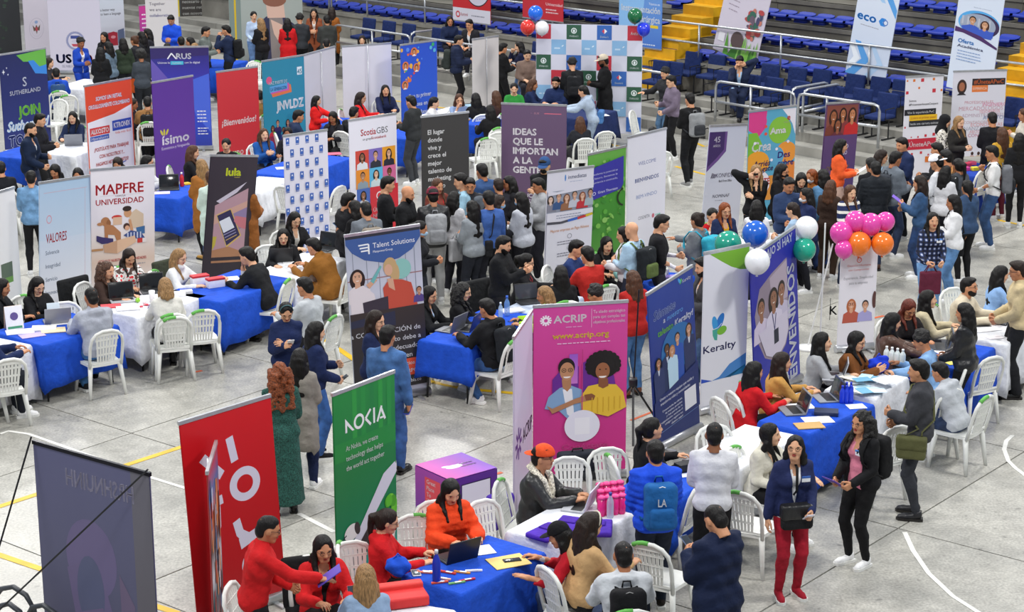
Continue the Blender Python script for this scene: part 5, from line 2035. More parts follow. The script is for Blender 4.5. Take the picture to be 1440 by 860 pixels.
def a_scotia(a):
 a.rect(0, 0, 100, a.H, 'E2E0EC')
 a.text(24, 28, 10.5, 'Scotia', 'C82A38', 'L', 2, fit=32); a.text(57, 28, 10.5, 'GBS', '3A3A42', 'L', .6, fit=24)
 a.text(28, 36, 4, 'un grupo', '6A6A72', 'L'); a.text(46, 36, 4.6, 'Scotiabank', 'C82A38', 'L', 1.2, fit=32)
 cols = ['C8463A', '7A68B8', 'E09A2A', 'E08A2A', '5AB0D8', 'D06A98', '4A6AB8', 'D0323E', 'D0323E']
 for k in range(9):
  x, y = 12 + (k % 3) * 28, 52 + (k // 3) * 32
  a.rect(x, y, x + 28, y + 32, cols[k])
  if k < 7: a.bust(x + 14, y + 11, 4.6, ['8A5A40', 'C8967A', 'D0A084', 'B08060', 'D8AE92', '7A4A34', '9A6A50'][k], ['16100E', '2A1C16'][k % 2], ['D8DCE4', '2A2A38', '2A2A38', '8A9AA8', 'C8D8DC', 'A85A6A', 'C8CCD4'][k], k in (0, 2, 4, 6))
 a.rect(40, 116, 100, a.H, 'D0323E'); a.rect(12, 148, 40, a.H, 'D0323E'); a.rect(0, 116, 12, a.H, 'E2E0EC')
 a.ring(60, 132, 5, 7, 'F0E8EE'); a.rect(54, 140, 66, 141.6, 'F0E8EE')
 a.text(66, 158, 6, 'ÚNETE A', 'F0E8EE', 'C', 1, fit=40); a.text(66, 168, 6, 'NUESTRO', 'F0E8EE', 'C', 1, fit=40); a.text(66, 178, 6, 'EQUIPO', 'F0E8EE', 'C', 1, fit=34)

def a_lugar(a):
 a.grad(0, a.H, ['383636', '2E2C2C'])
 for k, t in enumerate(['El lugar', 'donde', 'vive y', 'crece el', 'mejor', 'talento de', 'marketing', 'contigo']):
  a.text(13, 33 + k * 14.4, 8.4, t, 'ECECEE', 'L', 2)

def a_ideas(a):
 a.grad(0, a.H, ['66506E', '5E4866', '5A4460'])
 w = 'F0ECF2'
 a.rect(66, 12, 92, 13.2, 'D86A80'); a.text(52, 14, 3, '• · BUK', 'D8A0B8', 'C')
 for k, t in enumerate(['IDEAS', 'QUE LE', 'IMPORTAN', 'A LA', 'GENTE']):
  a.text(18, 46 + k * 14.6, 9.8, t, w, 'L', 3)
 a.text(30, 142, 6, 'MUCHO', w, 'L', 2); a.text(30, 151, 6, 'MÁS', w, 'L', 2)

def a_inmed(a):
 a.rect(0, 0, 100, a.H, 'E4E3EE')
 a.my = (0.74, -3)
 a.ell(38, 19, 1.6, 7, '4A8AD0'); a.text(44, 22, 8, 'inmediatas', '3A4A7A', 'L', 1, fit=40); a.bars(48, 28, 30, 1, 3, 1, '9AA8C8')
 a.rect(0, 44, 100, 88, '9AA0B0')
 cs = [('E8C8B4', '3A2A20', '8A8A98', 1), ('D8A88C', '2A1C16', '3A5A8A', 0), ('E0B498', '7A4A2A', '9A6A4A', 1), ('D8A88C', '2A1C16', 'C8CCD8', 0), ('E0B498', '8A4A2A', 'C8303A', 1), ('C8967A', '2A1C16', 'A8B8C0', 0)]
 for k, (s_, h_, c_, f_) in enumerate(cs): a.bust(8 + k * 17, 60 - (k % 2) * 4, 5, s_, h_, c_, bool(f_))
 a.poly([(0, 42), (20, 46), (60, 40), (99, 30), (99, 46), (0, 52)], 'E4E3EE')
 a.rect(0, 88, 100, a.H, 'E4E3EE')
 a.bars(20, 95, 70, 2, 5, 1.6, '8A90A8')
 a.line([(0, 108), (30, 110), (99, 100)], 5, '50505A'); a.line([(45, 108), (80, 104)], 5, '3A6AC8'); a.line([(66, 106), (90, 102)], 5, 'D03A3A'); a.line([(84, 103), (99, 100)], 5, 'D8C030')
 a.text(8, 128, 6, 'Mejores empresas en Pago Nómina', 'D08A4A', 'L', .5, .1, fit=84)
 for k in range(4):
  a.ring(50, 140 + k * 24, 4, 5, '8A8A98'); a.bars(24, 150 + k * 24, 56, 2, 5, 1.6, '7A7A88')

def a_grant(a):
 a.grad(0, a.H, ['6AAE4A', '4A9A36', '3E8A2E', '4A8E34', '357A2A'])
 a.my = (0.7, 0)
 r = random.Random(3)
 for k in range(60): a.ell(r.uniform(0, 96), r.uniform(20, a.H - 8), r.uniform(3, 9), r.uniform(2, 7), r.choice(['5AA83E', '2E7226', '76B84E', '3C8A30', '88C060']), 9, rot=r.uniform(0, 90))
 a.poly([(0, 40), (20, 32), (92, 20), (92, 88), (84, 100), (0, 112)], '3836A0')
 w = 'E4E6F6'
 for k, t in enumerate(['Transforma tu potencial en', 'el futuro, llevamos la', 'experiencia a construirlo,']): a.text(6, 52 + k * 10, 4.6, t, w, 'L', 1, fit=70)
 a.ring(14, 96, 3, 4.2, w); a.text(24, 98, 6, 'Grant Thornton', w, 'L', .6, fit=52)
 a.ring(99, 120, 20, 24, '26301E', 24, 110, 250)

def a_welcome(a):
 a.rect(0, 0, 100, a.H, 'E4E3EE')
 a.my = (0.8, 8)
 a.text(50, 48, 7, 'WELCOME', '5A62A0', 'C', .6, fit=46)
 a.text(50, 80, 7.4, 'BIENVENIDOS', '2A4AA0', 'C', 1.6, fit=62)
 a.text(50, 112, 7, 'BEM-VINDO', '6A82B8', 'C', .8, fit=54)
 a.text(44, 154, 6.4, 'COGNITA', '5A5A6A', 'C', .4, fit=30); a.ell(68, 153, 3.4, 4.4, 'C86A7A'); a.bars(74, 153, 14, 1, 3, 3, '8AC8B8')

def a_konf(a):
 a.rect(0, 0, 100, a.H, 'C8CCDC', 'D8DAE6')
 a.my = (0.82, 3)
 a.poly([(0, 8), (48, 8), (48, 50), (30, 68), (0, 92)], '6A4A8A'); a.poly([(2, 8), (42, 8), (42, 46), (26, 62), (2, 82)], '3E2A62')
 a.text(22, 30, 12, '45', 'E8E4F0', 'C', 1); a.text(22, 40, 5, 'AÑOS', 'E8E4F0', 'C', 1)
 for k in range(4): a.line([(14 + k * 3, 106), (17 + k * 3, 95 + k)], 2, '3A2A4A')
 a.text(27, 105, 9, 'KONFIDETIA', '3A2A4A', 'L', .6, fit=62); a.text(36, 115, 5, 'Back Front Office', '4A4A5A', 'L', 1, fit=34)
 for y in (148, 180): a.text(22, y, 7, ['NOMINAF', 'ASEGU'][y > 160], '3A3A4A', 'L', .8, .2); a.bars(30, y + 6, 24, 1, 3, 1, '8A8A98')

def a_crea(a):
 a.rect(0, 0, 100, a.H, '58A8C8')
 a.my = (0.85, 2)
 a.poly([(0, 0), (38, 0), (34, 34), (22, 48), (0, 34)], 'D8408A'); a.ell(22, 20, 16, 16, 'D8408A')
 a.poly([(0, 40), (18, 40), (30, 64), (20, 84), (0, 90)], '7AB83A')
 a.ell(66, 40, 24, 26, '86C040'); a.poly([(70, 0), (99, 0), (99, 52), (92, 30), (80, 12)], 'E8E6F0')
 a.text(84, 22, 11, 'e', 'D04A3A', 'C', 3); a.bars(74, 26, 20, 1, 4, 1, '9A8A90')
 a.ell(20, 100, 26, 24, 'E8A030'); a.ell(82, 84, 22, 20, 'E8983A', rot=30); a.ell(50, 150, 34, 24, 'D8903A'); a.ell(96, 130, 26, 26, 'E88A3A'); a.ell(8, 140, 18, 22, '58A8C8')
 a.ell(60, 90, 16, 18, '5AA4CC'); a.ell(24, 140, 24, 26, 'E6E2EC')
 w = 'F4F2F6'
 a.text(62, 46, 12, 'Ama', w, 'C', 3, fit=34); a.text(28, 76, 18, 'Crea', w, 'C', 2, .2, fit=40)
 a.text(30, 106, 11, 'Arriés', '3A2A6A', 'C', 2, .2, fit=36); a.text(42, 116, 10, 'gate', '3A2A6A', 'C', 2, .2); a.text(76, 94, 12, 'Des', '3A2A8A', 'C', 2, .1); a.text(80, 110, 12, 'cubre', '3A2A8A', 'C', 2, .1, fit=34)
 a.text(30, 142, 12, '¡DESTE', 'D04040', 'C', 2, fit=36); a.text(80, 140, 12, 'id', 'C83A3A', 'C', 2)
 for x, y in ((84, 64), (14, 60), (50, 96), (60, 76)): a.ell(x, y, 3, 3, 'E8E6F0', 8)
 for x, y, c in ((36, 30, 'E8503A'), (36, 44, 'E8503A')): a.ell(x, y, 3, 3, c, 10)

def a_cuenta(a):
 a.rect(0, 0, 100, a.H, '6A4466', '4E3A72')
 a.rect(4, 4, 96, 66, '8A4A3E')
 for x, y, k, s_, h_, c_ in ((24, 26, 9, 'A8643E', '3A1E16', '7A3A2A'), (52, 22, 8, 'B8744A', '2A1612', '8A3A3A'), (80, 24, 9, 'C8845A', '3A1E16', 'C82A2A'), (38, 44, 8, '9A5A3A', '2A1612', '6A2E3A')): a.bust(x, y, k, s_, h_, c_, True)
 a.rect(0, 66, 100, a.H, '5E4272', '4A3870')
 w = 'E4DCEC'
 a.text(56, 94, 8, 'CUANDO', w, 'C', 3, fit=38); a.text(56, 107, 8, 'VÍVELO', w, 'C', 3, fit=34)
 a.text(48, 140, 10, 'OFRECEMOS', '8A7048', 'C', 2, fit=70); a.text(50, 160, 6, 'oportunidades', w, 'C', 1)

def a_pwc(a):
 a.rect(0, 0, 100, a.H, 'E4E2EA')
 for x, y, s_, c in ((22, 8, 6, 'D8742A'), (44, 8, 8, 'C8303E'), (74, 7, 6, 'D8742A'), (36, 26, 5, 'D8742A'), (76, 34, 9, 'C8303E'), (5, 36, 7, 'C8303E'), (96, 34, 5, 'D8742A'), (4, 8, 4, 'D8742A'), (60, 140, 6, 'C8303E'), (82, 138, 7, 'C8303E'), (40, 142, 4, 'C8303E'), (22, 142, 3, 'C8303E'), (4, 118, 4, 'C8303E')):
  a.rect(x - s_ / 2, y - s_ / 2, x + s_ / 2, y + s_ / 2, c)
 a.text(11, 58, 5, 'Somos', '2A2A30', 'L', 1); a.text(11, 67, 5, '#PricewaterhouseCoopers', '2A2A30', 'L', 1, fit=78)
 a.rect(0, 76, 84, 90, '22222A'); a.text(8, 86, 5.6, 'Vive la experiencia PwC', 'E8E8EC', 'L', 1, fit=72)
 a.rect(14, 90, 88, 103, 'E8B820'); a.text(18, 99, 5.6, '¡Lidera el primer paso!', 'C8702A', 'L', 1.4, fit=66)
 a.rect(14, 103, 96, 117, '22222A'); a.text(17, 113, 5.6, 'hacia una carrera exitosa', 'E8E8EC', 'L', 1, fit=76)
 a.rect(0, 146, 100, 172, 'C4283E'); a.text(8, 165, 11, '#ÚneteAPwC', 'F2ECF0', 'L', 1, fit=86)
 for x, y, s_ in ((26, 182, 5), (50, 180, 6), (70, 186, 4)): a.rect(x - s_ / 2, y - s_ / 2, x + s_ / 2, y + s_ / 2, 'C8303E')
 a.rect(62, 190, 76, 204, 'D8742A') if a.H > 206 else None

def a_unete(a):
 a.rect(0, 0, 100, a.H, 'DCDAE4')
 a.rect(36, 13, 98, 25, '28242A'); a.text(39, 22.5, 7.4, '#ÚneteAPwC', 'E0703A', 'L', 1.6, fit=56)
 a.rect(36, 25, 66, 37, 'E07A3A'); a.text(51, 33, 4.6, 'EXPERIENCIA', 'F0D0C0', 'C', .6, fit=26)
 a.ell(17, 27, 9, 13, '3A2622'); a.ell(17, 27, 5.4, 8, 'A8694A'); a.poly([(8, 42), (17, 35), (26, 42)], '241E22')
 ws_ = [('PROFESIONALES', 24, 'C88A98'), ('INGENIEROS', 58, 'D8749A'), ('MERCADÓLOGOS', 14, 'C89AA8'), ('TESOREROS', 52, 'D88A98'), ('ADMINISTRADORES', 20, 'B8A0B0'), ('AUDITORES', 60, '7A8AB0'), ('CONTADORES', 24, 'C0A0A8'), ('ECONOMISTAS', 38, 'D898A0'), ('FINANZAS', 18, 'A8A8B8'), ('ABOGADOS', 36, 'D8A0A8'), ('CONSULTORES', 34, 'C0708A')]
 for k, (t, x, c) in enumerate(ws_): a.text(x, 58 + (k // 2) * 12 + (k % 2) * 5, 5.2 + (k % 3), t, c, 'L', .4)
 for k, x in enumerate((44, 56, 66)):
  y = 148
  a.ell(x, y, 2.6, 3.2, '3A2018'); a.poly([(x - 4, y + 4), (x + 4, y + 4), (x + 3, y + 20), (x - 3, y + 20)], ['C8603A', 'D8A030', 'C84A3A'][k]); a.poly([(x - 3, y + 20), (x + 3, y + 20), (x + 2.4, y + 46), (x - 2.4, y + 46)], '34283A')

def a_eco(a):
 a.rect(0, 0, 100, a.H, 'DCE4F2', 'C8D4EA')
 a.my = (1, 18)
 b1, b2 = '8AC0EE', '5AA0E2'
 a.poly([(62, 0), (80, 0), (99, 28), (99, 46)], b2); a.poly([(36, 0), (52, 0), (70, 20), (60, 20)], 'A8CCF0')
 a.text(6, 64, 17, 'eco', '2E86D8', 'L', 3, fit=48)
 a.poly([(60, 58), (66, 50), (76, 50), (82, 58), (76, 66), (66, 66)], '2E86D8'); a.poly([(70, 58), (74, 52), (82, 52), (86, 58), (82, 64), (74, 64)], 'DCE4F2'); a.ring(77, 58, 4, 6, '2E66B8')
 a.bars(18, 74, 56, 1, 4, 1.4, '9A9AAA')
 a.poly([(12, 108), (26, 108), (54, 142), (22, 182), (0, 182), (0, 176), (34, 142)], b2)
 a.poly([(0, 118), (8, 116), (30, 142), (10, 168), (2, 160), (14, 142)], 'ECF2FA')
 a.poly([(48, 106), (60, 106), (88, 142), (56, 182), (42, 182), (74, 142)], 'B4D0EE')

def a_oferta(a):
 a.rect(0, 0, 100, a.H, 'D6E0F0')
 a.my = (0.7, 26)
 a.text(56, 12, 3, 'fundación universitaria', '6A7A9A', 'C', .4, fit=40)
 a.ell(52, 52, 46, 34, '54A8E4', 30); a.ell(56, 56, 42, 32, '3A2850', 30); a.ell(50, 56, 40, 29, '9AA4B8', 30)
 for k in range(6): a.rect(14 + k * 12, 38, 18 + k * 12, 60, 'B8BCC8')
 a.bust(38, 46, 7, 'C8946E', '2A1C16', '3A5AC0', False); a.bust(66, 52, 7, 'D09C78', '4A2A1E', '3A5AC0', True)
 a.poly([(14, 66), (38, 58), (60, 70), (88, 66), (86, 84), (60, 84), (20, 76)], '3A5AC0')
 a.poly([(2, 70), (20, 74), (60, 84), (99, 106), (99, 112), (60, 96), (20, 84), (2, 84)], '4A2A62')
 a.text(12, 112, 11, 'Oferta', '3E8ED8', 'L', 2, fit=36); a.text(12, 124, 7.6, 'Académica', '3A4A7A', 'L', 1, fit=58)
 a.bars(14, 134, 60, 4, 8, 2, '7A9AC8')

def a_plant(a):
 a.rect(0, 0, 100, a.H, 'D4CCDA')
 for k in range(9): a.bars(14 if k % 2 else 16, 8 + k * 9, 26, 1, 4, 1.2, '9A8A9A')
 a.bars(62, 6, 28, 3, 5, 1.2, '9A8A9A')
 r = random.Random(5)
 for k in range(26): a.ell(r.uniform(62, 90), r.uniform(62, 116), r.uniform(3, 8), r.uniform(3, 8), r.choice(['6A5A6A', '3A6A5A', 'B84A4A', 'C87A6A', '4A4A6A', '8A9A8A']), 9)
 for k in range(22):
  x = r.uniform(26, 96); h = r.uniform(20, 46)
  a.poly([(x - 6, a.H), (x + 6, a.H), (x + r.uniform(-14, 14), a.H - h)], r.choice(['5A9A3A', '7AB84A', '3E7A2E', '8AC060']))
 a.ell(50, a.H - 32, 14, 16, '5A4A4A'); a.rect(8, a.H - 36, 22, a.H - 20, 'E8E6EC')

def a_surg(a):
 a.rect(0, 0, 100, a.H, '7AACE4', '4A78CC')
 a.rect(0, 0, 12, a.H, 'D8E4F4'); a.ell(20, 60, 40, 70, '8ABCEC')
 a.poly([(36, 0), (98, 0), (98, 30), (60, 42), (38, 36)], '5A8EDC'); a.poly([(52, 42), (84, 34), (94, 44), (66, 54)], 'E4ECF6')
 w = 'EEF4FC'
 a.text(95, 78, 4, 'Técnico en', w, 'R', .6); a.text(96, 92, 11, 'Instrumentación', w, 'R', 2, fit=90); a.text(96, 108, 11, 'Quirúrgica', w, 'R', 2, fit=60)
 a.rect(74, 112, 92, 117, 'E8C830'); a.bars(50, 146, 42, 1, 4, 2, 'C8D8F0')

def a_step(a):
 n = 7; q = 100 / n
 cols = {0: 'C03040', 1: '2F5A44', 2: '3566B4', 3: '8AB8E0'}
 pat = ['0.1.2.0', '.3.3.3.', '1.2.0.1', '.0.1.2.', '2.1.3.1', '.1.2.3.', '3.0.1.2']
 a.rect(0, 0, 100, a.H, 'D9DAEA')
 pat = ['0.1.2.0', '.3.3.3.', '1.2.0.1', '.0.1.2.', '3.2.1.1', '.1.0.3.', '2.3.1.2']
 for r_ in range(7):
  for c in range(7):
   k = pat[r_][c]
   if k == '.': continue
   k = int(k); x, y = c * q, r_ * q
   a.rect(x + .2, y + .2, x + q - .2, y + q - .2, cols[k])
   cx, cy = x + q / 2, y + q * .42
   w = 'E4ECEC'
   if k == 1:
    a.ring(cx, cy, 1.9, 2.7, w, 18); a.ell(cx, cy + .2, 1.0, 1.5, w, 10); a.text(cx, y + q * .83, 1.5, 'STARBUCKS', w, 'C', 1, fit=8.6)
   elif k == 2:
    a.poly([(cx - 2.4, cy), (cx, cy - 2.4), (cx, cy + 2.4)], 'D04050'); a.poly([(cx, cy - 2.4), (cx + 2.6, cy), (cx, cy + 2.4)], 'E8ECF4'); a.text(cx, y + q * .84, 1.7, "Domino's", w, 'C', 1, fit=7.6)
   elif k == 0:
    a.text(cx, y + q * .62, 2.8, 'Archie’s', w, 'C', 1, .3, fit=8.6)
   else:
    a.text(cx, y + q * .62, 2.2, 'Starbucks', 'D8E8F6', 'C', .6, .2, fit=8.4) if False else (a.bars(x + 3, y + q * .58, 7, 1, 3, 1.4, 'C4DCF2'), a.ell(x + q - 3.4, y + q * .42, 1.2, .5, 'E4F0FA', 8, rot=-35))

def a_primer(a):
 a.grad(0, a.H, ['2A52C8', '2C5AD0', '2850C0'])
 r = random.Random(11)
 for k in range(26):
  x = r.uniform(2, 58); y = r.uniform(4, 74)
  if x + y > 96: continue
  a.ell(x, y, *(2 * [r.uniform(1.6, 5)]), r.choice(['E0723A', '4AB0E0', '3AA86A', 'E8B040', 'D04A4A', '5A8AE8']), 12)
 for x, y in ((36, 16), (12, 42), (42, 48), (10, 80)): a.ell(x, y, 9, 9, 'D87A4A'); a.ell(x, y - 1, 4.4, 5.4, '3A2018'); a.ell(x, y, 3.2, 4, 'C8906C'); a.poly([(x - 6, y + 8), (x, y + 4), (x + 6, y + 8)], 'E8E8F0')
 for x, y in ((82, 12), (92, 18), (88, 6)): a.ell(x, y, 4, 4, '5AB0D8' if y > 10 else '3AA86A', 12)
 w = 'EAF0FC'
 for k, t in enumerate(['Que tu primer', 'paso sea en el', 'lugar donde', 'creces']): a.text(50, 108 + k * 17, 8.6, t, w, 'C', 1.6, .1, fit=[64, 64, 56, 34][k])
 a.text(66, 176, 5, 'veleo', w, 'C', 1)

def a_jnv(a):
 a.grad(0, a.H, ['2C86A4', '2E8CAA', '3498B4'])
 a.ell(15, 34, 7, 7, 'D85A86', 8); a.text(14, 42, 5.5, 'HAZ PARTE DE', 'E8ECF4', 'L', 1, fit=44)
 a.poly([(18, 50), (66, 46), (68, 60), (22, 64)], 'E07A4A'); a.poly([(18, 46), (62, 43), (62, 56), (18, 58)], 'C85AA8'); a.poly([(16, 45), (58, 43), (58, 53), (16, 56)], '5AA0D8'); a.text(18, 53, 5.6, 'LA GENERACIÓN', '203A78', 'L', 1.6, fit=38)
 a.text(30, 88, 15, 'JNVLDZ', 'EEF2F8', 'L', 4, fit=66)
 a.rect(82, 18, 94, 32, 'DCE8F0'); a.text(88, 30, 8, '45', '2C86A4', 'C', 2)
 r = random.Random(2)
 for k, (x, y) in enumerate(((20, 118), (32, 110), (56, 112), (45, 124), (70, 120), (30, 146), (56, 146))): a.bust(x, y, 3.4, r.choice(['8A5A40', 'B8846A']), '1A1210', r.choice(['C8303E', '3A2A5A', '4A1A2A', 'D8D8E8', '2A3A7A']), k % 2 == 0); a.poly([(x - 7, y + 14), (x + 7, y + 14), (x + 5, y + 46), (x - 5, y + 46)], r.choice(['8A2A4A', '3A2A5A', '1E2A5A', 'C8C8D8']))
 a.poly([(12, 168), (40, 172), (84, 164), (84, 190), (12, 190)], '4AB0C8')

def a_bienv(a):
 a.rect(0, 0, 100, a.H, 'C8323A', 'BE2C36')
 a.text(50, 104, 12, '¡Bienvenidos!', 'F0E8EC', 'C', 2, .12, fit=84)
 a.text(14, 164, 13, 'Grupo', 'F0E8EC', 'L', 1, fit=44); a.text(8, 182, 13, 'Fincomercio', 'F0E8EC', 'L', 1, fit=64)
 a.ring(82, 160, 5, 8, 'F0E8EC', 20, 30, 300); a.ring(88, 172, 5, 8, 'F0E8EC', 20, 180, 400)

def a_isimo(a):
 a.grad(0, a.H, ['5A3292', '5E3698', '54308A'])
 a.text(18, 112, 16, 'ísimo', 'EEE8F6', 'L', 2, fit=66)
 for q, x in ((-30, 18), (0, 24), (32, 31)): a.ell(x, 90, 2.2, 6, 'C8C040', 12, rot=q)
 a.text(16, 121, 5, 'Económico y Vanguardia', 'D8CCE8', 'L', .6, fit=68)

def a_arus(a):
 a.grad(0, a.H, ['2E2A72', '3A36A8', '3A50D0', '2E48C8', '28389A'])
 a.poly([(0, 20), (30, 56), (0, 70)], '6A5AB8'); a.poly([(60, 60), (99, 46), (99, 150), (74, 120)], '4A6AE0'); a.poly([(0, 0), (99, 0), (99, 14), (0, 20)], '33286A')
 w = 'F0F2FA'
 a.line([(29, 20), (36, 10), (44, 20)], 2.2, w); a.text(44, 20, 9.6, 'RUS', w, 'L', 2, fit=26)
 a.text(12, 28, 3.6, 'Unimos lo', w, 'L', .8); a.rect(34, 24, 56, 30, '4AC0E0'); a.text(45, 28.4, 3.4, 'humano', w, 'C', 1); a.text(58, 28, 3.6, 'con lo digital', w, 'L', .8)
 for k in range(4): a.bars(76, 112 + k * 6, 18, 1, 4, 1.8, w)
 a.bars(76, 142, 20, 3, 5, 1.6, w)

def a_alk(a):
 a.rect(0, 0, 100, a.H, 'E2E0EC')
 a.my = (0.88, 0)
 a.poly([(0, 0), (100, 0), (100, 44), (60, 56), (0, 64)], 'D8482C'); a.rect(0, 0, 2.4, a.H, 'D8582C'); a.rect(97.4, 0, 100, a.H, 'D8582C')
 a.text(50, 28, 6.6, 'SOMOS UN RETAIL', 'F0F0F8', 'C', 3, .15, fit=56, outline='2A4AB0'); a.text(50, 41, 6.6, 'ORGULLOSAMENTE COLOMBIANO', 'F0F0F8', 'C', 3, .15, fit=88, outline='2A4AB0')
 a.rect(6, 74, 48, 88, 'C83A3A'); a.text(27, 85, 8, 'ALKOSTO', 'F4F0F4', 'C', 3, fit=38); a.rect(6, 89, 46, 97, '3A5AB0'); a.text(26, 95.4, 4.6, 'Hiperahorro', 'F4F0F4', 'C', 1, .2, fit=36)
 a.rect(54, 68, 95, 86, '2A4AB0'); a.text(75, 81, 9, 'KTRONIX', 'F4F0F4', 'C', 3, fit=36); a.text(76, 92, 4, 'Vida más fácil', 'D8604A', 'C', .8, fit=34)
 for k, t in enumerate(['¡POSTÚLATE PARA TRABAJAR', 'CON NOSOTROS Y...', 'HAGAMOS HISTORIA JUNTOS!']): a.text(50, 116 + k * 13, 6.2, t, 'C83A3A', 'C', 2, .15, fit=[74, 54, 70][k])
 a.line([(20, 152), (50, 149), (80, 143)], 1.6, '2A4AB0')
 a.rect(34, 156, 66, 188, 'F2F1F8')

def a_suth(a):
 a.grad(0, a.H, ['20285E', '1F2A6E', '22307A'])
 a.poly([(36, 4), (99, 0), (99, 30), (82, 30), (70, 18), (50, 16)], '6AB84A'); a.poly([(60, 16), (72, 16), (84, 28), (99, 26), (99, 42), (74, 38)], '3A8AE0')
 w = 'E8ECF8'
 for x, y, s_ in ((7, 28, 3), (14, 22, 1.4), (16, 33, 1.4)): a.poly([(x, y - s_ * 1.5), (x + s_ * .4, y), (x, y + s_ * 1.5), (x - s_ * .4, y)], w); a.poly([(x - s_ * 1.2, y), (x, y - s_ * .4), (x + s_ * 1.2, y), (x, y + s_ * .4)], w)
 a.text(50, 56, 15, 'S', w, 'C', 1); a.text(50, 68, 7, 'SUTHERLAND', w, 'C', 1, fit=66)
 a.text(56, 104, 16, 'JOIN', '7AC84A', 'C', 4, fit=48); a.text(52, 126, 15, 'Sutherland', 'E8F0FC', 'C', 4, .35, fit=92, outline='3A9AE8'); a.text(48, 152, 18, 'TODAY', '22307A', 'C', 3, fit=80, outline='C8D4F0')
 a.bars(20, 168, 60, 3, 6, 1.6, 'A8B8E0')

def a_eagle(a):
 a.rect(0, 0, 100, a.H, 'CFC9D6')
 cx, cy = 50, 138
 a.ring(cx, cy, 29, 30, 'A8A2B4', 30, asp=1.1); a.ring(cx, cy, 22, 22.6, 'B0AABC', 30, asp=1.1)
 a.poly([(cx - 16, cy - 12), (cx - 6, cy - 2), (cx, cy - 12), (cx + 6, cy - 2), (cx + 16, cy - 12), (cx + 12, cy + 8), (cx + 4, cy + 6), (cx, cy + 18), (cx - 4, cy + 6), (cx - 12, cy + 8)], '6A5448'); a.rect(cx - 4, cy - 4, cx + 4, cy + 8, 'B84A5A'); a.ell(cx, cy - 20, 7, 5, '8AA0C8')
 a.bars(26, 206, 46, 2, 8, 2.6, '9A94A8')

def a_usaid(a):
 a.rect(0, 0, 100, a.H, 'D4CFE0')
 cx, cy = 50, 118
 a.ring(cx, cy, 14, 17, '8A90B8', 30); a.ring(cx, cy, 17.4, 18, '6A70A0', 30); a.rect(cx - 9, cy - 10, cx + 9, cy - 4, '3A4A90'); a.ell(cx, cy + 1, 7, 3, 'C8C4D8'); a.poly([(cx - 8, cy + 6), (cx + 8, cy + 6), (cx + 5, cy + 11), (cx - 5, cy + 11)], 'C04A5A')
 a.text(11, 160, 16, 'US', '24306A', 'L', 4, fit=30); a.text(43, 160, 16, 'AID', 'C02A40', 'L', 4, fit=38); a.text(22, 169, 4.4, 'DEL PUEBLO DE LOS ESTADOS UNIDOS', '5A6082', 'L', .6, fit=62)

def a_lang(a):
 a.rect(0, 0, 100, a.H, 'C6D2DE', 'D2D2DE')
 a.text(2, 112, 10, 'a better way', '3A3A48', 'L', 1, .0, fit=60); a.text(2, 128, 10, 'to learn a language', '3A3A48', 'L', 1, fit=84)
 a.rect(0, 196, 99, 250, '9AA4B4')
 a.poly([(28, 200), (52, 194), (68, 200), (68, 250), (28, 250)], 'A82A3A'); a.poly([(70, 190), (96, 184), (96, 236), (70, 240)], '5A6A88'); a.ell(50, 216, 10, 6, 'D8909A')

def a_collab(a):
 a.rect(0, 0, 100, a.H, 'D8D4D4')
 for k, t in enumerate(['Together', 'we are', 'collaborative']): a.text(12, 56 + k * 18, 9, t, '7A7486' if k < 2 else '4A4AA0', 'L', 1)

def a_pink(a):
 a.rect(0, 0, 100, a.H, 'C83A90', '8A3AA8'); a.bars(8, 30, 20, 5, 14, 4, 'F0E8F4')

def a_yellow1(a):
 a.rect(0, 0, 100, a.H, '3A3A3A', '5A6A6E')
 for q in (0, 97): a.rect(q, 0, q + 3, 110, 'D8C020')
 a.rect(0, 104, 100, 109, 'D8C020'); a.rect(5, 4, 95, 100, '34302E'); a.ell(70, 86, 22, 12, '1E1C1C')
 for k, t in enumerate(['¿Eres lo que es', 'necesario para asumir', 'nuevos retos y crear', 'con nosotros el trabajo', 'del futuro?']): a.text(9, 42 + k * 11.5, 6, t, 'D8D8D4', 'L', 1, fit=[60, 78, 74, 84, 40][k])

def a_hat(a):
 a.grad(0, a.H, ['A8B0AA', 'A0A8A4', '8A9090'])
 a.rect(0, 0, 16, a.H, '7A8A86'); a.rect(7, 0, 9.5, a.H, 'D0B020')
 a.poly([(24, 120), (30, 76), (50, 58), (74, 58), (94, 74), (99, 120)], '2E3050')
 a.poly([(54, 58), (72, 58), (78, 120), (56, 120)], '8A807E')
 a.poly([(50, 36), (74, 36), (76, 60), (52, 60)], 'D8B4A4'); a.ell(62, 36, 16, 9, '8A5A48'); a.poly([(56, 62), (72, 70), (66, 92), (60, 82)], 'D8B4A4')
 a.poly([(36, 12), (46, 0), (82, 0), (90, 12), (84, 20), (42, 20)], '4E4A4A')

def a_yellow2(a):
 a.rect(0, 0, 100, a.H, '7A726E', '5A5250')
 a.rect(4, 46, 34, 76, 'B8D890'); a.rect(8, 54, 26, 70, 'D8E8B0')
 for k in range(6): a.rect(43 + k * 9, 0, 43 + k * 9 + 8, 42, 'B8B8C0'); a.ell(47 + k * 9, 33, 1.6, 1.8, '3A3A42', 10)
 a.rect(20, 40, 100, 46, '8A4A38')
 a.rect(47, 38, 90, 76, 'D8C020'); a.rect(49, 40, 88, 74, '3E3A3A')
 for k, t in enumerate(['¿Quieres vivir la', 'experiencia laboral', 'que siempre has', 'soñado?']): a.text(52, 49 + k * 6.5, 3.6, t, 'E0DCDC', 'L', 1)

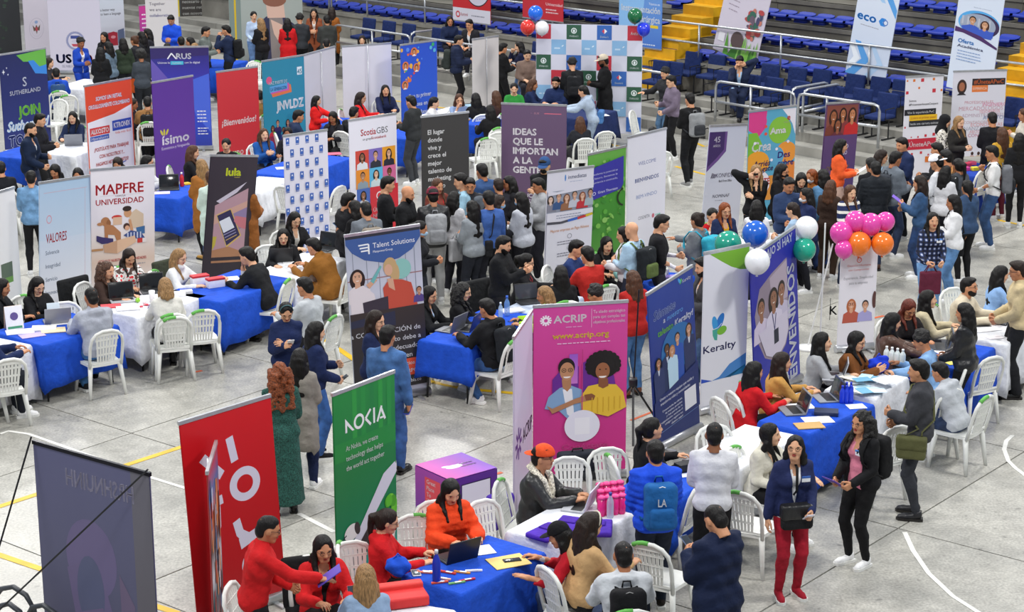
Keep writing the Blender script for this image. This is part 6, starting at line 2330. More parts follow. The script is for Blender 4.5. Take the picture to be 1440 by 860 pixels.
def a_red1(a):
 a.rect(0, 0, 100, a.H, 'C4242C')
 a.ell(66, a.H - 62, 33, 33, '241C20', 30); a.ell(66, a.H - 62, 31, 31, 'D0CCDC', 30)
 a.text(66, a.H - 62, 7, 'Prepárate para', '6A7A98', 'C', .6, fit=52); a.text(66, a.H - 50, 7, 'el futuro', '6A7A98', 'C', .6)
 a.rect(0, a.H - 24, 100, a.H, 'D8D6E2'); a.ring(14, a.H - 12, 3.4, 6, 'C8404A'); a.text(22, a.H - 10, 6, 'lumni', 'C8404A', 'L', 1); a.bars(50, a.H - 12, 42, 1, 4, 2, '8A8A98')

def a_red2(a):
 a.rect(0, 0, 100, a.H, 'B82430', 'C02C38')
 a.poly([(46, a.H - 100), (90, a.H - 100), (80, a.H - 50), (68, a.H - 50)], '3A2428')
 a.text(78, a.H - 26, 5, 'Universidad', 'E8D8DC', 'C', .8, fit=40); a.bars(58, a.H - 19, 32, 2, 5, 2, 'E0C4C8')

def a_dark(a):
 a.rect(0, 0, 100, a.H, '2E3034', '26282C')
 r = random.Random(8)
 for k in range(30): a.ell(r.uniform(0, 60), r.uniform(40, a.H - 20), r.uniform(3, 10), r.uniform(2, 6), r.choice(['34463A', '2A3A30', '3A4A40']), 8)

def a_side(a):
 a.rect(0, 0, 100, a.H, 'D8CCE4')
 for k in range(8):
  t = math.pi * k / 4; a.line([(24 + 5 * math.cos(t), a.H * .60 + 5 * math.sin(t)), (24 + 17 * math.cos(t), a.H * .60 + 17 * math.sin(t))], 5, '5A3A8A')
 a.text(46, a.H * .60 + 7, 15, 'ACRIP', '3A2A4A', 'L', 1, fit=52)

def a_hr(a):
 a.rect(0, 0, 100, a.H, '5E5F82', '54546E')
 a.rect(84, 0, 100, a.H, '6A6874', '5E5A62')
 a.ell(46, 66, 22, 26, '6A6088', 24); a.poly([(24, 76), (36, 70), (58, 84), (66, 110), (30, 112)], '6A5F86'); a.ell(44, 88, 12, 24, '565B7C')
 a.poly([(26, 106), (54, 96), (62, 128), (28, 150)], '6C5E84'); a.poly([(70, 70), (82, 88), (80, 140), (70, 150)], '6A5C7A')

def hung(label, BLp, BRp, base, art, H=2.0, s=1.86, tilt=0):
 P = []
 for q in (BLp, BRp):
  lo, hi = .3, 3.5
  for _ in range(30):
   m_ = (lo + hi) / 2
   if t_of(q[0], q[1], m_)[1] > s: lo = m_
   else: hi = m_
  P.append((t_of(q[0], q[1], lo)[0], lo))
 z = (P[0][1] + P[1][1]) / 2
 a, b = S(P[0][0], s, z + H), S(P[1][0], s, z + H)
 A = project(a); B = project(b)
 return banner(label, (A[0] - tilt, A[1]), (B[0] - tilt, B[1]), base, art, H, style='hung', z0=z, tilt=tilt)

HR = banner('grey tension banner seen from behind at the front left corner of the photo', (47, 622), (211, 668), '5A5B7C', a_hr, 1.8, style='x', rail_hx='22222C', back=False)
mm = None
# reversed lettering showing through the cloth
for ch in HR.children:
 if ch.name.startswith('panel'):
  V, F, w = text_geo('HRSHNUINH', 1.5, 0)
  wpan = BANNERS[-1][1]; k = wpan * .58 / w
  m = MB(); m.add([(wpan * .36 - x * k, -.0098, 1.8 - .30 + y * k * 1.5) for x, y in V], [tuple(f) for f in F])
  m.build('show_through_lettering', mat('paper', 'A8A4BC'), ch)
wp = BANNERS[-1][1]
for p0, p1 in (((wp / 2, -.02, 1.86), (-wp / 2 - .05, -.75, .25)), ((-wp / 2, -.02, 1.86), (-wp / 2 - .32, -.5, .2))):
 MB().tube([p0, p1], .009, 6).build('support_pole', mat('plastic', '1B1B1E'), HR)
banner('red roll-up banner with huge white sun logo, front left', (251, 592), (380, 560), 'C4101C', a_claro, 2.0, tilt=12)
banner('narrow multicoloured photo banner seen almost edge-on, front left', (291, 666), (304, 622), 'A83A3A', a_multi, 1.75)
banner('green roll-up banner with white wordmark and floating gadgets', (467, 556), (554, 523), '177A40', a_nokia, 2.0)
banner('magenta roll-up banner with smiling couple bumping fists', (750, 432), (883, 424), 'D03A90', a_acrip, 2.0)
banner('pale lilac banner seen nearly edge-on left of the magenta banner', (722, 476), (748, 438), 'D8CCE4', a_side, 2.0)
banner('navy banner with group of five standing professionals', (909, 405), (973, 380), '26398A', a_sumate, 2.0, tilt=20)
banner('tall white banner with green corner and butterfly logo', (990, 357), (1054, 344), 'E4E5EE', a_keralty, 2.0)
banner('royal blue banner with three medics and vertical white lettering', (1053, 352), (1118, 326), '2428A0', a_trabajo, 2.0, tilt=20)
banner('slim white banner under pink and orange balloons', (1183, 347), (1235, 343), 'E6E4EE', a_pinkstand, 1.45)
banner('tall photo banner of two women with laptop and dark lower half', (484, 330), (590, 319), 'C0C4D4', a_talent, 2.15, tilt=10)
banner('white banner with red capitals and man, child and dog photo', (127, 242), (217, 230), 'E6DEE6', a_mapfre, 2.0, tilt=-8)
banner('pale blue banner listing values in grey, left of the dog photo banner', (55, 263), (127, 241), 'C0D0E2', a_valores, 2.0, tilt=-8)
banner('white banner with green capitals cut by the left edge of the photo', (-48, 285), (20, 264), 'E6E6E8', a_green_left, 2.0)
banner('dark plum banner with hand holding a phone', (296, 225), (363, 209), '2E2632', a_lula, 2.0, tilt=-18)
banner('white banner dotted with small blue flag squares', (398, 192), (460, 183), 'DCDBEA', a_flags, 2.0)
banner('white banner with grid of portrait squares and red block', (490, 170), (557, 160), 'E2E0EC', a_scotia, 2.0)
banner('black banner with bold white sentence in eight lines', (592, 165), (659, 158), '302E2E', a_lugar, 2.0)
banner('plum banner with bold white capitals in five lines', (705, 146), (797, 149), '5E4866', a_ideas, 2.0)
banner('white banner with row of people and yellow-red stripe', (770, 245), (835, 232), 'E4E3EE', a_inmed, 2.0, tilt=-7)
banner('grass green banner with blue text block', (827, 218), (880, 206), '4A9A36', a_grant, 2.0)
banner('white banner greeting in three languages in blue letters', (883, 194), (937, 181), 'E4E3EE', a_welcome, 2.0)
banner('grey-blue banner with dark purple corner and number', (998, 181), (1051, 171), 'CCD0DE', a_konf, 2.0, tilt=-12)
banner('multicoloured banner with playful handwritten verbs on blobs', (1053, 157), (1120, 149), '58A8C8', a_crea, 2.0)
banner('purple banner with warm photo of people at the top', (1162, 148), (1209, 141), '5A4070', a_cuenta, 2.0, tilt=-8)
banner('white banner with red squares, black and yellow strips', (1274, 109), (1327, 106), 'E4E2EA', a_pwc, 2.0)
banner('white banner with black and orange header and word cloud', (1341, 101), (1416, 99), 'DCDAE4', a_unete, 2.0)
hung('blue and white banner with large arrows standing before the tiers', (1191,108), (1248,117), 'D0DCEE', a_eco, tilt=-14)
hung('pale blue banner with two students in blue scrubs', (1333,126), (1396,136), 'D6E0F0', a_oferta, tilt=-9)
hung('pale banner with plants and parrot leaning before the tiers', (1004,80), (1067,90), 'D4CCDA', a_plant, tilt=-22)
hung('light blue banner with gloved hands behind the logo wall', (870,61), (930,71), '5A8AD4', a_surg)
hung('red banner with white circle hanging behind the seated pair', (637,22), (690,41), 'C4242C', a_red1)
hung('deep red banner with small white print behind the balloons', (735,24), (792,32), 'B82430', a_red2)
banner('wide logo backdrop with chequered red, green and blue squares', (754, 33), (904, 36), 'D9DAEA', a_step, 2.3, style='wall')
banner('bright blue banner with round photos and white slogan', (563, 64), (614, 57), '2A56CC', a_primer, 2.0)
Bk = dict(back=True)
WB1 = banner('blank white back of a banner with small blue lettering near its foot', (664, 56), (701, 51), 'D2CDCC', None, 2.0, back=True)
m = MB(); V, F, w = text_geo('mavvisv', 2, 0); wp = BANNERS[-1][1]; k = wp * .55 / w
m.add([(wp * .40 - wp * .55 + x * k, -.008, .20 + y * k * 1.2) for x, y in V], [tuple(f) for f in F]); m.build('printed_word', mat('paper', '4A62A8'), WB1)
banner('blank white back of a wide banner left of the blue slogan banner', (481, 66), (550, 61), 'DCDAE4', None, 2.0, back=True)
banner('blank white back of a banner beside the teal banner', (427, 78), (471, 66), 'D6D4DC', None, 2.0, back=True)
banner('teal banner with crowd of young people', (368, 87), (427, 78), '2E8CAA', a_jnv, 2.0)
banner('plain red banner with white welcome and logo', (304, 102), (362, 94), 'C0303A', a_bienv, 2.0)
banner('bright purple banner with small yellow-green sprout', (213, 117), (271, 107), '5A3292', a_isimo, 2.0)
banner('violet-blue banner with angular light rays behind the purple one', (211, 67), (293, 66), '3038A0', a_arus, 2.1)
banner('white banner with orange header and two store logos', (118, 122), (184, 110), 'E2E0EC', a_alk, 2.0)
banner('navy banner with green splash and script lettering', (-2, 78), (64, 68), '1F2A6E', a_suth, 2.0)
banner('near-black banner in the top left corner', (-20, -22), (25, -22), '2A2C30', a_dark, 2.0)
banner('grey-white banner with round eagle seal', (30, -20), (64, -24), 'CFC9D6', a_eagle, 2.0)
banner('wide white backdrop with round seal and navy-red capitals', (64, -30), (138, -30), 'D4CFE0', a_usaid, 2.4)
banner('pale banner with landmark photo at the top left', (138, -24), (172, -26), 'CCD2DE', a_lang, 2.0)
banner('narrow pink banner glimpsed behind the pale one', (195, 8), (210, 7), 'C03A90', a_pink, 1.5, w=.8, ref='l')
banner('off-white banner with grey and blue words behind the blue hoodie man', (203, -18), (249, -19), 'D8D4D4', a_collab, 2.2)
banner('dark poster wall framed in yellow with white question', (248, -34), (320, -36), '3A3A3A', a_yellow1, 1.7, style='wall')
banner('large poster wall of man in hat and dark suit', (320, -36), (424, -38), 'A0A8A4', a_hat, 2.35, style='wall')
banner('poster wall with yellow-framed question and ring binders', (424, -34), (523, -30), '6A6260', a_yellow2, 2.0, style='wall')
# ------------------------------------------------------------------ tables
TB = {}

def tb(key, corners, col, label, **k):
 TB[key] = table(corners, col, label, **k)

BL, WH = '1C4FC4', 'E2E4EA'
tb('T1', [(565, 809), (682, 754), (769, 774), (651, 833)], BL, 'royal blue cloth on the front table with open laptop and blue bottle', drop=.22)
tb('T2', [(706, 748), (795, 704), (893, 717), (812, 768)], WH, 'white cloth on the table with purple shirts and pink tumblers', drop=.2)
tb('T3', [(7, 469), (90, 432), (172, 463), (42, 482)], BL, 'royal blue cloth on the table at the left edge with grey laptop', drop=.2)
tb('T4', [(150, 432), (232, 402), (290, 418), (182, 448)], WH, 'white cloth on the table with open black laptop, left side', drop=.18)
tb('T5', [(246, 408), (345, 374), (397, 396), (300, 428)], BL, 'royal blue cloth on the table with red and white leaflet boxes', drop=.16)
tb('T6', [(362, 380), (436, 352), (480, 366), (415, 396)], WH, 'white cloth on the table of the two women in black by the flag banner', drop=.2)
tb('T7', [(362, 240), (440, 212), (487, 225), (410, 252)], BL, 'royal blue cloth behind the flag-dotted banner', drop=.2)
tb('T7b', [(330, 262), (376, 243), (398, 256), (354, 276)], WH, 'white cloth beside the plum phone banner', drop=.25)
tb('T8', [(58, 212), (108, 197), (150, 205), (96, 222)], WH, 'white cloth with dark lettering below the orange and white banner', drop=.2)
tb('T8b', [(-8, 216), (36, 204), (70, 212), (25, 226)], BL, 'royal blue cloth at the left edge beside the man in navy jacket', drop=.3)
tb('T9', [(212, 272), (252, 256), (282, 264), (242, 284)], BL, 'royal blue cloth by the woman in mint green coat', drop=.2)
tb('T10', [(86, 120), (128, 108), (158, 116), (116, 130)], WH, 'white cloth with lime edge near the woman in royal blue blazer', drop=.2)
tb('T11', [(268, 92), (305, 80), (340, 88), (300, 100)], BL, 'royal blue cloth at the back by the poster walls', drop=.2)
tb('T12', [(640, 170), (678, 156), (712, 164), (674, 180)], BL, 'royal blue cloth behind the black sentence banner', drop=.2)
tb('T13', [(782, 160), (822, 148), (858, 158), (818, 172)], '22305E', 'dark navy cloth in front of the logo backdrop', drop=.2)
tb('T14', [(598, 474), (690, 428), (740, 447), (650, 492)], BL, 'royal blue cloth on the table right of the two-women banner', drop=.32)
tb('T15', [(716, 430), (768, 406), (812, 420), (760, 448)], 'C6D2E8', 'pale blue cloth on the table behind the magenta banner', drop=.2)
tb('T16', [(1068, 590), (1160, 552), (1227, 568), (1138, 610)], BL, 'royal blue cloth with two laptops in front of the woman in pink', drop=.08)
tb('T17', [(1165, 545), (1222, 516), (1262, 532), (1226, 562)], WH, 'white cloth under bottles, bags and many leaflets', drop=.12)
tb('T18', [(1292, 508), (1342, 476), (1388, 490), (1342, 520)], BL, 'royal blue cloth beside the woman in black leather jacket', drop=.1)
tb('T19', [(1362, 472), (1412, 440), (1456, 454), (1402, 484)], WH, 'white cloth at the right edge with black laptop', drop=.12)
tb('T20', [(960, 644), (1048, 596), (1122, 612), (1040, 660)], WH, 'white cloth left of the seated woman in cream vest', drop=.2)
tb('T21', [(880, 690), (940, 655), (985, 670), (925, 706)], BL, 'royal blue cloth hidden between the blue puffer jacket and white shirt', drop=.3)
tb('T22', [(1338, 240), (1372, 226), (1396, 234), (1360, 250)], '1C3FA0', 'deep blue cloth with small colourful items, upper right', drop=.1)
tb('T24', [(-62, 492), (2, 472), (34, 486), (-30, 508)], WH, 'white cloth cut by the left edge of the photo', drop=.1)
tb('T25', [(908, 402), (930, 382), (966, 384), (944, 406)], BL, 'royal blue cloth with purple folders by the man in black vest', drop=.2)
tb('T26', [(540, 190), (572, 176), (600, 184), (566, 198)], BL, 'royal blue cloth right of the portrait grid banner', drop=.2)
tb('T27', [(596, 160), (640, 148), (660, 156), (618, 168)], WH, 'white cloth in front of the women behind the black banner', drop=.3)
tb('T28', [(1025, 345), (1068, 322), (1100, 332), (1056, 356)], WH, 'white cloth behind the round blue balloon', drop=.3)
tb('T29', [(446, 176), (480, 162), (508, 170), (474, 184)], BL, 'royal blue cloth left of the portrait grid banner', drop=.2)
tb('T30', [(533, 880), (572, 842), (612, 858), (575, 896)], WH, 'white cloth at the bottom edge under the red bag', drop=.3)

# ------------------------------------------------------------------ people
P = person
BKP = lambda c, l, c2=None: 'backpack:%s:%s' % (c, l) + (':' + c2 if c2 else '')

# front right
P(1119, 611, 192, 'stand', 'blazer:232C55', 'slim:A01A2C', 'mid:k', 'person in navy blazer and bright red trousers with red sneakers, facing the camera', L='low', R='down', shirt='F0F0F2', shoe='sneaker:9A1C2C', skin='D6A17E', look=-25, pitch=-8, glasses=True, badge='2E62B8', h=1.64,
  extra=('phone:E8E4F0:pale phone held by the person in red trousers:L', 'shoulder_bag:1C1C1E:black leather shoulder bag in front of red trousers:.05:-.02:.2'))
P(1210, 577, 128, 'stand', 'cardigan:17171A', 'slim:141416', 'curly:k', 'person in pink top and black cardigan with long curly black hair, holding purple roll', L='low', R='low', shirt='E48AA0', shoe='sneaker:ECECEC', skin='C98F6B', look=0, pitch=6, h=1.62, fat=1.12, glasses=True, badge='3E8AD8',
  extra=(BKP('151517', 'black backpack of the person in pink top'), 'folder:5A3AA0:purple rolled leaflet held at the waist of the person in pink:R'))
P(1291, 504, 72, 'stand', 'jacket:3C3D42', 'slim:33353B', 'short:k', 'person in dark grey jacket with olive messenger bag standing by the blue table', L='hold', R='low', shoe='shoe:202024', h=1.74, skin='C08A66', pitch=4,
  extra=('shoulder_bag:5A5B3A:olive green messenger bag with flap:-1.05:-.12:.06',))
P(1354, 425, 60, 'stand', 'jacket:17181B:leather', 'slim:131315', 'mid:k', 'person in black leather jacket, black trousers and tan ankle boots', L='low', R='low', shoe='boot:7A4422', h=1.62, pitch=10)
P(1430, 366, 82, 'stand', 'jacket:C8B68E', 'suit:1B1C20', 'short:d', 'person in beige jacket and black trousers standing at the right edge', L='low', R='low', shoe='shoe:151515', h=1.76, glasses=True, skin='B97F5C', pitch=8)
P(1005, 592, 355, 'stand', 'knit:DDDDE2', 'pants:1A1A1D', 'buzz:k', 'person in plain white long-sleeved top seen from behind', L='hold', R='hold', h=1.72, skin='8A5A3E', shoe='sneaker:E0E0E0')
P(921, 617, 8, 'stand', 'puffer:1E4FD8', 'pants:1C2230', 'short:k', 'person in royal blue puffer jacket with blue backpack, seen from behind', L='hold', R='hold', h=1.70, skin='B97F5C', shoe='sneaker:2A2420', legs='step', extra=(BKP('1E5FA0', 'blue backpack with white LA letters', '1E5FA0'),))
LAB = PEOPLE[-1]['bag']
m = MB(); V, F, w = text_geo('LA', 1.5, 0); m.add([(-.045 + x * .07, -.197, .03 + y * .10) for x, y in V], [tuple(f) for f in F]); m.build('printed_letters', mat('paper', 'F0F2F6'), LAB)
P(998, 709, 38, 'stand', 'gown:141F3C', 'suit:121726', 'buzz:k', 'person in dark navy coat looking at a phone, front centre right', L='phone', R='phone', h=1.74, skin='C98F6B', pitch=32, shirt='C8D4F0', shoe='shoe:151515', extra=('phone:5A6E9A:phone held by the person in dark navy coat:L',))
P(876, 759, 6, 'sit', 'hoodie:C6CACF', 'jeans:3A4A6A', 'buzz:k', 'seated person in light grey hoodie with black backpack at the bottom edge', L='table', R='table', skin='A86E4C', extra=(BKP('151518', 'black backpack on the light grey hoodie, bottom edge'),))
P(838, 719, 300, 'sit', 'knit:C8A272', 'pants:1A1A1E', 'long:d', 'seated person in camel sweater with long straight brown hair and brown shoulder bag strap', L='lap', R='table', h=1.74, look=0, pitch=20, skin='D6A17E', extra=('headband:D8D0C0',))
P(779, 735, 78, 'sit', 'knit:B81828', 'jeans:2A3A5A', 'mid:k', 'seated person in red sweater and black cap reaching an open hand over the blue table', L='wave', R='table', cap='151518', skin='C98F6B', h=1.6, lean=.5)
P(763, 625, 252, 'sit', 'ojacket:2A2B2C:leather', 'pants:1A1A1C', 'short:k', 'seated person in backwards orange cap and black leather jacket with cream collar', L='type', R='type', cap='E8562A:back', glasses=True, shirt='E8E4DA', skin='C08A66', h=1.72, pitch=-4)
JC = PEOPLE[-1]
m = MB()
for s in (-1, 1):
 m.tube([JC['T'](s * .03, -.085, .53), JC['T'](s * .095, -.02, .515), JC['T'](s * .09, .09, .44), JC['T'](s * .06, .15, .30), JC['T'](s * .05, .155, .15)], .042, 8, flat=.7)
m.build('fleece_collar', mat('curls', 'DCD6C4'), JC['e'], True)
P(637, 677, 205, 'sit', 'puffer:E8481E', 'pants:1A1A1C', 'front:k', 'seated person in bright orange puffer jacket with long black hair behind the laptop', L='table', R='table', skin='D6A17E', pitch=22, h=1.66, shirt='151515')
P(550, 715, 270, 'sit', 'hoodie:CC1A20', 'pants:1A1A1C', 'pony:d', 'seated person in red hoodie with glasses and brown ponytail facing right', L='table', R='table', glasses=True, skin='D6A17E', h=1.62)
P(455, 754, 200, 'sit', 'ojacket:C81C20', 'pants:1A1A1C', 'front:k', 'seated person in open red jacket over black top with a black chair behind', L='table', R='table', glasses=True, shirt='1A1A1C', skin='C98F6B', h=1.64, pitch=8)
P(383, 724, 280, 'stand', 'jacket:C81A1E', 'pants:1C1C20', 'buzz:k', 'person in red jacket with black collar and glasses leaning over at the bottom left', L='low', R='reach', glasses=True, skin='B97F5C', h=1.66, lean=.2, pitch=12, extra=('folder:5A40B0:purple leaflet handed over by the person in red jacket:R',))
P(513, 791, 10, 'sit', 'knit:8EA6C4', 'jeans:3A4A6A', 'long:l', 'seated person with long dark blonde hair seen from behind at the bottom edge', L='table', R='phone', h=1.6, extra=('phone:D8404A:red-cased phone held by the person with blonde hair:L',))
P(917, 586, 285, 'sit', 'knit:17171A', 'pants:151517', 'pony:k', 'seated person in black with high ponytail in front of the navy banner', L='table', R='table', skin='D6A17E', h=1.66, pitch=-6)
P(1084, 594, 232, 'sit', 'blazer:D8D4C4', 'pants:1A1A1C', 'front:k', 'seated person in cream vest with long black hair beside the white table', L='reach', R='lap', shirt='1A1A1C', skin='E0B08E', h=1.64, pitch=-4, look=20)
P(1063, 507, 295, 'sit', 'knit:CC1A22', 'pants:1A1A1C', 'long:k', 'seated person in bright red blazer with very long straight black hair', L='table', R='table', h=1.66, pitch=4)
P(1102, 494, 275, 'sit', 'knit:C4944E', 'pants:22222A', 'long:d', 'seated person in mustard jacket typing beside the red blazer', L='table', R='type', h=1.64, skin='D6A17E', pitch=2)
P(1157, 466, 262, 'sit', 'blazer:A6A8AC', 'pants:22222A', 'long:k', 'seated person in light grey blazer with long black hair', L='table', R='table', h=1.66, shirt='E8E8EA', skin='E0B08E', pitch=-4)
P(1210, 466, 240, 'sit', 'jacket:7A4A24', 'pants:22222A', 'front:k', 'seated person in rust brown suede jacket with glasses', L='table', R='clasp', glasses=True, shirt='F0F0F0', skin='D6A17E', h=1.64, pitch=14)
P(1260, 439, 275, 'sit', 'jacket:5A4034:leather', 'pants:22222A', 'long:k', 'seated person in brown leather jacket reaching over the white table', L='reach', R='reach', skin='D6A17E', h=1.64)
P(1283, 424, 200, 'sit', 'knit:1E1A1C', 'pants:1A1A1C', 'front:a', 'seated person with auburn hair looking down between two colleagues', L='table', R='table', pitch=30, h=1.64, glasses=True)
P(1306, 407, 262, 'sit', 'blazer:C8BC9C', 'pants:22222A', 'long:k', 'seated person in light khaki coat with long black hair facing right', L='table', R='table', shirt='1A1A1C', skin='E0B08E', h=1.66, pitch=-4)
P(1363, 389, 240, 'sit', 'jacket:D8CCB4', 'pants:2A2A30', 'short:k', 'seated person in cream jacket with glasses, short black hair and beard', L='wave', R='type', glasses=True, beard=True, skin='C98F6B', h=1.74, pitch=-6)
P(1412, 373, 275, 'sit', 'shirt:8FB4E4', 'pants:2A2A30', 'long:k', 'seated person in light blue shirt with long black hair near the right edge', L='table', R='table', h=1.66)
P(1292, 465, 70, 'sit', 'knit:86AEDC', 'pants:22252E', 'curlyshort:k', 'seated person in light blue sweater with curly black hair', fem=True, L='reach', R='table', h=1.66, lean=.3)
P(1318, 508, 50, 'sit', 'hoodie:B8BCC2', 'jeans:2A3A5A', 'short:k', 'seated person in pale grey hoodie hidden behind the dark grey jacket', L='table', R='table', h=1.6, lean=.4)
# crowd upper right
P(1313, 298, 186, 'stand', 'shirt:28345E:plaid', 'jeans:6A94C4', 'front:k', 'person in navy plaid shirt and light jeans with burgundy bag', L='low', R='low', h=1.62, skin='D6A17E', pitch=4, badge='4A8AE0', extra=('handbag:5E2236:burgundy fabric bag held by the person in plaid:R',))
P(1338, 273, 82, 'stand', 'jacket:E6E6E8', 'jeans:5A84B4', 'long:k', 'person in white jacket with black shoulder bag behind the plaid shirt', L='hold', R='hold', h=1.62, extra=('shoulder_bag:1A1A1C:black shoulder bag hanging by the person in white jacket:.3:-.1',))
P(1359, 252, 20, 'stand', 'jacket:2C4668:denim', 'slim:151517', 'tied:k', 'person in dark denim jacket and black trousers with tied black hair', L='hold', R='hold', h=1.62)
P(1393, 204, 80, 'stand', 'tee:ECECEC', 'jeans:2E4E7A', 'short:k', 'person in white short-sleeved shirt and jeans with white sneakers', L='low', R='strap', h=1.72, skin='B97F5C', shoe='sneaker:F0F0F0', extra=(BKP('6A6C72', 'grey and black backpack on the white polo shirt', '26282C'),))
P(1408, 178, 20, 'stand', 'knit:C89A34', 'slim:5A1A2A', 'long:b', 'person in mustard top and maroon trousers with long brown hair', L='hold', R='hold', h=1.64)
P(1434, 186, 350, 'stand', 'jacket:18181B', 'slim:151517', 'long:k', 'person all in black at the right edge of the crowd', L='hold', R='hold', h=1.64)
P(1395, 157, 8, 'stand', 'vest:1A1A1E', 'pants:1A1A1E', 'short:k', 'person in black vest over white shirt facing the word cloud banner', L='hold', R='hold', h=1.70, shirt='E4E4E8')
P(1438, 152, 95, 'stand', 'knit:CDC6BA', 'jeans:5A6A8A', 'mid:b', 'person in cream sweater at the right edge below the yellow steps', L='phone', R='phone', h=1.62)
P(1332, 161, 250, 'stand', 'shirt:D8D0C0:spots', 'slim:1A1A1C', 'hijab:17171A', 'person in black headscarf and spotted blouse', fem=True, L='hold', R='hold', h=1.62, skin='E0B08E')
P(1351, 163, 215, 'stand', 'jacket:2A2826', 'slim:1A1A1C', 'front:l', 'smiling person with long light brown hair beside the headscarf', L='hold', R='hold', h=1.62, skin='E0B08E')
P(1291, 246, 72, 'stand', 'jacket:2E5078:denim', 'jeans:1E3A66', 'wavy:d', 'person in blue denim jacket with long wavy brown hair holding purple leaflet', L='phone', R='hold', h=1.62, extra=('folder:7A5AC8:small purple leaflet held up beside the dark puffer jacket:L',))
P(1231, 226, 8, 'stand', 'puffer:1E2228', 'jeans:1E2C4A', 'short:k', 'person in black quilted hooded jacket seen from behind', L='hold', R='hold', h=1.74, skin='B97F5C', shoe='shoe:4A2A1A')
P(1262, 212, 300, 'stand', 'jacket:6A727C', 'jeans:22304E', 'short:k', 'person in mid grey jacket with backpack facing right in the crowd', L='hold', R='hold', h=1.74, extra=(BKP('3A3E46', 'dark grey backpack on the mid grey jacket'),))
P(1243, 210, 265, 'stand', 'shirt:9EC0DC', 'pants:22252E', 'mid:d', 'person in pale blue shirt with glasses in the right crowd', L='hold', R='hold', glasses=True, h=1.64)
P(1267, 193, 120, 'stand', 'jacket:1E2C52', 'pants:1A1C24', 'short:k', 'person in navy jacket facing left before the red squares banner', L='hold', R='hold', h=1.74, skin='C98F6B')
P(1224, 221, 20, 'stand', 'jacket:1A1B1F', 'pants:1A1A1C', 'short:k', 'person in black jacket partly hidden left of the quilted jacket', L='hold', R='hold', h=1.66)
P(1186, 195, 262, 'stand', 'jacket:F0612E', 'pants:C8A89A', 'long:k', 'person in bright orange jacket with long black hair facing right', L='hold', R='hold', h=1.66, skin='D6A17E', extra=('paper:F0F0F4:white leaflet held by the person in orange jacket:R',))
P(1198, 260, 205, 'stand', 'knit:1A2A5A:stripes', 'jeans:22304E', 'front:b', 'person in navy sweater with pale stripes and brown hair behind the balloons', L='hold', R='hold', h=1.60, skin='E0B08E')
P(1156, 237, 28, 'stand', 'jacket:5A8AB4:denim', 'jeans:1C3262', 'long:k', 'person in light denim jacket with coral bag strap, seen from behind', L='hold', R='hold', h=1.62, shoe='sneaker:22222A')
P(1170, 252, 330, 'stand', 'knit:3A2A22', 'pants:3A2A20', 'mid:b', 'person with brown hair in dark brown behind the light denim jacket', L='hold', R='hold', h=1.56)
P(1315, 217, 60, 'stand', 'tee:E4E6EC', 'pants:2A2C32', 'short:k', 'person in white cap and white shirt with black backpack', L='hold', R='hold', cap='EDEDF2:back', h=1.72, skin='C08A66', extra=(BKP('1E2024', 'black backpack on the white shirt under a white cap'),))
P(1329, 210, 40, 'stand', 'shirt:E8A868', 'pants:2A2C32', 'short:k', 'person in apricot orange shirt with grey backpack', L='hold', R='hold', h=1.72, extra=(BKP('4A4640', 'grey-brown backpack on the apricot shirt'),))
P(1316, 200, 70, 'stand', 'jacket:26262A', 'pants:1A1A1C', 'short:k', 'person in dark jacket behind the apricot shirt', L='hold', R='hold', h=1.70)
P(1346, 222, 30, 'stand', 'jacket:4A4E56', 'pants:22222A', 'pony:k', 'person in slate grey jacket with black ponytail near the deep blue table', L='hold', R='hold', h=1.64)
P(1332, 232, 320, 'stand', 'jacket:D8D8DC', 'pants:22222A', 'mid:k', 'person in pale grey jacket half hidden in the right crowd', L='hold', R='hold', h=1.58)
# centre right group
P(1064, 231, 180, 'stand', 'blazer:151518', 'slim:141416', 'front:l', 'person in black suit talking on a phone with long fair-tipped hair', L='cross', R='ear', shirt='1A1A1C', skin='E0B08E', h=1.66, pitch=2, extra=('phone:16161A:phone held to the ear of the person in black suit:R',))
P(1103, 230, 240, 'stand', 'jacket:1A1A1D', 'slim:151517', 'long:k', 'person in black with black face mask and long black hair', L='hold', R='hold', mask='1C1C20', h=1.66, glasses=True)
P(1112, 250, 200, 'stand', 'jacket:2C3E62', 'jeans:22304E', 'short:k', 'person in slate blue jacket left of the masked people', L='hold', R='hold', h=1.72, skin='B97F5C', pitch=20)
P(1131, 264, 100, 'stand', 'jacket:1E2A52', 'pants:1A1A22', 'mid:k', 'person in navy jacket with white face mask', L='hold', R='hold', mask='E4E8EC', h=1.60)
P(1128, 245, 180, 'stand', 'jacket:1C1C20', 'pants:1A1A1C', 'front:k', 'person with black hair looking down behind the slate blue jacket', L='hold', R='hold', h=1.60, pitch=30)
P(1140, 238, 130, 'stand', 'jacket:C87A3A', 'pants:3A2A22', 'mid:r', 'person with ginger hair and face mask between two dark heads', L='hold', R='hold', mask='D8E0E8', h=1.60)
P(1112, 284, 70, 'stand', 'shirt:9FBAD4', 'pants:22252E', 'tied:d', 'person in pale denim shirt with tied brown hair', L='hold', R='hold', h=1.56, skin='E0B08E')
P(1064, 280, 0, 'stand', 'shirt:E8E8EC', 'pants:1A1A1C', 'long:k', 'person in white top with very straight long black hair seen from behind', L='hold', R='hold', h=1.58)
P(1021, 285, 200, 'stand', 'blazer:1C2A4E', 'pants:22222A', 'front:r', 'person with glasses and copper hair in navy blazer over yellow top', L='hold', R='hold', shirt='E0A820', glasses=True, h=1.58, skin='D6A17E')
P(1003, 293, 190, 'sit', 'shirt:B8161E', 'pants:1A1A1C', 'tied:k', 'seated person in satin red blouse with hand at chin', L='table', R='chin', h=1.62, skin='D6A17E')
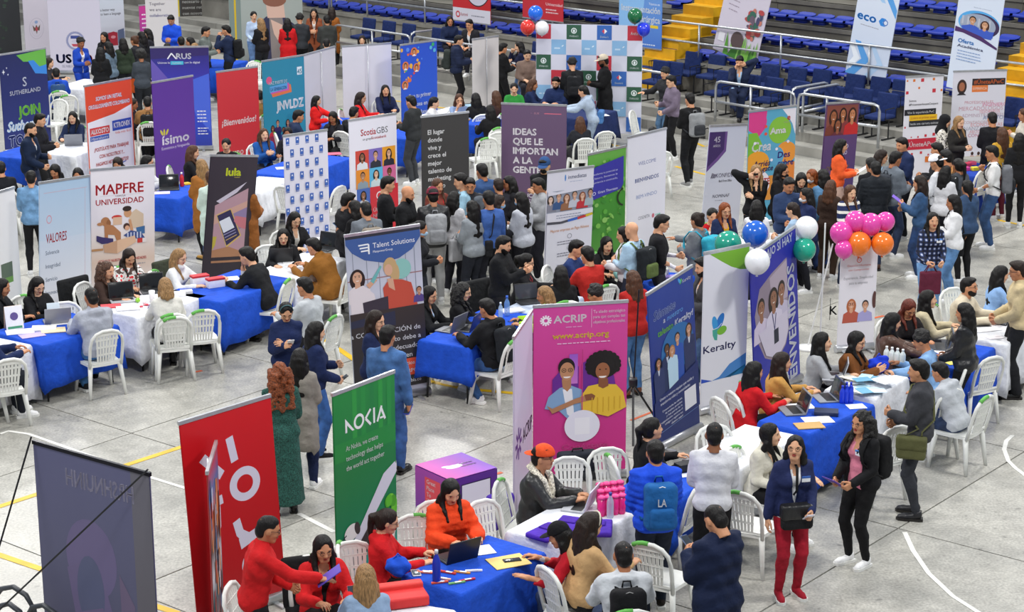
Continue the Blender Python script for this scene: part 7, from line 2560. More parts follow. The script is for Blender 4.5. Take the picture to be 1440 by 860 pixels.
P(978, 298, 50, 'stand', 'coat:70757A', 'pants:22252E', 'bun:d', 'person in grey jacket with turquoise backpack', L='hold', R='give', h=1.62, extra=(BKP('34A8C0', 'turquoise backpack on the grey jacket', '2E98B4'),))
P(934, 301, 268, 'stand', 'vest:1A1A1E', 'pants:2A2A30', 'short:k', 'person in black vest over white shirt with glasses, facing right', L='hold', R='low', glasses=True, shirt='E8E6EE', h=1.74, skin='D6A17E')
P(886, 311, 50, 'stand', 'shirt:B0D0E8', 'pants:2A3040', 'bald', 'bald person in pale blue shirt with olive-strapped backpack', L='hold', R='hold', fem=False, h=1.68, skin='D6A17E', extra=(BKP('22262A', 'black backpack with olive straps on the pale blue shirt', '5A6A3A'),))
P(874, 318, 90, 'stand', 'jacket:D8D8DC', 'pants:22222A', 'mid:k', 'person with black hair hidden behind the bald man', L='hold', R='hold', h=1.58)
P(890, 342, 75, 'sit', 'jacket:7AB0AC', 'pants:22222A', 'mid:k', 'seated person in seafoam jacket facing left with clasped hands', L='clasp', R='clasp', h=1.62, skin='E0B08E')
P(855, 333, 205, 'sit', 'knit:141417', 'pants:1A1A1C', 'front:k', 'seated person in black with red lips and long black hair', L='table', R='table', h=1.62, skin='E0B08E')
P(986, 361, 105, 'stand', 'ocoat:3E3E42', 'jeans:3A5478', 'short:k', 'person in charcoal coat with beard behind the tall white banner', L='hold', R='hold', beard=True, h=1.74, shirt='D8D8DC')
P(888, 379, 28, 'stand', 'jacket:B02420', 'jeans:4A78A8', 'mid:b', 'person in brick red jacket and light jeans seen from behind', L='hold', R='hold', h=1.62, shoe='shoe:7A4A2A')
P(824, 345, 35, 'sit', 'knit:B82A24', 'pants:22222A', 'short:k', 'seated person in red sweater with white collar seen from behind', L='table', R='table', h=1.76)
P(814, 337, 250, 'sit', 'shirt:22376A', 'pants:22222A', 'short:k', 'seated person in navy shirt left of the red sweater', L='table', R='table', h=1.72)
P(788, 372, 10, 'sit', 'knit:151518', 'pants:1A1A1C', 'long:k', 'seated person in black with long black hair seen from behind, right of the black hoodie', L='table', R='table', h=1.66)
P(762, 402, 95, 'sit', 'jacket:A4D42A', 'pants:1E1E22', 'mid:l', 'seated person with blonde hair in lime vest behind the magenta banner', L='table', R='table', h=1.62)
P(834, 401, 75, 'sit', 'jacket:2A2A2E', 'pants:1E1E22', 'curlyshort:k', 'seated person with curly black hair and glasses above the magenta banner', fem=False, L='table', R='table', glasses=True, h=1.66)
P(744, 356, 258, 'sit', 'hoodie:17171A', 'pants:1A1A1C', 'pony:k', 'seated person in black hoodie with glasses and red lanyard', L='table', R='table', glasses=True, h=1.64, skin='E0B08E', extra=('lanyard:B8303A',))
P(711, 331, 250, 'stand', 'jacket:17181B', 'pants:1A1A1C', 'short:k', 'person in black jacket with beard and clasped hands', L='clasp', R='clasp', beard=True, h=1.70, skin='D6A17E')
P(655, 397, 262, 'sit', 'knit:17171A', 'pants:1A1A1C', 'curly:k', 'seated person in black with long curly black hair at the blue table', L='table', R='table', glasses=True, h=1.64, skin='E0B08E')
P(607, 402, 245, 'sit', 'blazer:18191C', 'pants:1A1A1C', 'long:k', 'seated person in black blazer over light blue top beside the two-women banner', L='table', R='type', glasses=True, shirt='A8C0E0', h=1.62, skin='D6A17E')
P(682, 419, 52, 'sit', 'hoodie:17181B', 'jeans:2E5486', 'short:k', 'seated person in black hoodie and jeans with backpack and multicoloured sneakers', L='table', R='lap', h=1.74, shoe='sneaker:E4E4E4', legs='stride', extra=(BKP('22252A', 'dark backpack on the seated black hoodie'),))
# centre crowd
P(686, 267, 22, 'stand', 'shirt:3C5EA0', 'pants:1A1C24', 'short:k', 'person in bright blue shirt seen from behind in the centre crowd', L='hold', R='down2', h=1.74, skin='B97F5C', extra=('shoulder_bag:1C1D20:large black bag hanging behind the bright blue shirt:-.3:-.05',))
P(730, 269, 50, 'stand', 'jacket:C8CCD4', 'pants:1C1C22', 'long:k', 'person in pale grey jacket with blue face mask and long black hair', L='hold', R='hold', mask='8AB4D8', h=1.62)
P(704, 273, 290, 'stand', 'jacket:1E1E24', 'pants:22222A', 'mid:d', 'person with blue mask and glasses facing the pale grey jacket', L='hold', R='hold', mask='8AB4D8', glasses=True, h=1.60)
P(713, 247, 110, 'stand', 'jacket:1A1A1E', 'pants:1A1A1E', 'wavy:k', 'person in black with sunglasses on wavy hair', L='hold', R='hold', h=1.62)
P(676, 229, 35, 'stand', 'jacket:34507E', 'pants:22252E', 'short:k', 'person in dusty blue jacket seen from behind near the black banner', L='hold', R='hold', h=1.74)
P(645, 243, 95, 'stand', 'shirt:9CC4DA', 'pants:2A3040', 'short:k', 'person in sky blue shirt with grey backpack facing left', L='hold', R='hold', h=1.74, skin='D6A17E', extra=(BKP('5A6068', 'grey backpack on the sky blue shirt'),))
P(661, 250, 180, 'stand', 'jacket:2A2A30', 'pants:1A1A1E', 'short:k', 'person with glasses looking out behind the sky blue shirt', L='hold', R='hold', glasses=True, h=1.68)
P(662, 281, 40, 'stand', 'jacket:8A9096', 'pants:22252E', 'long:k', 'person in mid grey jacket with long black hair in the centre crowd', L='hold', R='hold', h=1.62, extra=('handbag:B8B8BC:pale grey bag hanging in the centre crowd:L',))
P(617, 251, 215, 'stand', 'jacket:7A3A30', 'pants:22222A', 'front:b', 'person with brown hair and red lanyard in russet jacket', L='hold', R='hold', h=1.62, extra=('lanyard:C02A34',))
P(608, 263, 12, 'stand', 'jacket:1B1C1F:leather', 'pants:A8A8A8', 'short:k', 'person in burgundy cap and black leather jacket with pale grey backpack', L='hold', R='hold', cap='7A2238:back', h=1.74, extra=(BKP('9A9CA0', 'pale grey backpack under a burgundy cap', '8A8C90'),))
P(576, 261, 250, 'stand', 'jacket:18191C', 'pants:1A1A1E', 'bald', 'bald bearded person in black jacket facing right', fem=False, beard=True, L='hold', R='hold', h=1.72, skin='C98F6B')
P(548, 247, 275, 'stand', 'knit:17181C', 'pants:1A1A1E', 'short:k', 'person in black sweater with pale cuffs facing right', L='phone', R='hold', h=1.74, skin='D6A17E')
P(594, 310, 262, 'stand', 'jacket:1C1D22', 'pants:22252E', 'pony:k', 'person with pale blue mask and ponytail beside the two-women banner', L='hold', R='hold', mask='A8C8E0', h=1.62)
P(765, 222, 165, 'stand', 'jacket:18191D', 'pants:1A1A1E', 'short:k', 'person in blue cap and black face mask dressed in black', L='cross', R='cross', cap='2A4A7A', mask='141416', h=1.80)
P(755, 250, 110, 'stand', 'jacket:9A9CA0', 'pants:22222A', 'short:k', 'person in ash grey jacket left of the blue cap', L='hold', R='hold', h=1.66)
P(640, 268, 330, 'stand', 'jacket:C8C8CC', 'pants:22222A', 'mid:k', 'person in off-white jacket hidden behind the sky blue shirt', L='hold', R='hold', h=1.58)
P(700, 250, 20, 'stand', 'jacket:22222A', 'pants:22222A', 'short:d', 'person in dark jacket partly hidden in the middle of the centre crowd', L='hold', R='hold', h=1.60)
P(513, 282, 25, 'stand', 'jacket:6E747C', 'pants:22252E', 'buzz:k', 'person in steel grey top with beige backpack seen from behind', L='hold', R='hold', h=1.72, skin='C98F6B', extra=(BKP('8A8074', 'beige backpack on the steel grey top', '6A6258'),))
P(496, 281, 60, 'stand', 'coat:17171A', 'slim:151517', 'long:k', 'person in long black coat holding a phone above the two-women banner', L='phone', R='hold', h=1.64, extra=('phone:4A6A9A:phone held by the person in long black coat:L',))
P(492, 270, 300, 'stand', 'jacket:1A1A1E', 'pants:1A1A1E', 'short:k', 'person in black behind the steel grey top', L='hold', R='hold', h=1.72)
# left of centre
P(532, 436, 250, 'stand', 'blazer:1E2A50', 'pants:1E2A50', 'long:d', 'person in navy blazer with glasses and very long brown hair', L='hold', R='hold', glasses=True, shirt='F0F0F2', skin='E0B08E', h=1.62)
P(546, 456, 340, 'stand', 'jacket:3A6296:denim', 'jeans:3A62A0', 'short:k', 'person in blue denim jacket and jeans seen from behind', L='hold', R='down', h=1.74, skin='B97F5C', shoe='shoe:151517', legs='step', extra=('phone:2A4AC8:blue phone held low by the person in denim:R',))
P(448, 451, 292, 'stand', 'jacket:1B2850', 'jeans:3460A0', 'long:k', 'person in navy jacket and jeans with long black hair holding a dark phone', L='hold', R='low', h=1.62, skin='E0B08E', shoe='sneaker:1A1A1C', extra=('phone:18181C:dark phone held by the person with long black hair:R',))
P(403, 428, 195, 'stand', 'jacket:1B2850', 'pants:1B2440', 'tied:k', 'person in navy jacket with headband and glasses reading a white phone', L='cross', R='phone', h=1.60, glasses=True, skin='D6A17E', pitch=28, extra=('phone:F0F0F2:white phone held by the person with headband:R', 'headband:4A6A70'))
P(422, 488, 350, 'stand', 'coat:8E8880', 'pants:1B2548', 'long:k', 'person in taupe sleeveless coat with white sleeves and navy trousers', L='hold', R='hold', h=1.62, shirt='F0F0F2', shoe='sneaker:E8E8E8', legs='step')
P(392, 508, 15, 'stand', 'knit:1E4A42:tweed', 'long:1E4A42', 'curly:r', 'person in long dark green dress with curly ginger hair', L='hold', R='hold', h=1.66, shoe='heel:17171A', skin='E0B08E')
for ch in PEOPLE[-1]['e'].children:
 if ch.name.startswith('skirt'): ch.material_slots[0].material = mat('tweed', '1E4A42')
P(425, 389, 62, 'sit', 'knit:B4B8BC', 'pants:1E1E22', 'short:k', 'seated person in pale grey quarter-zip sweater seen from behind', L='table', R='table', h=1.76)
P(437, 334, 62, 'sit', 'coat:8A5A22', 'pants:1E1E22', 'short:k', 'seated person in mustard brown coat leaning on the white table', L='table', R='table', h=1.74, lean=.45, skin='C98F6B')
P(343, 347, 70, 'sit', 'knit:1C1D20', 'pants:18181B', 'side:k', 'seated person in black sweater and black trousers at the blue table with leaflet boxes', L='table', R='chin', h=1.76, lean=.42, skin='D6A17E', legs='stride', shoe='shoe:151515')
P(398, 322, 190, 'sit', 'coat:17171A', 'pants:1A1A1C', 'front:k', 'seated person in black coat with glasses at the white table', L='table', R='table', glasses=True, h=1.62, skin='E0B08E')
P(417, 299, 215, 'sit', 'blazer:18181B', 'pants:1A1A1C', 'long:k', 'seated person in black blazer with glasses and pale blouse', L='table', R='table', glasses=True, shirt='E0DCD4', h=1.66, skin='E0B08E', pitch=22)
P(349, 248, 330, 'stand', 'coat:8A5426', 'slim:151517', 'mid:b', 'person in rust brown coat partly behind the plum phone banner', L='hold', R='hold', h=1.60)
P(256, 350, 250, 'sit', 'scarf:E0E2E4', 'jeans:3A4A6A', 'long:l', 'seated person in white sweater and patterned scarf with light brown hair', L='reach', R='table', glasses=True, h=1.64, skin='E0B08E', pitch=18)
P(184, 352, 215, 'sit', 'shirt:E0D8D8:floral', 'pants:2A2A30', 'front:d', 'seated person in white blouse with red floral scarf', L='table', R='table', h=1.64, skin='D6A17E', pitch=30)
P(153, 368, 245, 'sit', 'blazer:3A2A24', 'pants:2A2A30', 'curly:b', 'seated person with curly brown hair in dark cardigan behind the laptop', L='table', R='table', shirt='E0D8CC', h=1.62, skin='D6A17E')
P(56, 391, 225, 'sit', 'knit:17171A', 'pants:1A1A1C', 'long:k', 'seated person in black with glasses behind the grey laptop', L='table', R='type', glasses=True, h=1.62, skin='E0B08E', pitch=26)
P(6, 391, 265, 'sit', 'knit:1A1B20', 'pants:1A1A1C', 'long:k', 'seated person in black cut by the left edge', L='table', R='table', h=1.64)
P(126, 403, 34, 'sit', 'hoodie:A8ACB8', 'jeans:3A6A9A', 'buzz:k', 'seated person in light grey hoodie and jeans with black and white sneakers', L='table', R='table', h=1.76, skin='A86E4C', legs='stride', shoe='sneaker:202226')
P(231, 389, 20, 'sit', 'scarf:E0DED6', 'pants:1A1A1C', 'bob:l', 'seated person in white coat with short grey-blonde hair', L='table', R='table', h=1.66, extra=('handbag:5A30A8:purple tote bag hanging beside the white coat:L',), shoe='boot:17171A')
P(-14, 440, 300, 'sit', 'jacket:1A2850', 'pants:22252E', 'short:k', 'seated person in navy jacket at the left edge', L='table', R='table', h=1.74)
P(43, 239, 10, 'stand', 'jacket:6A94BC:denim', 'slim:17171A', 'short:k', 'person in light denim jacket and black trousers seen from behind, left', L='hold', R='hold', h=1.66, skin='C98F6B')
P(45, 172, 262, 'stand', 'ojacket:16243E', 'jeans:1E2C4A', 'buzz:k', 'person in dark navy jacket over pale shirt facing right, left side', L='hold', R='low', shirt='D8E0E8', beard=True, h=1.76, skin='D6A17E')
P(58, 159, 265, 'stand', 'jacket:1C1C22', 'pants:1A1A1C', 'short:k', 'person in black just behind the dark navy jacket', L='hold', R='hold', h=1.70)
P(74, 233, 165, 'sit', 'knit:1E1E24', 'pants:1A1A1C', 'front:k', 'seated person looking down above the pale blue banner', L='table', R='table', h=1.64, pitch=30)
P(108, 237, 180, 'sit', 'knit:1A1A1E', 'pants:1A1A1C', 'mid:k', 'seated person whose head just shows over the white red-lettered banner', L='table', R='table', h=1.62, pitch=20)
P(163, 223, 170, 'sit', 'knit:2A2A30', 'pants:1A1A1C', 'front:d', 'seated person with brown hair under the orange and white banner', L='table', R='table', h=1.62, pitch=30)
P(210, 218, 268, 'sit', 'jacket:E0E0E4', 'pants:1A1A1C', 'mid:k', 'seated person in white jacket left of the small laptop', L='table', R='type', glasses=True, h=1.62)
P(274, 204, 270, 'sit', 'knit:1A1A1E', 'pants:1A1A1C', 'wavy:b', 'seated person in black with wavy brown hair below the purple banner', L='table', R='table', h=1.66)
P(281, 223, 40, 'stand', 'coat:A0662E', 'slim:1C1C20', 'long:l', 'person in caramel coat with long ash brown hair', L='hold', R='hold', h=1.62, legs='step', shoe='shoe:B88A3A')
P(295, 239, 20, 'stand', 'coat:D4E8DC', 'jeans:3A5A8A', 'tied:b', 'person in mint green coat and blue jeans', L='hold', R='hold', h=1.62)
P(317, 195, 175, 'sit', 'knit:151518', 'pants:1A1A1C', 'tied:k', 'seated person in black before the plain red banner', L='table', R='table', h=1.62, pitch=14)
P(371, 180, 205, 'sit', 'jacket:1F56A0', 'pants:22222A', 'wavy:b', 'smiling seated person in blue jacket with clasped hands', L='clasp', R='clasp', h=1.64, skin='E0B08E', pitch=0)
P(404, 179, 175, 'sit', 'knit:1C1C22', 'pants:1A1A1C', 'front:k', 'seated person in black beside the blue jacket', L='table', R='table', h=1.62)
P(422, 154, 285, 'sit', 'hoodie:22304E', 'pants:22222A', 'short:k', 'seated person in dark navy hoodie before the teal banner', L='table', R='table', h=1.74, skin='B97F5C')
P(447, 134, 262, 'stand', 'jacket:E01E1E', 'pants:1A1A1C', 'long:k', 'person in bright red jacket before the blank white banner', L='reach', R='hold', h=1.40, skin='E0B08E')
P(466, 158, 160, 'sit', 'knit:22222A', 'pants:1A1A1C', 'front:k', 'seated person looking down right of the bright red jacket', L='table', R='table', h=1.62, pitch=26)
P(510, 129, 262, 'sit', 'jacket:D82024', 'pants:1A1A1C', 'long:d', 'seated person in red jacket with glasses behind the portrait grid banner', L='table', R='table', glasses=True, h=1.66)
P(542, 119, 195, 'sit', 'jacket:1C2448', 'pants:1A1A1C', 'front:k', 'smiling seated person in navy jacket right of the red jacket', L='table', R='reach', h=1.66, skin='D6A17E', pitch=4)
P(499, 149, 330, 'sit', 'jacket:1B1C20', 'pants:1A1A1C', 'short:k', 'seated person in black jacket seen from behind above the portrait grid', L='table', R='table', h=1.72)
P(576, 134, 60, 'stand', 'hoodie:2E3032', 'pants:3A3C40', 'short:k', 'person in charcoal hooded jacket right of the portrait grid banner', L='hold', R='hold', h=1.70, skin='C98F6B')
P(613, 136, 262, 'sit', 'jacket:E0E0E0', 'pants:22222A', 'tied:k', 'seated person in white jacket facing right by the blue slogan banner', L='table', R='table', h=1.64, skin='E0B08E')
P(646, 132, 190, 'sit', 'shirt:8AA0C8', 'pants:22222A', 'mid:b', 'seated person with glasses raising a hand', L='table', R='chin', glasses=True, h=1.64, skin='D6A17E')
P(668, 130, 20, 'sit', 'knit:17171A', 'pants:1A1A1C', 'long:k', 'seated person with long black hair seen from behind below the white banner back', L='table', R='table', h=1.66)
P(696, 127, 30, 'sit', 'knit:3A2420', 'pants:1A1A1C', 'long:b', 'seated person with long brown hair seen from behind below the white banner back', L='table', R='table', h=1.66)
P(688, 147, 25, 'sit', 'coat:151517', 'pants:1A1A1C', 'long:k', 'seated person in long black coat on a white chair by the plum banner', L='table', R='table', h=1.66)
P(723, 117, 180, 'sit', 'knit:2E8A3A', 'pants:22222A', 'tied:k', 'seated person in green jacket with cream turtleneck', L='table', R='table', h=1.64, skin='E0B08E')
P(752, 111, 262, 'sit', 'jacket:1C2A50', 'pants:1A1A1C', 'mid:b', 'seated person in navy jacket with brown hair facing right', L='table', R='table', h=1.64)
P(781, 108, 160, 'sit', 'jacket:1E2E58', 'pants:1A1A1C', 'short:k', 'seated person in navy jacket with glasses and beard near the logo backdrop', L='table', R='table', glasses=True, beard=True, h=1.76, skin='D6A17E')
P(804, 81, 10, 'stand', 'jacket:1C1D20', 'pants:1A1A1E', 'curlyshort:k', 'person in black with black backpack facing the logo backdrop', fem=False, L='hold', R='hold', h=1.74, extra=(BKP('1E1F22', 'black backpack in front of the logo backdrop'),))
P(846, 77, 95, 'stand', 'coat:141416', 'suit:151518', 'short:k', 'person in long black coat and beige flat cap with beard', L='hold', R='hold', cap='C8BCA8', beard=True, h=1.78, skin='7A4E36')
P(817, 120, 82, 'stand', 'hoodie:A8B8CC', 'jeans:8A9AB0', 'tied:k', 'person in pale blue hoodie with denim blue bag leaning forward', L='reach', R='reach', h=1.60, lean=.35, skin='D6A17E', extra=('shoulder_bag:4A7AB4:denim blue shoulder bag on the pale blue hoodie:.2:.05:-.15',))
P(815, 163, 12, 'sit', 'jacket:22242A', 'pants:1A1A1C', 'long:b', 'seated person with very long straight brown hair right of the plum banner', L='table', R='table', h=1.62)
P(647, 49, 268, 'stand', 'puffer:1E2742', 'pants:151518', 'short:k', 'person in dark navy puffer jacket with charcoal backpack facing right', L='hold', R='hold', h=1.74, skin='D6A17E', extra=(BKP('2E3432', 'charcoal backpack on the dark navy puffer jacket'),))
P(728, 58, 95, 'stand', 'blazer:1B2140', 'jeans:4A6A96', 'long:k', 'person in navy blazer and jeans with hand raised to the face', L='cross', R='face', h=1.64, skin='E0B08E')
P(709, 60, 300, 'stand', 'jacket:151518', 'pants:151518', 'short:k', 'person in black half hidden behind the blank white banner back', L='hold', R='hold', h=1.66)
P(633, 23, 190, 'sit', 'jacket:1B2747', 'pants:1A1A22', 'mid:k', 'person in navy jacket seated on the platform below the red banner', L='lap', R='lap', glasses=True, z0=.50, h=1.64, chair=False)
P(659, 27, 150, 'sit', 'vest:1E1E24', 'pants:1A1A22', 'short:k', 'person in black vest over white sleeves seated on the platform', L='lap', R='lap', shirt='E0E2E6', z0=.50, h=1.72, chair=False, glasses=True)
P(742, 70, 190, 'sit', 'jacket:8A7468', 'pants:22222A', 'short:k', 'person in brown jacket seated behind the navy blazer', L='lap', R='lap', z0=.45, h=1.66, chair=False)
P(1040, 79, 165, 'sit', 'blazer:1D2742', 'suit:1D2742', 'short:k', 'person in dark navy suit with pale blue shirt and yellow socks seated on the platform', L='ear', R='face', shirt='A8C8E8', z0=.38, h=1.76, chair=False, skin='D6A17E', legs='crossed', shoe='shoe:17171A', pitch=22)
P(942, 106, 112, 'stand', 'jacket:74687A', 'pants:17171A', 'side:k', 'person in mauve grey jacket with glasses and short black hair', L='low', R='hold', glasses=True, h=1.70, skin='E0B08E')
P(934, 95, 125, 'stand', 'jacket:2A2A2E', 'jeans:4A6A8A', 'curlyshort:k', 'person with curly black hair behind the mauve grey jacket with open hand', fem=False, L='low', R='wave', h=1.66)
P(969, 130, 28, 'stand', 'knit:151517', 'pants:17181B', 'short:k', 'person in black with grey sports backpack and grey sneakers', L='hold', R='hold', h=1.76, skin='C98F6B', shoe='sneaker:8A8A8A', legs='step', extra=(BKP('8C8E90', 'grey sports backpack with black panel', '34363A'),))
P(917, 178, 20, 'sit', 'knit:17171A', 'pants:151517', 'short:k', 'person with black hair whose head shows above the three-language banner', L='table', R='table', h=1.66)
# back left
P(114, 53, 222, 'stand', 'blazer:1E46B4', 'pants:1E46B4', 'curlyshort:k', 'person in royal blue blazer over white shirt', fem=True, L='hold', R='hold', shirt='F0F0F2', h=1.66, skin='9A6242')
P(145, 45, 160, 'stand', 'jacket:1A1A1E', 'pants:1A1A1E', 'front:k', 'person in black jacket with long hair facing the camera at the back left', L='hold', R='hold', h=1.66)
P(141, 66, 5, 'stand', 'jacket:17181B', 'pants:17181B', 'long:k', 'person in black with long black hair seen from behind at the back left', L='hold', R='hold', h=1.64)
P(150, 58, 60, 'stand', 'jacket:5E7284:denim', 'pants:22252E', 'mid:k', 'person in grey-blue denim jacket beside the long black hair', L='hold', R='hold', h=1.62)
P(172, 53, 25, 'stand', 'jacket:2E3A2C', 'pants:22252A', 'mid:k', 'person in dark olive jacket with orange bag at the back left', L='hold', R='down', h=1.62, extra=('handbag:E8622A:bright orange bag at the back left:R',))
P(187, 50, 70, 'stand', 'jacket:26262C', 'pants:22252A', 'bun:b', 'person with brown bun facing left at the back left', L='hold', R='hold', h=1.62)
P(197, 44, 60, 'stand', 'jacket:202024', 'pants:1A1A1E', 'mid:k', 'person in black with bobbed hair behind the brown bun', L='hold', R='hold', h=1.64)
P(205, 40, 100, 'stand', 'jacket:2A2A32', 'pants:1A1A1E', 'long:k', 'person with long black hair facing left below the collaborative banner', L='hold', R='hold', h=1.64, skin='E0B08E')
P(198, 70, 12, 'stand', 'blazer:3E444C', 'pants:22252A', 'afro:k', 'person in slate grey blazer with round curly black bun', fem=True, L='hold', R='hold', h=1.64)
P(239, 22, 170, 'stand', 'hoodie:1C4FD0', 'jeans:22304E', 'short:k', 'person in bright blue hoodie looking down at the back', L='hold', R='hold', h=1.74, pitch=28)
P(254, 51, 20, 'stand', 'jacket:3A4048', 'pants:22252A', 'short:k', 'person in slate jacket just above the violet-blue banner', L='hold', R='hold', h=1.68)
P(265, 52, 110, 'stand', 'jacket:D0D4DC', 'pants:22252A', 'mid:k', 'person in pale jacket facing left above the violet-blue banner', L='hold', R='hold', h=1.60)
P(235, 60, 5, 'stand', 'jacket:22242A', 'pants:22252A', 'short:k', 'person in dark top whose head touches the violet-blue banner', L='hold', R='hold', h=1.64)
P(275, 60, 330, 'stand', 'jacket:B8B4B0', 'pants:22252A', 'mid:l', 'person with light hair just right of the pale jacket', L='hold', R='hold', h=1.58)
P(291, 37, 262, 'stand', 'jacket:6A726E', 'pants:22252A', 'short:k', 'person in grey-green jacket facing right before the yellow-framed poster', L='hold', R='hold', h=1.74, skin='C98F6B')
P(316, 35, 85, 'stand', 'jacket:1E2A48', 'pants:17181B', 'short:k', 'person in navy jacket with black backpack facing left at the back', L='face', R='hold', h=1.76, extra=(BKP('17181B', 'black backpack on the navy jacket at the back'),))
P(357, 16, 200, 'stand', 'shirt:B4C8E4', 'jeans:5A7AA8', 'tied:k', 'person in pale blue fitted sweater with hand on hip', L='hip', R='low', h=1.66, skin='E0B08E')
P(365, 25, 40, 'stand', 'jacket:17171A', 'pants:22252A', 'long:l', 'person in black jacket with long blonde hair at the back', L='hold', R='hold', h=1.66)
P(404, 25, 5, 'stand', 'coat:C8181E', 'pants:17171A', 'long:k', 'person in red coat with long black hair seen from behind at the back', L='hold', R='hold', h=1.66)
P(421, 19, 10, 'stand', 'hoodie:34373C', 'pants:17171A', 'curlyshort:k', 'person in charcoal hoodie beside the red coat at the back', fem=False, L='hold', R='hold', h=1.74)
P(441, 12, 180, 'stand', 'ocoat:8A4A2E', 'pants:17171A', 'front:k', 'smiling person in rust coat facing the camera at the back', L='hold', R='hold', shirt='E8E4E0', h=1.66, skin='D6A17E')
P(459, 21, 15, 'stand', 'hoodie:3A3C3A', 'pants:17171A', 'short:k', 'person in dark olive-grey hooded jacket seen from behind at the back', L='hold', R='hold', h=1.74)
P(467, 10, 350, 'stand', 'coat:9A5A22', 'pants:17171A', 'long:d', 'person in mustard brown coat seen from behind at the back', L='hold', R='hold', h=1.66)
P(459, 54, 5, 'stand', 'jacket:17181B', 'slim:151517', 'short:k', 'person in black whose head shows above the blank banner', L='hold', R='hold', h=1.62)
P(509, 50, 180, 'sit', 'knit:1E1A1A', 'pants:1A1A1C', 'front:d', 'person with brown hair just above the wide blank banner', L='table', R='table', h=1.62)
P(71, 81, 262, 'sit', 'knit:2A2A32', 'pants:22222A', 'mid:d', 'seated person with brown hair right of the navy banner', L='table', R='table', h=1.64)
P(78, 95, 18, 'sit', 'hoodie:1C4CB8', 'jeans:22304E', 'short:k', 'seated person in blue hoodie with dark blue backpack at the left', L='table', R='table', h=1.74, extra=(BKP('2E4E78', 'dark blue backpack on the seated blue hoodie', '26405E'),))
P(101, 157, 175, 'sit', 'jacket:1B2848', 'pants:1A1A1C', 'front:k', 'seated person in navy jacket smiling over a grey laptop at the left', L='type', R='table', h=1.66, skin='E0B08E')
P(189, 138, 262, 'sit', 'knit:2A2226', 'pants:1A1A1C', 'mid:d', 'seated person with brown hair right of the orange and white banner', L='table', R='table', h=1.64)
P(207, 135, 10, 'sit', 'jacket:8A6238', 'pants:22222A', 'short:k', 'seated person in brown jacket with black backpack by the purple banner', L='table', R='table', h=1.74, extra=(BKP('1B1C1E', 'black backpack on the brown jacket by the purple banner'),))
P(363, 126, 30, 'sit', 'coat:A87A42', 'pants:22222A', 'short:d', 'seated person in camel coat between the plain red and teal banners', L='hold', R='hold', h=1.72)
P(0, 226, 20, 'sit', 'knit:1A1C22', 'pants:1A1A1C', 'short:k', 'seated person cut by the left edge beside the royal blue cloth', L='table', R='table', h=1.70)

# ------------------------------------------------------------------ a chair under everyone who sits
for J in list(PEOPLE):
 if J['sit'] and J['base'][2] < .1:
  lb = J['e']['label']
  r = J['rt']
  k = len(CHAIRS)
  lb = ' '.join(lb.replace('seated ', '').replace('person ', '').split()[:9])
  white_chair(J['base'][0] + .03 * math.sin(r), J['base'][1] - .03 * math.cos(r), r, 'white plastic chair of the person ' + lb, tape=(k % 3 != 1))

chair_px(246, 446, 20, 'empty-backed white chair behind the white coat, pulled out', True)
chair_px(286, 436, 20, 'white chair with green tape between the white coat and leaflet table', True)
chair_px(12, 505, 30, 'white chair cut by the left edge in the foreground', False)
chair_px(701, 186, 20, 'white chair beside the plum banner seen from behind', False)
chair_px(686, 194, 20, 'white chair with green tape between black and plum banners', True)
chair_px(852, 185, 20, 'white chair right of the long brown hair', False)
chair_px(888, 156, 250, 'white chair turned sideways in front of the logo backdrop', False)
chair_px(398, 262, 330, 'white chair left of the flag-dotted banner', False)
chair_px(478, 262, 60, 'white chair right of the flag-dotted banner', False)
chair_px(800, 643, 185, 'white chair holding a dark briefcase behind the orange cap', False)
chair_px(854, 630, 190, 'white chair in front of the magenta banner', False)
chair_px(583, 724, 190, 'white chair with lattice back between red hoodie and orange jacket', True)
chair_px(676, 704, 215, 'white chair right of the orange puffer jacket', False)
chair_px(492, 762, 200, 'white chair left of the red hoodie in front of the green banner', False)
chair_px(322, 822, 260, 'white chair behind the red jacket with black collar', False)
chair_px(911, 764, 330, 'white chair with green tape in front of the blue puffer jacket', True)
chair_px(1040, 692, 330, 'white chair with green tape beside the cream vest', True)
chair_px(985, 680, 60, 'white chair at the left foot of the person in white top', False)
chair_px(1340, 548, 35, 'white chair with green tape right of the olive bag', True)
chair_px(1396, 502, 30, 'white chair in front of the white table at the right', False)
chair_px(1262, 600, 30, 'white chair behind the person in pink top', False)
chair_px(1003, 598, 200, 'white chair at the foot of the navy group banner', False)
chair_px(1030, 552, 290, 'white chair behind the bright red blazer', False)
chair_px(95, 134, 20, 'white chair with green tape by the seated blue hoodie', True)
chair_px(84, 140, 160, 'white chair between navy banner and blue hoodie', False)
chair_px(358, 86, 200, 'white chair with green tape at the back by the teal banner', True)
chair_px(1340, 405, 200, 'white chair behind the cream jacket', False)
chair_px(90, 425, 200, 'white chair behind the black-clad person with glasses', False)
chair_px(833, 292, 200, 'white chair in the aisle by the grey-blue banner', False)
chair_px(1385, 238, 40, 'white chair behind the person in white polo', False)
chair_px(375, 345, 200, 'white chair left of the black coat', False)

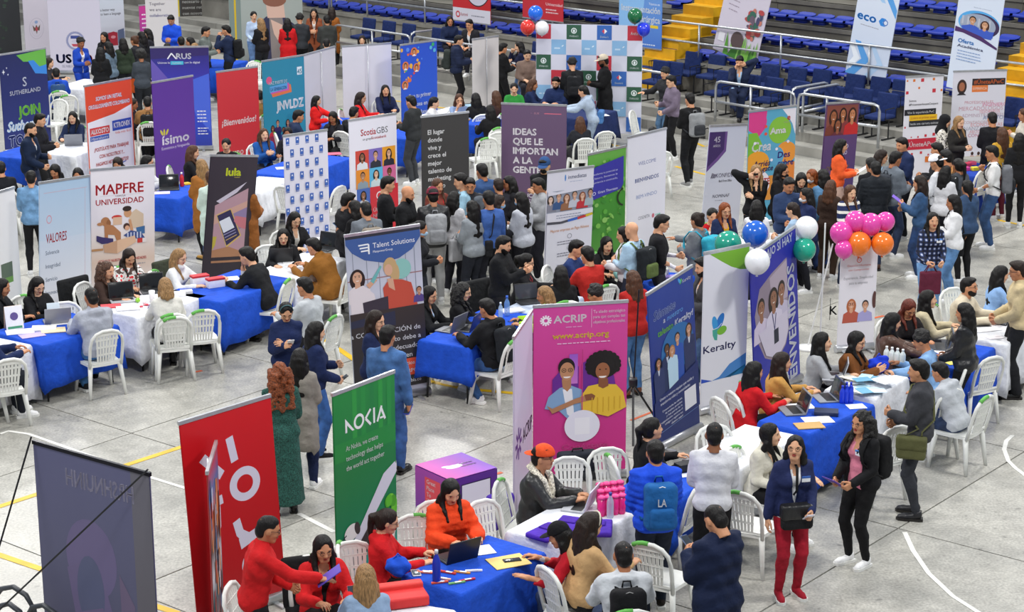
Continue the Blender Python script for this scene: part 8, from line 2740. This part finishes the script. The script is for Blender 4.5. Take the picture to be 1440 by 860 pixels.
# ------------------------------------------------------------------ black jacket draped chairs, cube, tripod
def cube_box():
 c = at(641, 655, .62)
 P4 = [at(585, 653, .62), at(641, 637, .62), at(697, 660, .62), at(643, 674, .62)]
 cen = sum(P4, Vector()) / 4
 ang = math.atan2((P4[2] - P4[3]).y + (P4[1] - P4[0]).y, (P4[2] - P4[3]).x + (P4[1] - P4[0]).x)
 s = .60
 cen.z = 0
 e = empty('display_cube', cen, ang, 'purple printed cube standing on the floor behind the orange jacket', 'box')
 b = MB(); b.box((0, 0, .31), (s, s, .62)); b = b.build('cube_shell', mat('vinyl', '6A2A98'), e)
 for nm, rz, top in (('front_print', -math.pi / 2, 0), ('right_print', 0, 0), ('top_print', 0, 1)):
  a = Art(s, .62 if not top else s)
  if nm == 'front_print':
   a.grad(0, a.H, ['8A3AA0', '6A2A90', '5A2488']); a.rect(0, 0, 100, a.H, 'A03AA0', '5E2A92')
   a.rect(28, 12, 72, 62, 'D8404E')
   for k, t in enumerate(['Great', 'Place', 'To', 'Work.']): a.text(33, 23 + k * 11.5, 7.5, t, 'F0E4EC', 'L', 1)
   a.rect(28, 64, 72, 74, '2A2A6A'); a.text(50, 71, 5, 'Certificada', 'E8E8F4', 'C', 1); a.rect(28, 74, 72, 84, 'E8E4EC')
  elif nm == 'right_print':
   a.rect(0, 0, 100, a.H, '5E2A92', '4A2080'); a.rect(22, 12, 86, 58, '2A1A4A'); a.rect(24, 14, 84, 60, 'E8E4F0')
   a.text(50, 80, 8, 'colombia.co', 'E8DCF0', 'C', 1, fit=70)
  else:
   a.rect(0, 0, 100, 100, 'C83CA0', '7A3AC0', True)
   a.ell(46, 50, 17, 8, 'F0E8F4'); a.ell(34, 44, 9, 5, 'F0E8F4', rot=20); a.text(56, 50, 8, 'Talento', 'F0E8F4', 'L', 1, fit=30); a.text(56, 61, 8, 'humano', 'F0E8F4', 'L', 1, fit=30)
  o = link(nm, a.mesh(), e)
  if top:
   o.matrix_local = Matrix.Translation((0, 0, .62)) @ Matrix.Rotation(-math.pi / 2, 4, 'X') @ Matrix.Translation((0, .0, -s / 2))
  else:
   o.matrix_local = Matrix.Rotation(rz, 4, 'Z') @ Matrix.Translation((0, -s / 2 + .005, 0))
 return e

CUBE = cube_box()

# laptops and things on tables
laptop(640, 783, 215, 'open black laptop with teal screen on the front blue table', '2A2C30', '1E6A84', '1C1E22')
laptop(812, 712, 250, 'silver laptop in front of the orange cap', 'B8BAC0', '22252A', 'C4C6D2')
laptop(80, 452, 200, 'grey laptop on the blue table at the left', '9A9CA2', '22252A', '8E9096')

laptop(173, 423, 20, 'open laptop with black screen facing the camera on the white table', 'B0B2B6', '0E0F12', '1A1B1E')
laptop(216, 410, 20, 'second black laptop next to the white coat', '3A3C40', '0E0F12', '1A1B1E')
laptop(395, 366, 190, 'black laptop on the white table of the person in black coat', '2A2C30', '101216', '1C1D20')
laptop(455, 350, 330, 'thin dark laptop at the end of the white table', '2A2C30', '101216', '1C1D20')
laptop(238, 266, 10, 'small black laptop beside red bottle', '2A2C30', '101216', '1C1D20')
laptop(104, 203, 190, 'grey laptop before the smiling navy jacket at the left', '8A8C92', '22252A', '8E9096')
laptop(668, 162, 20, 'laptop with pale screen behind the black sentence banner', '2A2C30', 'A8C8DC', '1C1D20')
laptop(655, 462, 250, 'dark blue laptop in front of the seated black hoodie', '6A6C74', '22252A', '2A2E5A')
laptop(632, 463, 240, 'grey laptop of the person in light blue top', '7A7C84', '22252A', '6A6C74')
laptop(745, 425, 20, 'open laptop with printed screen edge behind the lilac banner', '2A2C30', '3A3C44', '1C1D20')
laptop(1113, 578, 280, 'grey laptop before the mustard jacket', '7A7E86', '22252A', '8A8E96')
laptop(1160, 560, 280, 'navy-lidded laptop on the royal blue table', '8A8E96', '22252A', '26345E')
laptop(1170, 530, 262, 'silver laptop of the person in light grey blazer', 'A8AAB0', '22252A', 'B0B2B8')
laptop(1338, 484, 262, 'dark laptop beside the light khaki coat', '3A3C44', '22252A', '26345E')
laptop(1408, 452, 240, 'black laptop with red trim on the white table at the right', '22242A', '101216', '1C1D20')
laptop(1318, 488, 262, 'slim laptop behind the light blue sweater', '3A3C44', '22252A', '4A5468')

papers(671, 774, 20, 'white printed sheet on the front blue table', dim=(.30, .21, .004))
papers(715, 789, 25, 'yellow envelope under a dark phone on the blue table', 'E2C878', (.34, .26, .006), 'envelope', 'envelope')
p = on_table(720, 787, .762); e = empty('smartphone', p, .3, 'dark phone lying on the yellow envelope', 'phone')
roundbox('case', (.16, .07, .009), .004, mat('plastic', '2A2C2E'), e); o = roundbox('screen', (.15, .064, .002), .0005, mat('screen', '202428'), e); o.location = (0, 0, .005)
p = on_table(585, 805, .758); e = empty('smartphone', p, .2, 'white phone lying at the left end of the front blue table', 'phone')
roundbox('case', (.075, .14, .009), .004, mat('plastic', 'E8E8EA'), e); o = roundbox('screen', (.066, .12, .002), .0005, mat('screen', '505860'), e); o.location = (0, 0, .005)
bottle(614, 818, 'tall royal blue bottle with silver cap on the front blue table', '1430B0', 'C8CCD0', .30, .036, 'plastic')
rp = random.Random(4)
for k in range(9):
 c = ['F07A5A', 'E8D8D8', 'E85A3A', 'F0B8A0', 'D83A2A', '7AB86A', 'E89A40', 'C82A3A', 'F0F0F0'][k]
 q = at(600 + k * 8 + rp.uniform(-3, 3), 808 + rp.uniform(-6, 14) + (k > 5) * -2, .76)
 m = MB(); m.box((0, 0, 0), (.15, .022, .012)); m.box((.01, 0, .0065), (.06, .023, .002), mi=1)
 o = m.build('candy_stick', [mat('paper', c), mat('paper', 'F2F2F0')], None, False, q, (0, 0, rp.uniform(-.7, .6)))
 tag(o, 'small wrapped candy stick scattered beside the blue bottle', 'candy', 'candy sticks on the front blue table')

# purple shirts, tumblers
for k, (x, y, lb) in enumerate(((770, 748, 'folded purple shirt nearest the camel sweater'), (800, 738, 'folded purple shirt in the middle of the white table'), (842, 742, 'folded purple shirt at the right of the white table'))):
 p = on_table(x, y, .775)
 m = MB(); m.box((0, 0, 0), (.34, .24, .045)); m.box((.06, .04, .03), (.16, .12, .02))
 o = roundbox('folded_shirt', (.36, .25, .05), .02, mat('cloth', '5230B0'), None, p, (0, 0, .9 + k * .3)); tag(o, lb, 'shirt')
 s2 = roundbox('folded_sleeve', (.12, .16, .018), .008, mat('cloth', '4A28A0'), o); s2.location = (.05, .02, .03)
k = 0
for r_ in range(3):
 for c_ in range(4):
  x, y = 843 + c_ * 9.5 + r_ * 1.5, 706 + r_ * 9.5 - c_ * 1.2
  p = on_table(x, y, .752)
  e = empty('tumbler', p, 0, 'tall translucent pink tumbler with lid on the white table', 'tumbler', 'pink tumblers before the magenta banner')
  m = MB(); m.lathe([(.028, 0), (.034, .01), (.037, .17)], n=12); m.build('cup', mat('clear', 'F02C8A', .8), e, True)
  m = MB(); m.lathe([(.040, .17), (.040, .19), (.02, .2)], n=12); m.build('lid', mat('plastic', 'E8408E'), e, True)
bottle(858, 727, 'clear water bottle in front of the pink tumblers', 'C8D4E8', '2A3A9A', .25, .034, 'clear')
# briefcase on the chair
p = at(812, 655, .62)
e = empty('briefcase', (p.x, p.y, .46), .25, 'dark navy and grey laptop bag standing on a white chair', 'bag')
b = roundbox('bag_body', (.42, .16, .30), .05, mat('cloth', '20242E'), e, (0, 0, .17), None, 3)
b = roundbox('lower_panel', (.43, .165, .12), .04, mat('cloth', '3A3C40'), e, (0, 0, .08), None, 3)
m = MB(); m.tube([(-.06, 0, .31), (-.05, 0, .35), (.05, 0, .35), (.06, 0, .31)], .01, 6); m.build('handle', mat('cloth', '17181C'), e, True)
# purple bag by the white table
p = at(703, 738, .2); e = empty('drawstring_bag', (p.x, p.y, 0), .6, 'purple drawstring bag hanging at the end of the white table', 'bag')
f = Field((-.2, -.15, -.0), (.2, .15, .62), .016); f.rbox((0, 0, .36), (.15, .07, .19), .06, 0); f.cone((0, 0, .5), (0, 0, .58), .05, .03, .05); f.wob(.008, 20)
V, F = f.mesh(); link('bag_body', mesh_np('bag_body', V, F, [mat('cloth', '4A2AA0')]), e)
m = MB(); m.tube([(.05, 0, .54), (.12, .03, .4), (.1, .05, .2)], .008, 6); m.build('cord', mat('cloth', 'E8E4F0'), e, True)
# red bag bottom
p = on_table(566, 846, .752); e = empty('paper_bag', p, .3, 'flat red paper bag lying at the bottom edge', 'bag')
roundbox('bag_body', (.40, .30, .09), .02, mat('paper', 'D42A2A'), e, (0, 0, .05)); roundbox('flap', (.40, .10, .11), .02, mat('paper', 'E03A34'), e, (0, .1, .08))
# royal bag behind the red hoodie
e = empty('plastic_bag', at(560, 808, .76), .2, 'bright blue crumpled bag at the corner of the front blue table', 'bag')
f = Field((-.16, -.14, -.02), (.16, .14, .24), .015); f.ell((0, 0, .08), (.11, .09, .09), 0); f.wob(.012, 34); V, F = f.mesh(); link('bag_body', mesh_np('bag_body', V, F, [mat('cloth', '1C50C8')]), e)
m = MB(); m.tube([(-.04, 0, .15), (0, 0, .20), (.04, 0, .15)], .008, 6); m.build('handle', mat('cloth', '1C50C8'), e, True)

# left tables
papers(28, 466, 20, 'white brochure sheets fanned at the left end of the blue table', 'E6E6EE', (.34, .22, .006))
papers(45, 471, 30, 'purple and white flyer on the left blue table', 'B8A8DC', (.3, .2, .006))
papers(62, 461, 10, 'stack of white forms beside the grey laptop', 'F0EEE8', (.30, .22, .02), 'paper_stack')
papers(75, 464, 15, 'stack of cream forms with orange edge', 'EED9B0', (.30, .22, .012), 'paper_stack')
papers(88, 453, 20, 'white sheet near the grey hoodie', 'EEEEF2', (.3, .2, .004))
p = on_table(20, 462); e = empty('table_sign', (p.x, p.y, .752), .5, 'white tent card with purple round emblem on the left blue table', 'sign')
b = roundbox('card_front', (.22, .01, .30), .002, mat('paper', 'E6E6EE'), e, (0, -.03, .15), (-.18, 0, 0)); b2 = roundbox('card_back', (.22, .01, .30), .002, mat('paper', 'C8A890'), e, (0, .03, .15), (.18, 0, 0))
m = MB(); m.lathe([(.05, 0), (.05, .003)], n=20); o = m.build('round_emblem', mat('paper', '5A4A8A'), b); o.location = (0, -.006, .02); o.rotation_euler = (math.pi / 2, 0, 0)
m = MB(); m.box((0, 0, 0), (.18, .002, .03)); o = m.build('green_band', mat('paper', '3A8A6A'), b); o.location = (0, -.006, -.12)
e = empty('leaflet_holder', on_table(76, 447), .4, 'white upright leaflet holder beside the grey laptop', 'holder')
roundbox('card', (.16, .01, .2), .002, mat('paper', 'D8E4EC'), e, (0, 0, .1), (-.2, 0, 0)); roundbox('foot', (.16, .08, .01), .002, mat('paper', 'D8E4EC'), e, (0, .03, .005))
papers(156, 430, 15, 'red and white flyers beside the black-screened laptop', 'D8404A', (.26, .18, .012), 'flyer_stack')
papers(180, 433, 15, 'white notebook at the front edge of the white table', 'E8E8EC', (.3, .2, .015), 'notebook', 'notebook')
e = empty('paper_cup', on_table(214, 424), 0, 'white paper cup beside the white coat', 'cup')
m = MB(); m.lathe([(.032, 0), (.042, .15), (.038, .15)], n=14); m.build('cup_body', mat('paper', 'ECECEC'), e, True)
for k in range(10):
 q = on_table(192 + rp.uniform(0, 22), 428 + rp.uniform(-4, 4), .765)
 o = roundbox('wrapped_sweet', (.045, .03, .02), .008, mat('paper', ['D84A5A', 'F0E0E0', 'E8909A'][k % 3]), None, q, (0, 0, rp.uniform(0, 3))); tag(o, 'small red and white wrapped sweet on the white table', 'sweet', 'sweets beside the paper cup')
e = empty('desk_toy', on_table(194, 425), 0, 'lime green soft ball on the white table', 'toy'); m = MB(); m.lathe([(.005, 0), (.03, .015), (.035, .035), (.02, .06), (.004, .065)], n=12); m.build('ball', mat('rubber_balloon', '8ACC2A'), e, True)
papers(250, 413, 15, 'stack of white cards near the scarf', 'EEEEF0', (.2, .12, .05), 'card_stack', 'cards')
papers(262, 410, 15, 'low stack of white envelopes near the scarf', 'E8E8EC', (.16, .1, .04), 'card_stack', 'cards')
for x, y, lb in ((281, 399, 'red-lidded white leaflet box, left one'), (303, 403, 'red-lidded white leaflet box, right one')):
 e = empty('leaflet_box', on_table(x, y), .55, lb, 'box')
 roundbox('box_body', (.24, .12, .11), .006, mat('paper', 'ECECF0'), e, (0, 0, .055)); roundbox('red_band', (.245, .125, .03), .006, mat('paper', 'C82A34'), e, (0, 0, .115))
papers(318, 392, 20, 'wide white form on the blue leaflet table', 'E8E8F0', (.36, .22, .004))
papers(413, 369, 10, 'white sheets on the table of the black coat', 'F0F0F2', (.3, .22, .004))
papers(450, 336, 30, 'white booklet held open beside the mustard coat', 'F0F0F2', (.34, .24, .006), 'booklet', 'booklet')
papers(226, 271, 10, 'lilac folder on the blue table by the mint coat', 'D8C8EC', (.3, .2, .006))
bottle(256, 262, 'red drink bottle beside the small black laptop', 'C81C2A', 'F0F0F0', .24, .036, 'plastic')
papers(262, 258, 40, 'yellow packet beside the red bottle', 'E8B82A', (.12, .1, .03), 'packet', 'packet')
papers(400, 236, 15, 'white flyer on the blue table behind the flag banner', 'F0F0F2', (.3, .2, .004))
papers(468, 216, 15, 'colourful magazine on the blue table right of the flag banner', 'C85A7A', (.3, .22, .008), 'magazine', 'magazine')
papers(845, 162, 20, 'white sheet held over the navy table', 'F4F4F6', (.3, .22, .004))
e = empty('helmet', at(770, 142, .95), 0, 'white promotional helmet above the plum banner', 'helmet')
f = Field((-.16, -.18, -.02), (.16, .18, .2), .015); f.ell((0, 0, .02), (.12, .15, .13), 0); f.clip(lambda x, y, z: (.0 - z) + 0 * x + 0 * y); V, F = f.mesh(); link('shell', mesh_np('shell', V, F, [mat('plastic', 'E8E8EC')]), e); e.location.z = .75
m = MB(); m.lathe([(.13, 0), (.155, .005), (.15, .02), (.125, .02)], n=18); m.build('rim', mat('plastic', '2A6AB0'), e, True)
# T14 things
bottle(713, 443, 'clear bottle with blue label on the royal blue table', '7AA8E8', '3A6AD0', .26, .036, 'clear')
bottle(704, 446, 'second clear bottle beside the blue-labelled one', 'B8D4F0', 'E8F0F8', .2, .03, 'clear')
for x, y, lb in ((728, 452, 'black sunglasses lying near the lilac banner'), (660, 474, 'black glasses lying near the seated black hoodie')):
 e = empty('sunglasses', on_table(x, y, .77), .6, lb, 'glasses')
 for s in (-1, 1):
  m = MB(); m.lathe([(.03, 0), (.03, .006)], n=12); o = m.build('lens', mat('plastic', '141416'), e); o.location = (s * .035, 0, 0); o.rotation_euler = (1.2, 0, 0)
  m = MB(); m.tube([(s * .065, 0, 0), (s * .07, .12, -.01)], .004, 5); m.build('temple', mat('plastic', '141416'), e)
papers(720, 436, 25, 'white booklet by the clear bottles', 'E8ECF4', (.3, .2, .02), 'booklet', 'booklet')
# right tables
papers(1125, 571, 10, 'white sheet beside the navy-lidded laptop', 'F0F0F4', (.3, .2, .004))
papers(1150, 590, 10, 'white form at the front of the royal blue table', 'F0F0F4', (.32, .22, .004))
papers(1138, 598, 10, 'cardboard folder at the front edge of the royal blue table', 'C8A060', (.3, .2, .01), 'folder', 'folder')
o = papers(1162, 579, -10, 'dark navy folded cap on the royal blue table', '17264A', (.26, .17, .04), 'visor_cap', 'cap')
papers(1204, 571, 10, 'blank white card at the corner of the royal blue table', 'EEF0F4', (.2, .16, .004))
for k in range(6):
 x = 1184 + (k % 3) * 6; y = 566 - (k // 3) * 5
 bottle(x, y, 'small blue-wrapped water bottle standing in a cluster', '2040D0', '1C3AC8', .2, .03, 'plastic', group='blue bottles on the royal blue table')
for k in range(4):
 bottle(1246 + k * 7.6, 508 + k * 1.5, 'white and green squeeze bottle behind the leaflets', 'E8F0EE', 'F0F4F2', .19, .035, 'plastic', group='white and green bottles')
 q = on_table(1246 + k * 7.6, 508 + k * 1.5, .82)
 pass
e = empty('plastic_bag', on_table(1235, 522), .2, 'crumpled royal blue bag beside the white and green bottles', 'bag')
f = Field((-.18, -.16, -.02), (.18, .16, .26), .014); f.ell((0, 0, .08), (.12, .10, .10), 0); f.ell((.05, 0, .15), (.06, .05, .06), .04); f.wob(.013, 36); V, F = f.mesh(); link('bag_body', mesh_np('bag_body', V, F, [mat('cloth', '1C3CC8')]), e)
m = MB(); m.tube([(-.04, 0, .16), (0, 0, .22), (.04, 0, .16)], .008, 6); m.build('handle', mat('cloth', '1C3CC8'), e, True)
for k in range(16):
 x = 1192 + rp.uniform(0, 56); y = 536 + rp.uniform(-10, 14)
 o = roundbox('leaflet', (.20, .14, .004), .001, mat('paper', ['F0F0F2', 'BCE0EC', 'D0E4F4', 'E8E4D8', '6AA8C8'][k % 5]), None, on_table(x, y, .755 + k * .005), (0, 0, rp.uniform(0, 3)))
 tag(o, 'loose leaflet in the heap on the white cloth beside the blue bag', 'leaflet', 'leaflets on the white table')
papers(1312, 502, 20, 'yellow booklet on the blue cloth near the leather jacket', 'E8D84A', (.2, .14, .012), 'booklet', 'booklet')
papers(1330, 494, 20, 'white framed certificate sheet near the leather jacket', 'EEF0F4', (.26, .2, .006))
papers(1340, 510, 20, 'small yellow flyer beside the leather jacket', 'E8DC6A', (.16, .12, .004))
papers(1385, 462, 20, 'white sheets in front of the cream jacket', 'F0F0F4', (.36, .24, .006))
papers(1398, 474, 20, 'white leaflet with red marks on the white table at the right', 'EEEAF0', (.2, .14, .004))
papers(1378, 457, 10, 'black tablet lying before the cream jacket', '1C1E22', (.24, .17, .01), 'tablet', 'tablet')
for x, y, c in ((1360, 231, 'D83A5A'), (1367, 229, 'E85A7A'), (1358, 237, 'C83A8A'), (1371, 237, 'E8D83A')):
 papers(x, y, 20, {'D83A5A': 'crimson cup-like item on the deep blue table', 'E85A7A': 'coral item on the deep blue table', 'C83A8A': 'magenta packet on the deep blue table', 'E8D83A': 'yellow packet on the deep blue table'}[c], c, (.12, .1, .06), 'packet', 'packet')
for k in range(3):
 papers(938 + k * 7, 390 + k * 3, 10 + k * 20, ['purple folder nearest the tall white banner', 'purple folder in the middle of the small pile', 'purple folder under the man in black vest'][k], 'A890DC', (.3, .22, .02), 'folder', 'folder')
papers(962, 668, 20, 'pale card on the blue cloth by the white top', 'D8DCE8', (.16, .1, .004))
papers(965, 655, 30, 'black camera case on the cloth behind the blue puffer', '17181C', (.22, .12, .08), 'camera_case', 'case')

# tripod behind the navy banner
b = at(889, 610, 0)
e = empty('camera_tripod', (b.x, b.y, 0), 0, 'black tripod standing between the magenta and navy banners', 'tripod')
for k in range(3):
 a = k * 2.09 + .5
 m = MB(); m.tube([(0, 0, .62), (.42 * math.cos(a), .42 * math.sin(a), 0)], .013, 6); m.build('leg', mat('plastic', '17181B'), e)
m = MB(); m.tube([(0, 0, .4), (.05, 0, 1.75)], .009, 8); m.build('centre_pole', mat('plastic', '17181B'), e)
roundbox('head_block', (.10, .12, .10), .02, mat('plastic', '1C1D20'), e, (0, 0, .64))
# black chairs with jackets
for x, y, r_, lb in ((444, 800, 200, 'black padded chair behind the open red jacket'), (250, 372, 230, 'dark olive padded chair behind the white sweater'), (684, 402, 220, 'black padded chair behind the curly black hair'), (118, 398, 230, 'black padded chair with dark jacket behind the curly brown hair')):
 p = at(x, y, .85)
 e = empty('padded_chair', (p.x, p.y, 0), math.radians(r_), lb, 'chair')
 um = mat('cloth', '1C1D1F' if 'olive' not in lb else '3E4234')
 roundbox('backrest', (.50, .09, .46), .04, um, e, (0, -.22, .66), (.12, 0, 0), 3); roundbox('seat', (.48, .46, .09), .04, um, e, (0, .02, .43), None, 3)
 for sx in (-1, 1):
  for sy in (-1, 1):
   m = MB(); m.tube([(sx * .2, sy * .18, .42), (sx * .22, sy * .22, 0)], .014, 6); m.build('leg', mat('plastic', '17181B'), e)
# curved black bike-rack tubes bottom left
for k, (x, y, w_) in enumerate(((20, 842, .24), (14, 866, .20), (62, 868, .22))):
 p = at(x, y, .35)
 m = MB(); m.tube([(-w_, 0, 0), (-w_ * .95, 0, .3), (-w_ * .6, 0, .42), (0, 0, .47), (w_ * .6, 0, .42), (w_ * .95, 0, .3), (w_, 0, 0)], .024, 8)
 o = m.build('chair_arm_tube', mat('plastic', '3A3D42'), None, True, (p.x, p.y, 0), (0, 0, -.5)); tag(o, ['dark grey tube hoop at the bottom left, the upper one', 'dark grey tube hoop at the bottom left corner', 'dark grey tube hoop half hidden by the grey banner'][k], 'rail')

# balloons
bn = {}
for e_, w_, h_ in BANNERS: bn[e_['label']] = e_.location
dp = bn['slim white banner under pink and orange balloons'] + Vector((0, -.15, 1.5))
PK, OR = 'E048A8', 'F27A22'
poleb = None
for x, y, d, c, lb in ((1187, 350, 26, PK, 'lowest pink balloon of the bunch, half hidden at the left'), (1203, 311, 30, PK, 'pink balloon at the top left of the bunch'), (1245, 311, 27, PK, 'pink balloon at the far right of the bunch'), (1224, 315, 32, PK, 'pink balloon at the top middle of the bunch'),
     (1183, 327, 32, PK, 'pink balloon at the left side of the bunch'), (1241, 342, 32, OR, 'orange balloon at the right of the bunch'), (1208, 342, 34, OR, 'orange balloon at the left of the bunch')):
 balloon(x, y, d, c, lb, dp + Vector((0, -.002 * y + .6, 0)))
dp = bn['royal blue banner with three medics and vertical white lettering'] + Vector((0, .2, 1.7))
for x, y, d, c, lb in ((1134, 320, 33, 'F0F2F4', 'white balloon above the blue medics banner at its right'), (1131, 350, 33, '1FA88A', 'glossy teal balloon below the white one at the right'), (1062, 328, 37, '1C62C8', 'round blue balloon above the tall white banner'),
     (1024, 343, 38, '1E9A80', 'teal balloon half hidden behind the green corner'), (1065, 367, 36, 'EEF0F4', 'large white balloon in front of the blue medics banner')):
 balloon(x, y, d, c, lb, dp + Vector((0, (.5 if x == 1024 else (-1.1 if x == 1065 else 0)), 0)))
e = empty('balloon_stand', (dp.x + .55, dp.y + .1, 0), 0, 'thin white balloon pole right of the blue medics banner', 'stand')
m = MB(); m.tube([(0, 0, 0), (0, 0, 2.1)], .01, 6); m.build('pole', mat('plastic', 'E8E8E8'), e); m = MB(); m.lathe([(.16, 0), (.15, .03), (.03, .05)], n=18); m.build('base', mat('plastic', 'E8E8E8'), e, True)
p = bn['slim white banner under pink and orange balloons']
e = empty('balloon_stand', (p.x - .62, p.y + .1, 0), 0, 'thin white pole leaning left of the balloon banner', 'stand')
m = MB(); m.tube([(0, 0, 0), (.28, 0, 1.45)], .01, 6); m.build('pole', mat('plastic', 'E8E8E8'), e); m = MB(); m.lathe([(.16, 0), (.15, .03), (.03, .05)], n=18); m.build('base', mat('plastic', 'E8E8E8'), e, True)
dp = bn['wide logo backdrop with chequered red, green and blue squares']
dl = at(754, 180, 0)
for x, y, d, c, lb in ((753, 18, 21, '1C6AE0', 'blue balloon above the left corner of the logo backdrop'), (742, 38, 21, 'D8342A', 'red balloon with white print at the left of the logo backdrop'), (762, 39, 20, 'EEEEF0', 'white balloon overlapping the logo backdrop corner')):
 balloon(x, y, d, c, lb, Vector((dl.x, dp.y - .3, 2.3)))
for x, y, d, c, lb in ((893, 22, 21, '12683A', 'dark green balloon with white print near the light blue banner'), (905, 41, 19, '2238D8', 'royal blue balloon at the right corner of the logo backdrop')):
 balloon(x, y, d, c, lb, Vector((dp.x, dp.y - .3, 2.3)))

# small things by the stands and under the balloons
p = S(t_of(703, 44, 1.2)[0], 2.3, 1.2)
e = empty('newspaper_stack', p, ANG, 'loose stack of papers lying on the tier wall right of the seated pair', 'papers')
for k in range(5): roundbox('sheet', (.55 - .05 * k, .34, .02), .004, mat('paper', 'C8C6C4' if k % 2 else 'DAD8D6'), e, (.04 * (k % 3), .02 * (k % 2), .012 + k * .022), (0, 0, .2 * (k % 3)))
p = at(987, 190, .05)
e = empty('cable_coil', (p.x, p.y, 0), 0, 'tangled black cable on the floor behind the grey sports backpack', 'cable')
for k in range(4):
 m = MB(); m.tube([(.20 * math.cos(a) * (1 - .12 * k), .16 * math.sin(a), .03 + .05 * k + .04 * math.sin(a * 2 + k)) for a in np.linspace(0, 6.1, 16)], .012, 6); m.build('cable_loop', mat('plastic', '1A1A1C'), e, True)
p = at(1172, 437, .55)
V, F, w = text_geo('K', 2, 0)
m = MB(); m.add([((x - w / 2) * .17, 0, y * .17) for x, y in V], [tuple(f) for f in F]); m.box((-.045, .004, .075), (.006, .006, .3))
o = m.build('letter_sign', mat('plastic', '17171A'), None, False, p, (0, 0, .1)); tag(o, 'small black letter K on the pole left of the balloon banner', 'sign')
o.location.z = .50
